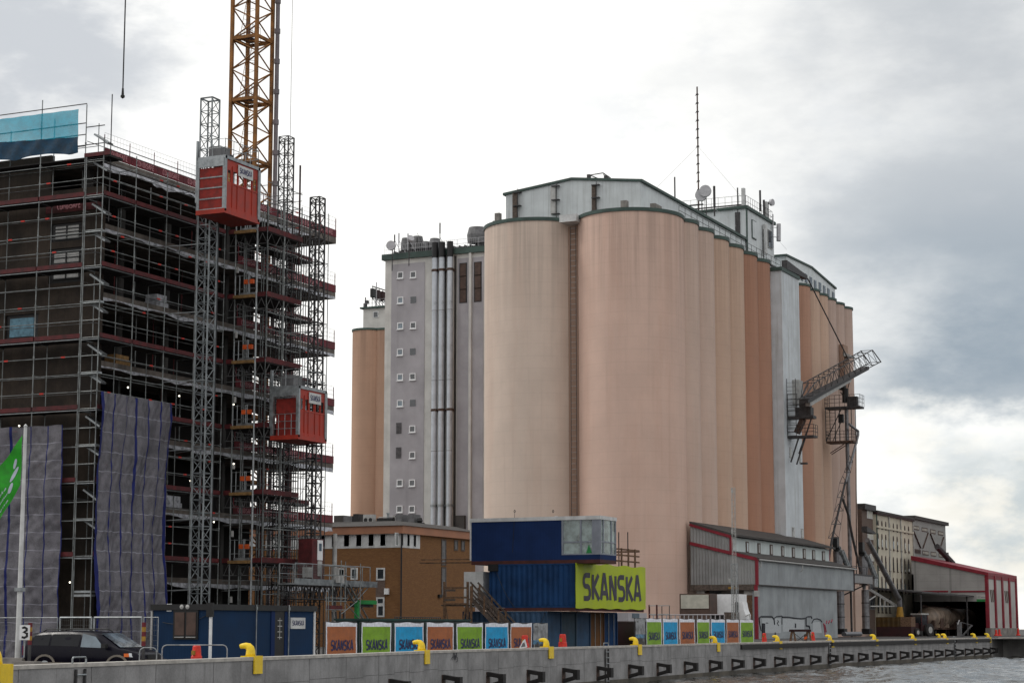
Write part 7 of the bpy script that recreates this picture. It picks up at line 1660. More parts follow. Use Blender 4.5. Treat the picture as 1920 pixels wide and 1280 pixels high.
p = onx(1421, 1112, AX1 + .05); mb = MB(); mb.box(AX1 - .25, AX1 + .1, p.y - .4, p.y + .4, p.z - .3, p.z + .3); part(root, 'wall_box', mb, M['lgrey'])
# graffiti on the side wall
GX = AX1 - .235
def gl(pts, r=.05, m='graf', lab=None, root_=None):
    mb = MB(); P = [onx(px, py, GX) for px, py in pts]
    for a, b in zip(P, P[1:]): mb.beam(a, b, .02, r * 2, up=(1, 0, .01)) if 0 else mb.tube(a, b, r, 5)
    return mb
root_g = thing('graffiti', 'long black outlined silver graffiti low on the grey warehouse wall', 'graffiti', (GX, 212, 2))
for pts, r in (([(1424, 1168), (1423, 1158), (1427, 1155), (1447, 1155), (1451, 1160), (1452, 1170)], .09), ([(1452, 1158), (1456, 1155), (1466, 1154)], .07), ([(1466, 1154), (1466, 1170)], .05), ([(1467, 1156), (1478, 1156), (1490, 1158), (1502, 1159), (1511, 1158)], .08), ([(1511, 1157), (1515, 1155), (1521, 1155), (1522, 1159)], .08), ([(1511, 1158), (1511, 1172), (1517, 1173), (1518, 1178)], .10), ([(1522, 1167), (1526, 1160), (1532, 1159), (1538, 1161), (1541, 1165)], .07), ([(1491, 1168), (1491, 1176)], .12), ([(1458, 1162), (1460, 1165), (1457, 1167), (1460, 1172)], .05), ([(1436, 1167), (1440, 1167)], .04), ([(1453, 1185), (1454, 1194)], .09), ([(1424, 1168), (1427, 1182)], .07), ([(1430, 1168), (1430, 1196)], .28)):
    part(root_g, 'outline', gl(pts, r), M['graf'])
for q_ in (((1428, 1158), (1464, 1158), (1464, 1186), (1432, 1186)), ((1468, 1159), (1508, 1161), (1508, 1182), (1468, 1184)), ((1524, 1166), (1538, 1165), (1541, 1186), (1524, 1186))):
    mb = MB(); P = [onx(px, py, GX - .006) for px, py in q_]; mb.quad(*P); part(root_g, 'silver_fill', mb, M['silverw'] if 'silverw' in M else M['annexw2'] if 'annexw2' in M else M['clere2'] if 'clere2' in M else M['silver'])
root_g = thing('graffiti', 'faded pink graffiti at the right end of the grey warehouse wall', 'graffiti', (GX, 226, 2))
for pts in ([(1544, 1168), (1546, 1180), (1547, 1192)], [(1550, 1163), (1549, 1168)], [(1555, 1163), (1553, 1168)], [(1560, 1161), (1558, 1166)], [(1546, 1170), (1549, 1184)]): part(root_g, 'stroke', gl(pts, .09), M['grafr'])
# boards and machines in front of the gable
root = thing('box_body', 'cream panelled box body in a brown frame in front of the warehouse gable', 'box body', (-62, 178, 0)); XB = -63
def vbox(px0, px1, py0, py1, Y, dep, nm, m_, root=root, lz=None):
    b_ = ony(px0, py0, Y); c_ = ony(px1, py1, Y); mb = MB(); mb.box(b_.x, c_.x, Y, Y + dep, c_.z if lz is None else lz, b_.z); return part(root, nm, mb, m_)
vbox(1274, 1331, 1112.5, 1152, 182, 2.2, 'frame', M['brown']); vbox(1276.5, 1328.5, 1114.5, 1140, 181.9, .12, 'panel', M['paleb']); vbox(1276, 1330, 1142, 1168, 181.9, .2, 'dark_base', M['brown'], lz=gz(182))
root = thing('box_body', 'plain white box body beside the cream panelled one', 'box body', (-61, 184, 0))
vbox(1331.5, 1387, 1113.5, 1151, 185, 2.2, 'panel', M['white'], root=root); vbox(1333, 1386, 1152, 1170, 185.2, 1.8, 'base', M['dsteel'], root=root, lz=gz(185))
root = thing('cabinet', 'brown grey switch cabinet at the end of the steel railing', 'cabinet', (-58, 176, 0)); vbox(1357.5, 1380, 1147, 1172, 175, 1.2, 'housing', M['woodg'], root=root, lz=gz(175)); vbox(1363, 1373, 1161.5, 1166, 174.95, .05, 'label_plate', M['lgrey'], root=root)
root = thing('excavator_cab', 'white rounded machine cab behind the last banners', 'machine', (-57, 176, 0)); p = ony(1391, 1150, 176)
mb = MB(); a = ony(1384, 1128, 176); c = ony(1396, 1165, 176); mb.prism([(a.x, gz(176)), (c.x + .1, gz(176)), (c.x + .15, c.z + .6), (c.x - .05, a.z - .7), (a.x + .4, a.z), (a.x, a.z)], 'y', 176, 177.4); part(root, 'body', mb, M['white'])
mb = MB(); mb.path([(c.x + .1, 176, c.z + .5), (c.x + .5, 176, c.z + .7), (c.x + .6, 176, c.z - .4), (c.x + .3, 176, c.z - .7)], .05); part(root, 'handrail', mb, M['lgrey']); mb = MB(); mb.box(a.x - .25, a.x, 175.8, 176.2, gz(176), a.z - .0); part(root, 'mast', mb, M['dsteel'])
mb = MB(); a = ony(1217, 1152, 170); c = ony(1358, 1151, 170); railing(mb, [(a.x, 170, a.z - 1.6), (c.x, 170, a.z - 1.6)], 1.6, .05, .42, 0); whole('steel_railing', mb, M['graytower'], (a.x, 170, 1), 'grey steel bar railing behind the right banner fence', 'railing')
root = thing('board_rack', 'pair of tall pale frames with red posts left of the cream box', 'frame', tuple(ony(1218, 1160, 160)))
for px in (1217, 1231): a = ony(px, 1133, 160); mb = MB(); mb.box(a.x - .06, a.x + .06, 160, 160.1, .3, a.z); part(root, 'post', mb, M['toe'])
for px in (1241, 1255): a = ony(px, 1134, 160); mb = MB(); mb.tube((a.x, 160, .3), (a.x, 160, a.z), .04); part(root, 'post', mb, M['dsteel'])
for a_, b_ in ((1218, 1230), (1233, 1255)):
    for py in (1134, 1150): a = ony(a_, py, 159.95); c = ony(b_, py + 1.5, 159.95); mb = MB(); mb.box(a.x, c.x, 159.9, 159.96, c.z, a.z); part(root, 'board', mb, M['lgrey'])
# slender lattice lamp mast
p = ony(1376, 1000, 168); root = thing('lattice_mast', 'slender pale lattice mast with small lamps before the warehouse', 'mast', (p.x, 168, .4)); zt_ = ony(1374, 914, 168).z; zm_ = ony(1374, 1056, 168).z
mb = MB(); lattice_mast(mb, p.x, 168, .4, zt_, .28, .55, .018, .012, 4, 1); part(root, 'upper_lattice', mb, M['lgrey'])
mb = MB(); lattice_mast(mb, p.x, 168, .4, zm_, .46, .5, .025, .014, 4, 1); part(root, 'lower_lattice', mb, M['steel'])
for py in (916, 992, 1084, 1097): a = ony(1373 if py != 1084 else 1369, py, 168); mb = MB(); mb.tube(a, a - UZ * .35, .09 if py != 1084 else .13, 8); part(root, 'lamp', mb, M['lgrey'])
# trestle barrier
root = thing('trestle_barrier', 'ochre timber trestle barrier with dark bar and orange striped plate', 'barrier', (-48, 160, 0)); YT = 165; zg = gz(YT)
a = ony(1480, 1180, YT); c = ony(1521, 1183, YT); zt_ = a.z
for x, m_ in ((a.x + .2, 'sock'), (c.x - .35, 'sock')):
    mb = MB(); mb.prism([(x - .3, zg), (x - .12, zg), (x + .1, zt_ - .1), (x + .28, zg), (x + .46, zg), (x + .2, zt_), (x - .05, zt_)], 'y', YT, YT + .12); part(root, 'trestle_leg', mb, M['wood'])
mb = MB(); mb.box(a.x, c.x, YT - .08, YT, zt_ - .16, zt_ + .04); part(root, 'bar', mb, M['contr'])
mb = MB(); mb.beam((a.x + .3, YT + .05, zt_ - .2), (c.x - .3, YT + .05, zg + .1), .04); mb.beam((a.x + .3, YT + .05, zg + .1), (c.x - .3, YT + .05, zt_ - .2), .04); part(root, 'cross_wire', mb, M['black'])
p = ony(1511, 1190, YT); 
for k in range(4): mb = MB(); mb.hexa([(p.x - .13, YT - .13, zg + .04 + k * .22), (p.x + .13, YT - .13, zg + .13 + k * .22), (p.x + .13, YT - .1, zg + .13 + k * .22), (p.x - .13, YT - .1, zg + .04 + k * .22), (p.x - .13, YT - .13, zg + .26 + k * .22), (p.x + .13, YT - .13, zg + .35 + k * .22), (p.x + .13, YT - .1, zg + .35 + k * .22), (p.x - .13, YT - .1, zg + .26 + k * .22)]); part(root, 'stripe', mb, M['orange'] if k % 2 == 0 else M['brown'])

# ================================================================== LOADING BOOM AND ELEVATOR LEGS ON THE SILO FRONT
XP = -68.4
root = thing('loading_boom', 'dark lattice loading boom raised over the right silos', 'loading boom', tuple(onx(1500, 765, XP)))
ta, tb = onx(1516, 718, XP), onx(1625, 657, XP); ba, bb_ = onx(1506, 748, XP), onx(1641, 679, XP)
def lat2(mb, A0, A1, B0, B1, dx, n, r=.085, rb=.05):
    for o_ in (-dx, dx):
        O = Vector((o_, 0, 0)); mb.tube(A0 + O, A1 + O, r, 5); mb.tube(B0 + O, B1 + O, r, 5)
        for k in range(n):
            mb.tube(A0.lerp(A1, k / n) + O, B0.lerp(B1, (k + .5) / n) + O, rb, 4); mb.tube(B0.lerp(B1, (k + .5) / n) + O, A0.lerp(A1, (k + 1) / n) + O, rb, 4)
    for k in range(n + 1):
        for P, Q_ in ((A0, A1), (B0, B1)): mb.tube(P.lerp(Q_, k / n) + Vector((-dx, 0, 0)), P.lerp(Q_, k / n) + Vector((dx, 0, 0)), rb, 4)
mb = MB(); lat2(mb, ta, tb, ba, bb_, .7, 12, .07, .04); mb.tube(tb + Vector((.8, 0, 0)), bb_ + Vector((.8, 0, 0)), .08); mb.tube(tb - Vector((.8, 0, 0)), bb_ - Vector((.8, 0, 0)), .08); part(root, 'lattice', mb, M['dsteel'])
mb = MB(); mb.beam(onx(1507, 752, XP), onx(1622, 690, XP), 1.1, .45); part(root, 'conveyor_trough', mb, M['dsteel'])
mb = MB(); mb.beam(onx(1515, 758, XP), onx(1592, 712, XP), .6, .45); part(root, 'underside_duct', mb, M['lgrey'])
mb = MB(); mb.tube(ta, onx(1504, 742, XP), .09); mb.tube(ta + Vector((.8, 0, 0)), onx(1508, 745, XP + .8), .09); part(root, 'foot_strut', mb, M['dsteel'])
# boom foot platform on the lift tower
YL = onx(1476, 816, -71.4).y
def fl(px, py, dy=0): return ony(px, py, YL + dy)
root = thing('boom_platform', 'railed steel platform on the white lift tower carrying the boom foot', 'platform', tuple(fl(1500, 800)))
zA = fl(1476, 817).z; xA = fl(1526, 820).x
mb = MB(); mb.box(-71.4, xA, YL, YL + 1.7, zA - .25, zA); part(root, 'lower_deck', mb, M['dsteel'])
zB_ = fl(1470, 780).z; xB = fl(1524, 782).x; mb = MB(); mb.box(-71.4, xB, YL + .1, YL + 1.6, zB_ - .35, zB_); mb.box(-72.2, -71.4, YL + .3, YL + .9, zB_ - .3, zB_ + .1); part(root, 'upper_deck', mb, M['dsteel'])
mb = MB(); a = fl(1490, 770); c = fl(1519, 762); mb.box(a.x, c.x, YL + .2, YL + 1.5, zB_, c.z); mb.box(a.x + .5, c.x - .2, YL + .3, YL + 1.4, c.z, c.z + .8); part(root, 'slewing_unit', mb, M['dsteel'])
mb = MB(); railing(mb, [(-71.3, YL, zA), (xA, YL, zA), (xA, YL + 1.7, zA)], 1.3, .035, 1.0, 2); part(root, 'railing', mb, M['dsteel']); mb = MB(); railing(mb, [(-71.3, YL + .1, zB_), (xB - 2.0, YL + .1, zB_)], 2.7, .035, 1.2, 3); part(root, 'railing', mb, M['dsteel'])
mb = MB()
for x in (-71.3, -70.2): mb.tube((x, YL - .1, zA), (x, YL - .1, zA + 7.0), .04)
z = zA
while z < zA + 7.0: mb.tube((-71.3, YL - .1, z), (-70.2, YL - .1, z), .02, 4); z += .5
part(root, 'ladder', mb, M['dsteel'])
for k, py in enumerate((748, 762, 774, 786, 797, 807)): p = fl(1465, py); mb = MB(); mb.tube(p, p + Vector((.8, 0, -.05)), .04, 5); mb.tube(p, p + Vector((-.05, 0, .22)), .035, 5); part(root, 'hook_rack', mb, M['dsteel'])
for a_, c_ in (((1497, 822), (1481, 866)), ((1521, 785), (1492, 870)), ((1508, 822), (1496, 850))):
    mb = MB(); e = fl(*c_); mb.tube(fl(*a_, .4), (e.x, YL + .4, e.z), .10, 6); part(root, 'raking_strut', mb, M['dsteel'])
mb = MB(); mb.beam(fl(1506, 785, .8), fl(1494, 812, .8), .9, .6); part(root, 'chute', mb, M['rust'])
p = fl(1505, 868); mb = MB(); mb.box(p.x - .3, p.x + .5, YL, YL + .5, p.z - .12, p.z + .1); part(root, 'flood_lamp', mb, M['dsteel'])
# elevator head platforms (right): they stand out from the silo front
YR_ = onx(1546, 762, -72.3).y
def fr_(px, py, dy=0): return ony(px, py, YR_ + dy)
root = thing('elevator_platform', 'two-level railed steel platform around the elevator head before the right silos', 'platform', tuple(fr_(1580, 800)))
uz = fr_(1546, 763).z; x0_, x1_ = fr_(1546, 763).x, fr_(1612, 763).x; lz = fr_(1549, 827).z; x2_ = fr_(1600, 827).x
mb = MB(); mb.box(x0_, x1_, YR_, YR_ + 2.2, uz - .25, uz); part(root, 'upper_deck', mb, M['dsteel']); mb = MB(); mb.box(x0_ + .1, x2_, YR_, YR_ + 2.2, lz - .25, lz); part(root, 'lower_deck', mb, M['rust'])
mb = MB(); railing(mb, [(x0_, YR_ + 2.2, uz), (x0_, YR_, uz), (x1_, YR_, uz), (x1_, YR_ + 2.2, uz)], 1.5, .03, .7, 2); part(root, 'railing', mb, M['dsteel']); mb = MB(); railing(mb, [(x0_ + .1, YR_ + 2.2, lz), (x0_ + .1, YR_, lz), (x2_, YR_, lz), (x2_, YR_ + 2.2, lz)], 1.3, .03, .6, 2); part(root, 'railing', mb, M['dsteel'])
mb = MB()
for x in (x0_ + .1, x0_ + 1.4, x2_ - .2): mb.tube((x, YR_ + .05, lz), (x, YR_ + .05, uz), .06, 5); mb.tube((x, YR_ + 2.1, lz), (x, YR_ + 2.1, uz), .06, 5)
mb.tube((x0_ + .1, YR_ + .05, lz), (x0_ + 2.4, YR_ + .05, uz), .07, 5); mb.tube((x0_ + 1.0, YR_ + .1, lz), (x0_ + 2.2, YR_ + .1, lz + 2.6), .06, 5); z = lz + 1.7
while z < uz: mb.tube((x0_ + .1, YR_, z), (x0_ + 1.4, YR_, z), .022, 4); z += .5
part(root, 'frame', mb, M['dsteel'])
p = fr_(1585, 755, 1.1); q_ = fr_(1585, 728, 1.1); mb = MB(); mb.tube(p, q_, .42, 8); mb.tube(q_, q_ + Vector((-1.1, 0, .35)), .38, 8); part(root, 'elevator_head', mb, M['black'])
p = fr_(1597, 758, .6); mb = MB(); mb.box(p.x - .6, p.x + .7, YR_ + .5, YR_ + 1.5, uz, uz + 1.3); part(root, 'motor_box', mb, M['dsteel']); p = fr_(1577, 785, .8); mb = MB(); mb.box(p.x - .3, p.x + .3, YR_ + .5, YR_ + 1.2, p.z - .5, p.z + .6); part(root, 'gearbox', mb, M['black'])
for a_, c_ in (((1586, 730), (1573, 702)), ((1590, 727), (1596, 704)), ((1576, 735), (1584, 745))): mb = MB(); mb.tube(fr_(*a_, 1), fr_(*c_, 1), .06, 5); part(root, 'strut', mb, M['dsteel'])
mb = MB(); mb.tube(fr_(1557, 849, 1), fr_(1583, 832, .3), .06); mb.tube(fr_(1559, 852, 1), fr_(1585, 835, .3), .06); part(root, 'strut', mb, M['rust'])
root = thing('elevator_pipe', 'thick vertical grey elevator pipe running down the right silos', 'elevator pipe', tuple(fr_(1592, 1085)))
T = fr_(1587, 765, 1.1); B_ = ony(1593, 1065, T.y)
mb = MB(); mb.tube(T, (T.x, T.y, B_.z), .26, 10); part(root, 'pipe', mb, M['gsteel']); mb = MB(); mb.lathe((T.x, T.y, B_.z - 2), [(.2, 0), (.5, .7), (.5, 1.2), (.2, 1.8), (.2, 3)], 12); part(root, 'diverter', mb, M['dsteel']); mb = MB(); mb.tube((T.x, T.y, 0.7), (T.x, T.y, B_.z - 2), .15, 8); part(root, 'lower_pipe', mb, M['dsteel'])
def pipe(pts, r, lab, m='dsteel', x=-68.6, nm='chute_pipe', n=8):
    P = [onx(a, b, x) for a, b in pts]; mb = MB(); mb.path(P, r, n); return whole(nm, mb, M[m], tuple(P[-1]), lab, 'pipe', 'chute pipes on the silo front')
pipe([(1592, 795), (1609, 808), (1609, 816), (1585, 905)], .17, 'grey chute pipe bending down from the elevator platform', 'gsteel'); pipe([(1585, 903), (1560, 1010), (1553, 1056)], .15, 'long dark chute pipe slanting left above the warehouse roof')
pipe([(1580, 935), (1590, 962), (1598, 1005), (1613, 1070)], .17, 'dark chute pipe slanting right down the last silos'); pipe([(1605, 808), (1606, 1085)], .07, 'thin vertical conduit on the last silos', 'rust')
# spacer triangles on the slanting pipe
root = thing('pipe_bracing', 'thin wire bracing with triangles around the slanting chute pipe', 'bracing', tuple(onx(1570, 980, -68.4)))
L_ = []; R__ = []
for k, (px, py) in enumerate(((1594, 866), (1589, 885), (1581, 905), (1577, 932), (1573, 957), (1568, 982), (1563, 1008))):
    w = 5 + k * .8; a, b, c_ = onx(px - w, py, -68), onx(px + w, py, -68), onx(px - 1, py - 13, -68); L_.append(a); R__.append(b); mb = MB(); mb.tube(a, b, .045, 4); mb.tube(b, c_, .045, 4); mb.tube(c_, a, .045, 4); part(root, 'triangle', mb, M['dsteel'])
mb = MB(); mb.path(L_, .025, 4); part(root, 'guy_wire', mb, M['dsteel']); mb = MB(); mb.path(R__, .025, 4); part(root, 'guy_wire', mb, M['dsteel'])
# hooded hatch on the silo
p = onx(1590, 655, -72); root = thing('silo_hatch', 'tall hooded hatch recess on the second last silo', 'hatch', tuple(p)); mb = MB(); mb.box(-72.9, -72.3, p.y - 1.2, p.y + 1.0, p.z - 5.5, p.z + .6); part(root, 'recess', mb, SM['rec']); mb = MB(); mb.hexa([(-72.4, p.y - 1.2, p.z - 1), (-71.4, p.y - 1.2, p.z - 1.2), (-71.4, p.y + 1.2, p.z - 1.2), (-72.4, p.y + 1.2, p.z - 1), (-72.4, p.y - 1.2, p.z - .4), (-71.4, p.y - 1.2, p.z - .9), (-71.4, p.y + 1.2, p.z - .9), (-72.4, p.y + 1.2, p.z - .4)]); part(root, 'hood', mb, M['lgrey'])
# cyclones
def cyclone(px, py, lab, yscale=1):
    c = onx(px, py, -68.6); root = thing('cyclone', lab, 'cyclone filter', tuple(c), 'dust cyclones above the loading deck')
    mb = MB(); mb.box(c.x - .3, c.x + .3, c.y - .5, c.y + .5, c.z + 1.6, c.z + 2.9); part(root, 'fan_box', mb, M['black']); mb = MB(); mb.lathe((c.x, c.y + .8, c.z), [(.2, -3.2), (.6, -.6), (.62, 1.2), (.3, 1.7), (.01, 1.7)], 12); part(root, 'cone', mb, M['gsteel'])
    for dy in (.2, 1.1): mb = MB(); mb.tube((c.x + .5, c.y + dy, c.z + 1.2), (c.x + .9, c.y + dy + 2.6, c.z - 1.6), .27, 10); mb.tube((c.x + .9, c.y + dy + 2.6, c.z - 1.6), (c.x + .9, c.y + dy + 2.6, c.z - 2.8), .22, 10); part(root, 'duct', mb, M['steel'])
    mb = MB(); mb.tube((c.x, c.y, c.z + 1.5), (c.x, c.y + 1.0, c.z + 1.5), .42, 10); part(root, 'inlet', mb, M['black'])
cyclone(1568, 1050, 'left dust cyclone with twin ducts above the warehouse eave'); cyclone(1616, 1058, 'right dust cyclone with twin ducts above the loading deck')
root = thing('loading_deck', 'grey loading deck bracket with pipes at the right foot of the silos', 'platform', tuple(onx(1615, 1085, -68)))
a = onx(1598, 1075, -67.5); c = onx(1636, 1080, -67.5); mb = MB(); mb.box(-71.4, -67.5, a.y, c.y, a.z - 1.1, a.z); part(root, 'deck', mb, M['gsteel'])
mb = MB(); mb.box(-67.5, -67.44, a.y, c.y, a.z - .15, a.z + .05); railing(mb, [(-67.6, a.y, a.z), (-67.6, c.y, a.z)], 1.0, .04, 2.5, 0); part(root, 'railing', mb, M['dsteel']); mb = MB(); mb.beam((-68, c.y - 1, a.z - 1.1), (-71, c.y - 3.5, a.z - 2.8), .15); part(root, 'bracket', mb, M['dsteel'])
for px, y0, y1, r, lab in ((1575, 1108, 1178, .52, 'wide vertical grey duct under the warehouse corner'), (1622, 1105, 1178, .5, 'wide vertical grey duct under the loading deck')):
    a = onx(px, y0, -69); c = onx(px, y1, -69); c.y = a.y; root = thing('ground_duct', lab, 'duct', tuple(c), 'wide ducts at the silo foot'); mb = MB(); mb.tube(a, c, r, 12); part(root, 'pipe', mb, M['gsteel']); mb = MB(); mb.box(c.x - .4, c.x + .6, c.y - .7, c.y + .8, c.z - .7, c.z); part(root, 'outlet', mb, M['black'])
    for k in (.3, .65): z = c.z + (a.z - c.z) * k; mb = MB(); mb.tube((c.x, c.y, z), (c.x, c.y, z + .12), r + .06, 12); part(root, 'flange', mb, M['dsteel'])
mb = MB(); a = onx(1582, 1190, -67); c = onx(1613, 1192, -67); mb.tube((-67, a.y, 1.15), (-67, c.y, 1.15), .3, 10); whole('stored_pipe', mb, M['gsteel'], (-67, a.y, 1), 'grey pipe section lying on the ground at the silo foot', 'pipe')
root = thing('foot_wall', 'pinkish concrete feet below the last silos', 'wall', (-72, 262, .7))
for p0_, p1_, m_ in ((1568, 1580, 'p'), (1583, 1600, 'p'), (1604, 1617, 'p'), (1617, 1629, 'p')): a = onx(p0_, 1150, -71.6); c = onx(p1_, 1150, -71.6); mb = MB(); mb.box(-74, -71.6, a.y, c.y, .5, 7.6); part(root, 'pier', mb, SM[m_])

# ================================================================== BUILDINGS AT THE RIGHT
XC = -73.0
y0 = onx(1642.5, 1000, XC).y; y1 = onx(1711.5, 1000, XC).y; ZC = 18.3
root = thing('cream_warehouse', 'cream rendered old warehouse with rows of narrow round-headed windows', 'building', (XC, (y0 + y1) / 2, .75))
mb = MB(); mb.box(XC - 14, XC, y0, y1, .5, ZC - .3); part(root, 'wall', mb, M['cream']); mb = MB(); mb.box(XC - 14.3, XC + .3, y0 - .2, y1 + .2, ZC - .3, ZC - .05); part(root, 'roof_edge', mb, M['contr']); mb = MB(); mb.box(XC - 14, XC + .35, y0 - .2, y1 + .2, ZC - .05, ZC + .25); part(root, 'roof', mb, M['roofd'])
mb = MB(); mb.box(XC, XC + .2, y0, y1, ZC - 2.2, ZC - 1.9); part(root, 'cornice', mb, M['cream']); 
for px in (1643, 1666, 1688, 1711): p = onx(px, 1000, XC); mb = MB(); mb.tube((XC + .12, p.y, 5), (XC + .12, p.y, ZC), .09, 6); part(root, 'downpipe', mb, M['green'] if px == 1643 else M['lgrey'])
for ri, (pyt, pyb) in enumerate(((975, 991), (999.5, 1026), (1040, 1067), (1080, 1107), (1120, 1147))):
    for k in range(9):
        px = 1646 + k * 7.15; s_ = (pyt - 1178) / (975 - 1178); top = pyt + k * 1.45 * s_ + .0; bot = pyb + k * 1.45 * (pyb - 1178) / (975 - 1178)
        a = onx(px, top, XC); c = onx(px, bot, XC); wd = .29
        if ri == 4 and k > 3: continue
        mb = MB(); P = [(a.y - wd, c.z), (a.y + wd, c.z), (a.y + wd, a.z - .35), (a.y + wd * .6, a.z - .05), (a.y, a.z + .05), (a.y - wd * .6, a.z - .05), (a.y - wd, a.z - .35)]; mb.prism(P, 'x', XC + .01, XC + .05); w = part(root, 'window', mb, M['contr'])
        mb = MB(); mb.box(XC + .05, XC + .08, a.y - wd + .08, a.y + wd - .08, c.z + .2, a.z - .75); part(w, 'pane', mb, M['glassd'] if (k + ri) % 5 else M['glassb'])
        if ri: mb = MB(); mb.box(XC + .01, XC + .16, a.y - wd - .08, a.y + wd + .08, c.z - .14, c.z); part(w, 'sill', mb, M['brown'])
# brick strip between silo and cream warehouse
ya = onx(1622, 1000, XC).y; root = thing('brick_wing', 'narrow brown brick wing between the last silo and the cream warehouse', 'building', (XC - 2, ya, .75)); mb = MB(); mb.box(XC - 12, XC - .4, ya, y0 - .1, .5, ZC + .1); part(root, 'wall', mb, M['brickR']); mb = MB(); mb.box(XC - 12, XC + .1, ya, y0 + .1, ZC + .1, ZC + .9); part(root, 'roof_edge', mb, M['dsteel'])
for px, py, hh_ in ((1631, 964, .6), (1632, 1003, .6), (1637, 1045, .5), (1636, 1092, .9), (1636, 1130, .9)): p = onx(px, py, XC - .4); mb = MB(); mb.box(XC - .4, XC - .34, p.y - 1.7, p.y + 1.7, p.z - hh_, p.z + hh_); w = part(root, 'window', mb, M['dimwhite'] if py < 1060 else M['grey']); mb = MB(); [mb.box(XC - .34, XC - .32, p.y - 1.4 + k * 1.1, p.y - .6 + k * 1.1, p.z - hh_ * .8, p.z + hh_ * .8) for k in range(3)]; part(w, 'pane', mb, M['paleb'] if py < 1060 else M['glassd'])
p = onx(1630, 995, -71.5); mb = MB(); mb.prism([(p.y - 1.5, p.z + .6), (p.y + 3.2, p.z - .1), (p.y + 3.2, p.z - .3), (p.y - 1.5, p.z - .2)], 'x', -72.2, -71.4); whole('canopy', mb, M['dsteel'], tuple(p), 'small dark steel canopy at the top of the silver spout pipe', 'canopy')
# grey clad building beyond
XG_ = -73.0; y2 = onx(1773, 1000, XG_).y; ZG = 18.7
root = thing('grey_clad_building', 'grey clad building with window bands and zigzag battens', 'building', (XG_, (y1 + y2) / 2, .75))
mb = MB(); mb.box(XG_ - 12, XG_, y1 + .15, y2, .5, ZG - .3); part(root, 'wall', mb, M['gsheet']); mb = MB(); mb.hexa([(XG_ - 12, y1 + .1, ZG - .3), (XG_ + .4, y1 + .1, ZG - .3), (XG_ + .4, y2 + .8, ZG - .3), (XG_ - 12, y2 + .8, ZG - .3), (XG_ - 12, y1 + .1, ZG + .25), (XG_ + .4, y1 + .1, ZG + .25), (XG_ + .4, y2 + .8, ZG + .25), (XG_ - 12, y2 + .8, ZG + .25)]); part(root, 'roof', mb, M['roofd'])
for (a_, b_, t0_, t1_) in ((1712, 1723, 983, 993), (1728, 1739, 986.5, 996.5), (1744, 1754, 990, 1000), (1758.5, 1768.5, 993.5, 1003), (1714, 1726, 1027, 1037), (1729.5, 1741, 1030, 1040), (1745, 1755, 1032, 1042), (1760, 1769, 1035, 1044)):
    a = onx(a_, t0_, XG_); c = onx(b_, t1_ + 1, XG_); mb = MB(); mb.box(XG_, XG_ + .05, a.y, c.y, c.z, a.z - .1); w = part(root, 'window', mb, M['brown']); mb = MB(); d_ = (c.y - a.y) / 4; [mb.box(XG_ + .05, XG_ + .07, a.y + .3 + k * (d_ - .08), a.y + .3 + k * (d_ - .08) + d_ - .45, c.z + .15, a.z - .25) for k in range(4)]; part(w, 'pane', mb, M['paleb'] if a_ != 1714 else M['contr'])
for a_, c_ in (((1712, 994), (1726, 1027)), ((1730, 1027), (1740, 998)), ((1744, 1000), (1756, 1030)), ((1763, 1025), (1769, 1006))): mb = MB(); mb.beam(onx(*a_, XG_ + .06), onx(*c_, XG_ + .06), .08, .3, up=(1, 0, 0)); part(root, 'batten', mb, M['brown'])
root = thing('roof_chute', 'grey chute pipe slanting onto the red roofed barn', 'pipe', tuple(onx(1775, 1035, -70))); mb = MB(); mb.tube(onx(1757, 1024, -70), onx(1787, 1056, -70), .45, 8); part(root, 'pipe', mb, M['dsteel']); mb = MB(); mb.beam(onx(1775, 1036, -70), onx(1777, 1054, -70), .5); part(root, 'stand', mb, M['contr'])
# red trimmed barn
YBn = 296.0; bx0 = ony(1710, 1100, YBn).x; bx1 = ony(1852, 1100, YBn).x; by1 = onx(1905, 1100, bx1).y
zt0 = ony(1710, 1045, YBn).z; zt1 = ony(1852, 1074, YBn).z; zo = ony(1800, 1127, YBn).z
root = thing('barn', 'grey panelled barn with dark red edges, stripes and an open dark bay', 'building', ((bx0 + bx1) / 2, YBn, .75))
sl_ = (zt1 - zt0) / (bx1 - bx0); bxl = bx0; ztl = zt0
mb = MB(); mb.prism([(bx0, zo), (bx1, zo), (bx1, zt1 - .3), (bx0, zt0 - .3)], 'y', YBn, YBn + .3); part(root, 'front_wall', mb, M['barn'])
mb = MB(); mb.box(bx1 - .25, bx1, YBn + .3, by1, .5, zt1 - .3); part(root, 'side_wall', mb, M['barnw'])
mb = MB(); mb.hexa([(bxl, YBn - .2, ztl - .35), (bx1 + .15, YBn - .2, zt1 - .35), (bx1 + .15, by1 + .2, zt1 - .35), (bxl, by1 + .2, ztl - .35), (bxl, YBn - .2, ztl + .3), (bx1 + .15, YBn - .2, zt1 + .1), (bx1 + .15, by1 + .2, zt1 + .1), (bxl, by1 + .2, ztl + .3)]); part(root, 'roof', mb, M['redtrim'])
mb = MB(); mb.box(bxl, bx1, by1 - .3, by1, .5, zt1 - .3); mb.box(bxl, bxl + .3, YBn, by1, .5, zt1); part(root, 'rear_wall', mb, M['core'])
mb = MB(); mb.box(bx1 - .4, bx1 + .06, YBn - .08, YBn + .5, 1.9, zt1 - .3); part(root, 'corner_post', mb, M['redtrim'])
for k in range(1, 5): y = YBn + (by1 - YBn) * k / 4; mb = MB(); mb.box(bx1, bx1 + .2, y - .9, y, 1.9, zt1 - .3); part(root, 'red_stripe', mb, M['redtrim'])
mb = MB(); mb.box(bx1, bx1 + .1, YBn, by1, zt1 - .8, zt1 - .3); part(root, 'red_stripe', mb, M['redtrim'])
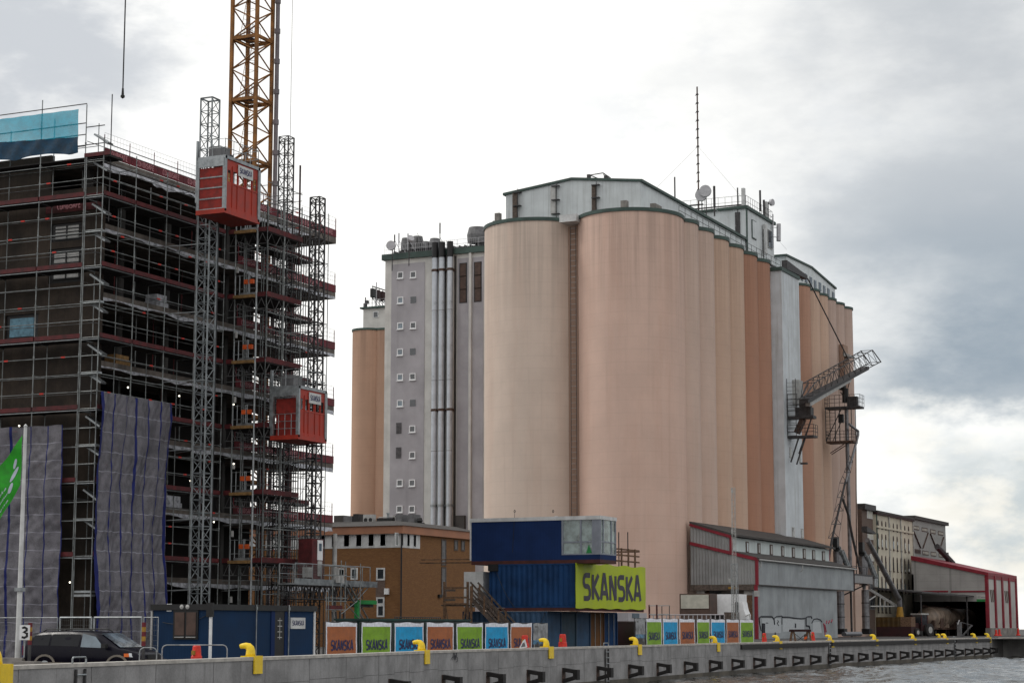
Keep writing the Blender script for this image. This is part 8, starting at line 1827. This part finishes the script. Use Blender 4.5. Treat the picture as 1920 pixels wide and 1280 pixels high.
mb = MB(); mb.box(bx1 - .5, bx1 + .25, YBn - .1, by1, .5, 1.9); part(root, 'plinth', mb, M['slab'])
for (a_, b_) in ((1714, 1778), (1783, 1851)): a = ony(a_, 1108.5, YBn - .05); c = ony(b_, 1108.5, YBn); mb = MB(); mb.box(a.x, c.x, YBn - .06, YBn, a.z - .12, a.z + .12); part(root, 'red_stripe', mb, M['redtrim'])
a = ony(1831, 1114, YBn); c = ony(1849, 1127, YBn); mb = MB(); mb.box(a.x, c.x, YBn - .06, YBn, (a.z + c.z) / 2 - .15, a.z); s_ = part(root, 'sign', mb, M['barnw']); mb = MB(); mb.box(a.x, c.x, YBn - .06, YBn, c.z, (a.z + c.z) / 2 - .15); part(s_, 'green_band', mb, M['gg'] if 'gg' in M else M['bgreen'])
mb = MB(); prev = None
for k in range(9): t_ = k / 8 * 5; q_ = Vector((a.x + .4 + .14 * math.cos(t_), YBn - .075, a.z - .3 + .14 * math.sin(t_))); (mb.tube(prev, q_, .02, 4) if prev else 0); prev = q_
mb.box(a.x + .65, a.x + 1.25, YBn - .075, YBn - .062, a.z - .42, a.z - .36); part(s_, 'sign_mark', mb, M['grey'])
for py, y_ in ((1111, YBn + 2.8), (1114, YBn + 13.6)):
    for k in range(3): mb = MB(); z = 6.2; mb.prism([(y_ - 1.5 + k * 1.15, z + 1.3), (y_ - 1.0 + k * 1.15, z + 1.3), (y_ - .2 + k * 1.15, z - .5), (y_ - .7 + k * 1.15, z - .5)], 'x', bx1 + .01, bx1 + .06); part(root, 'wall_emblem', mb, M['brown'])
for i, (p0_, lab) in enumerate(((1868, 'red plastic post lying by the first barn stripe'), (1874, 'red plastic barrier block by the middle barn stripe'), (1909, 'red plastic barrier block at the far barn corner'))):
    a = onx(p0_, 1188, bx1 + 1.6); mb = MB(); mb.lathe((a.x, a.y, .78), [(.01, 0), (.34, 0), (.32, .16), (.2, .24), (.15, .85 + .1 * i), (.01, .9 + .1 * i)], 12); whole('traffic_barrel', mb, M['cone'], (a.x, a.y, .78), lab, 'traffic barrel', 'red plastic blocks by the barn')
# low red brick building at far right
mb = MB(); a = onx(1903, 1123, -58); root = thing('far_brick_building', 'low dark red brick building beyond the barn at the right edge', 'building', (-50, 345, .75)); zt_ = onY(1912, 1121, 345 * 1.0).z
mb = MB(); mb.box(-60, 60, 330, 344, .5, zt_ - .2); part(root, 'wall', mb, M['brickRed']); mb = MB(); mb.box(-60.3, 60.3, 329.6, 344, zt_ - .2, zt_ + .3); part(root, 'roof', mb, M['roofd'])
# canopy over the rails
root = thing('rail_canopy', 'dark lean-to canopy over the tank wagons with a pale edge', 'canopy', (-68, 285, 6)); a = onx(1655, 1112, -70); c = onx(1760, 1127, -63)
ya_, yb_ = 272, YBn - .2; zc_ = 6.9
mb = MB(); mb.hexa([(-73, ya_ + 6, zc_ + .4), (-66, ya_ + 6, zc_ - .2), (-62.5, yb_, zc_ - .5), (-73, yb_, zc_ + .4), (-73, ya_ + 6, zc_ + .7), (-66, ya_ + 6, zc_), (-62.5, yb_, zc_ - .3), (-73, yb_, zc_ + .7)]); part(root, 'roof', mb, M['dsteel'])
for x, y in ((-66.3, ya_ + 6.5), (-63.4, yb_ - 1)): mb = MB(); mb.tube((x, y, .6), (x, y, zc_ - .4), .12, 6); part(root, 'post', mb, M['dsteel'])
# white truss bracket
root = thing('truss_bracket', 'pale triangular truss bracket between the silo foot and the spout', 'bracket', tuple(onx(1640, 1135, -69)))
for a_, c_ in (((1629, 1105), (1679, 1136)), ((1632, 1136), (1681, 1136)), ((1629, 1125), (1641, 1117)), ((1650, 1119), (1650, 1135)), ((1659, 1125), (1659, 1135)), ((1632, 1104), (1681, 1134))): mb = MB(); mb.tube(onx(*a_, -68.6), onx(*c_, -68.6), .09, 5); part(root, 'member', mb, M['lgrey'])
# spout pipe
root = thing('spout_pipe', 'thick silver spout pipe slanting down to a yellow canvas sock', 'pipe', tuple(onx(1686, 1150, -68))); P = [onx(1626, 1012, -69), onx(1682, 1116, -68), onx(1686, 1122, -68), onx(1687, 1137, -68)]
mb = MB(); mb.path(P, .36, 12); part(root, 'pipe', mb, M['gsteel']); mb = MB(); a = onx(1687, 1137, -68); c = onx(1687, 1156, -68); mb.tube(a, (a.x, a.y, c.z), .38, 12, .55); part(root, 'sock', mb, M['sock'])
# ochre skip
YK = 268; root = thing('open_container', 'long open container, ochre above and dark red below, under the spout', 'container', (-70, YK, .7)); a = ony(1642, 1156, YK); m1_ = ony(1688, 1156, YK); c = ony(1708, 1156, YK); zm_ = ony(1660, 1174, YK).z
mb = MB(); mb.box(a.x, m1_.x, YK + .05, YK + 2.4, zm_, a.z); corrug(mb, 'x', a.x, m1_.x, YK, zm_, a.z, .6, .06, -1); part(root, 'upper_wall', mb, M['yd']); mb = MB(); mb.box(m1_.x + .01, c.x, YK, YK + 2.4, zm_, a.z); part(root, 'plain_end', mb, M['wood']); mb = MB(); mb.box(a.x, c.x, YK - .03, YK + 2.45, .75, zm_); part(root, 'base', mb, M['contr'])
# tank wagons
def wagon(y0, y1, xc, lab):
    root = thing('tank_wagon', lab, 'tank wagon', (xc, (y0 + y1) / 2, .75), 'dusty tank wagons'); zc_ = 3.35; r = 1.5; L = y1 - y0
    prof = [(.01, 0), (.7, .18), (1.2, .55), (r, 1.3), (r, L - 1.3), (1.2, L - .55), (.7, L - .18), (.01, L)]
    mb = MB(); mb.lathe((xc, y0, zc_), prof, 36, axis='y'); part(root, 'tank', mb, M['tank'], smooth=True)
    for t_ in (.25, .5, .75): mb = MB(); mb.lathe((xc, y0 + L * t_, zc_), [(r + .02, -.05), (r + .05, -.05), (r + .05, .05), (r + .02, .05)], 36, axis='y'); part(root, 'ring', mb, M['tank'])
    mb = MB(); mb.box(xc - 1.2, xc + 1.2, y0 - .3, y1 + .3, 1.7, 2.0); part(root, 'underframe', mb, M['rust']); mb = MB(); mb.box(xc + .9, xc + 1.55, y0 + 3.2, y0 + 5.2, 1.9, 3.3); mb.box(xc - 1.2, xc + 1.3, y0 + .4, y0 + 1.0, 1.9, 3.0); part(root, 'ladder_box', mb, M['rust'])
    for yb in (y0 + 1.6, y0 + 3.2, y1 - 3.2, y1 - 1.6):
        for s_ in (-.75, .75): mb = MB(); mb.tube((xc + s_ - .06, yb, 1.2), (xc + s_ + .06, yb, 1.2), .45, 16); part(root, 'wheel', mb, M['dark'])
    mb = MB(); mb.box(xc - .4, xc + .4, y0 + .7, y1 - .7, zc_ + r, zc_ + r + .1); railing(mb, [(xc - .4, y0 + .7, zc_ + r), (xc - .4, y0 + 3, zc_ + r)], .3, .03, .8, 0); part(root, 'top_walkway', mb, M['rust'])
    for yb in (y0 + 3.2, y0 + 9): mb = MB(); mb.box(xc - 1.4, xc + 1.4, yb - .3, yb + .3, 1.95, 2.5); part(root, 'saddle', mb, M['tank'])
w0 = onY(1731, 1150, 287); wagon(w0.y, w0.y + 13.2, w0.x + .2, 'nearer dusty tank wagon with its domed end toward the tractor'); wagon(w0.y + 15, w0.y + 29, w0.x + .2, 'farther dusty tank wagon reaching into the barn')
mb = MB(); [mb.box(w0.x + .2 + s_ - .04, w0.x + .2 + s_ + .04, 262, 312, .756, .80) for s_ in (-.72, .72)]; whole('rails', mb, M['rust'], (w0.x, 280, .75), kind='structure')
# tractor: faces left and toward the viewer
YT = 270; p = onY(1722, 1192, 274); root = thing('tractor', 'dark red farm tractor with pale cab roof in front of the tank wagon', 'tractor', (0, 0, 0)); 
mb = MB(); mb.prism([(-1.9, .95), (-.3, .85), (-.3, 1.7), (-1.5, 1.65), (-1.9, 1.45)], 'y', -.38, .38); part(root, 'bonnet', mb, M['contr']); mb = MB(); mb.box(-1.98, -1.9, -.3, .3, .95, 1.4); part(root, 'grille', mb, M['black'])
mb = MB(); [mb.box(x, x + .09, y, y + .07, 1.4, 2.75) for x in (-.3, 1.0) for y in (-.75, .68)]; part(root, 'cab_post', mb, M['toe'], kind='stuff'); mb = MB(); mb.box(-.4, 1.2, -.82, .82, 2.72, 2.9); part(root, 'cab_roof', mb, M['lgrey']); mb = MB(); mb.box(-.24, 1.02, -.72, .72, 1.5, 2.72); part(root, 'cab_glass', mb, M['glassd']); mb = MB(); mb.box(-.3, 1.15, -.7, .7, .7, 1.5); part(root, 'cab_base', mb, M['contr'])
for s_ in (-1, 1):
    mb = MB(); mb.lathe((1.0, s_ * .95, .82), [(.01, -.2), (.55, -.2), (.82, -.17), (.82, .17), (.55, .2), (.01, .2)], 24, axis='y'); w = part(root, 'wheel', mb, M['dark']); mb = MB(); mb.lathe((1.0, s_ * .95, .82), [(.01, .21 * s_), (.42, .21 * s_)], 16, axis='y'); part(w, 'rim', mb, M['lgrey'])
    mb = MB(); mb.lathe((-1.35, s_ * .8, .52), [(.01, -.15), (.35, -.15), (.52, -.12), (.52, .12), (.35, .15), (.01, .15)], 20, axis='y'); w = part(root, 'wheel', mb, M['dark']); mb = MB(); mb.lathe((-1.35, s_ * .8, .52), [(.01, .16 * s_), (.27, .16 * s_)], 16, axis='y'); part(w, 'rim', mb, M['lgrey'])
mb = MB(); mb.box(-2.3, -2.0, -.7, .7, .45, .65); [mb.tube((-2.2, y, .5), (-2.2, y, 1.35), .05, 5) for y in (-.6, -.2, .2, .6)]; mb.box(-2.3, -2.1, -.6, .6, 1.2, 1.32); part(root, 'front_loader', mb, M['toe'])
root.location = (p.x, p.y, gz(p.y)); root.rotation_euler = (0, 0, math.radians(68)); root.scale = (1.08, 1.08, 1.08)
# steps near the barn
p = onY(1815, 1192, 262); root = thing('wheeled_steps', 'pale mobile steps standing on the quay before the barn', 'steps', (p.x, p.y, gz(p.y)))
z0_ = gz(p.y); mb = MB(); mb.box(p.x - 1.4, p.x - .9, p.y, p.y + .6, z0_, z0_ + 1.9); mb.tube((p.x - .9, p.y, z0_ + 1.9), (p.x + .6, p.y, z0_ + 1.5), .04); part(root, 'stand', mb, M['grey']); mb = MB(); [mb.beam((p.x - .9, p.y + dy, z0_), (p.x + .5, p.y + dy, z0_ + 1.5), .06, .14) for dy in (0, .6)]; part(root, 'side_rail', mb, M['grey'], kind='stuff')
for k in range(5): mb = MB(); mb.box(p.x - .75 + k * .25, p.x - .55 + k * .25, p.y, p.y + .6, z0_ + .2 + k * .28, z0_ + .24 + k * .28); part(root, 'tread', mb, M['grey'])
mb = MB(); mb.tube((p.x - 1.3, p.y, z0_ + 1.6), (p.x - 1.05, p.y, z0_ + 2.2), .06, 6); part(root, 'pale_tube', mb, M['white'])
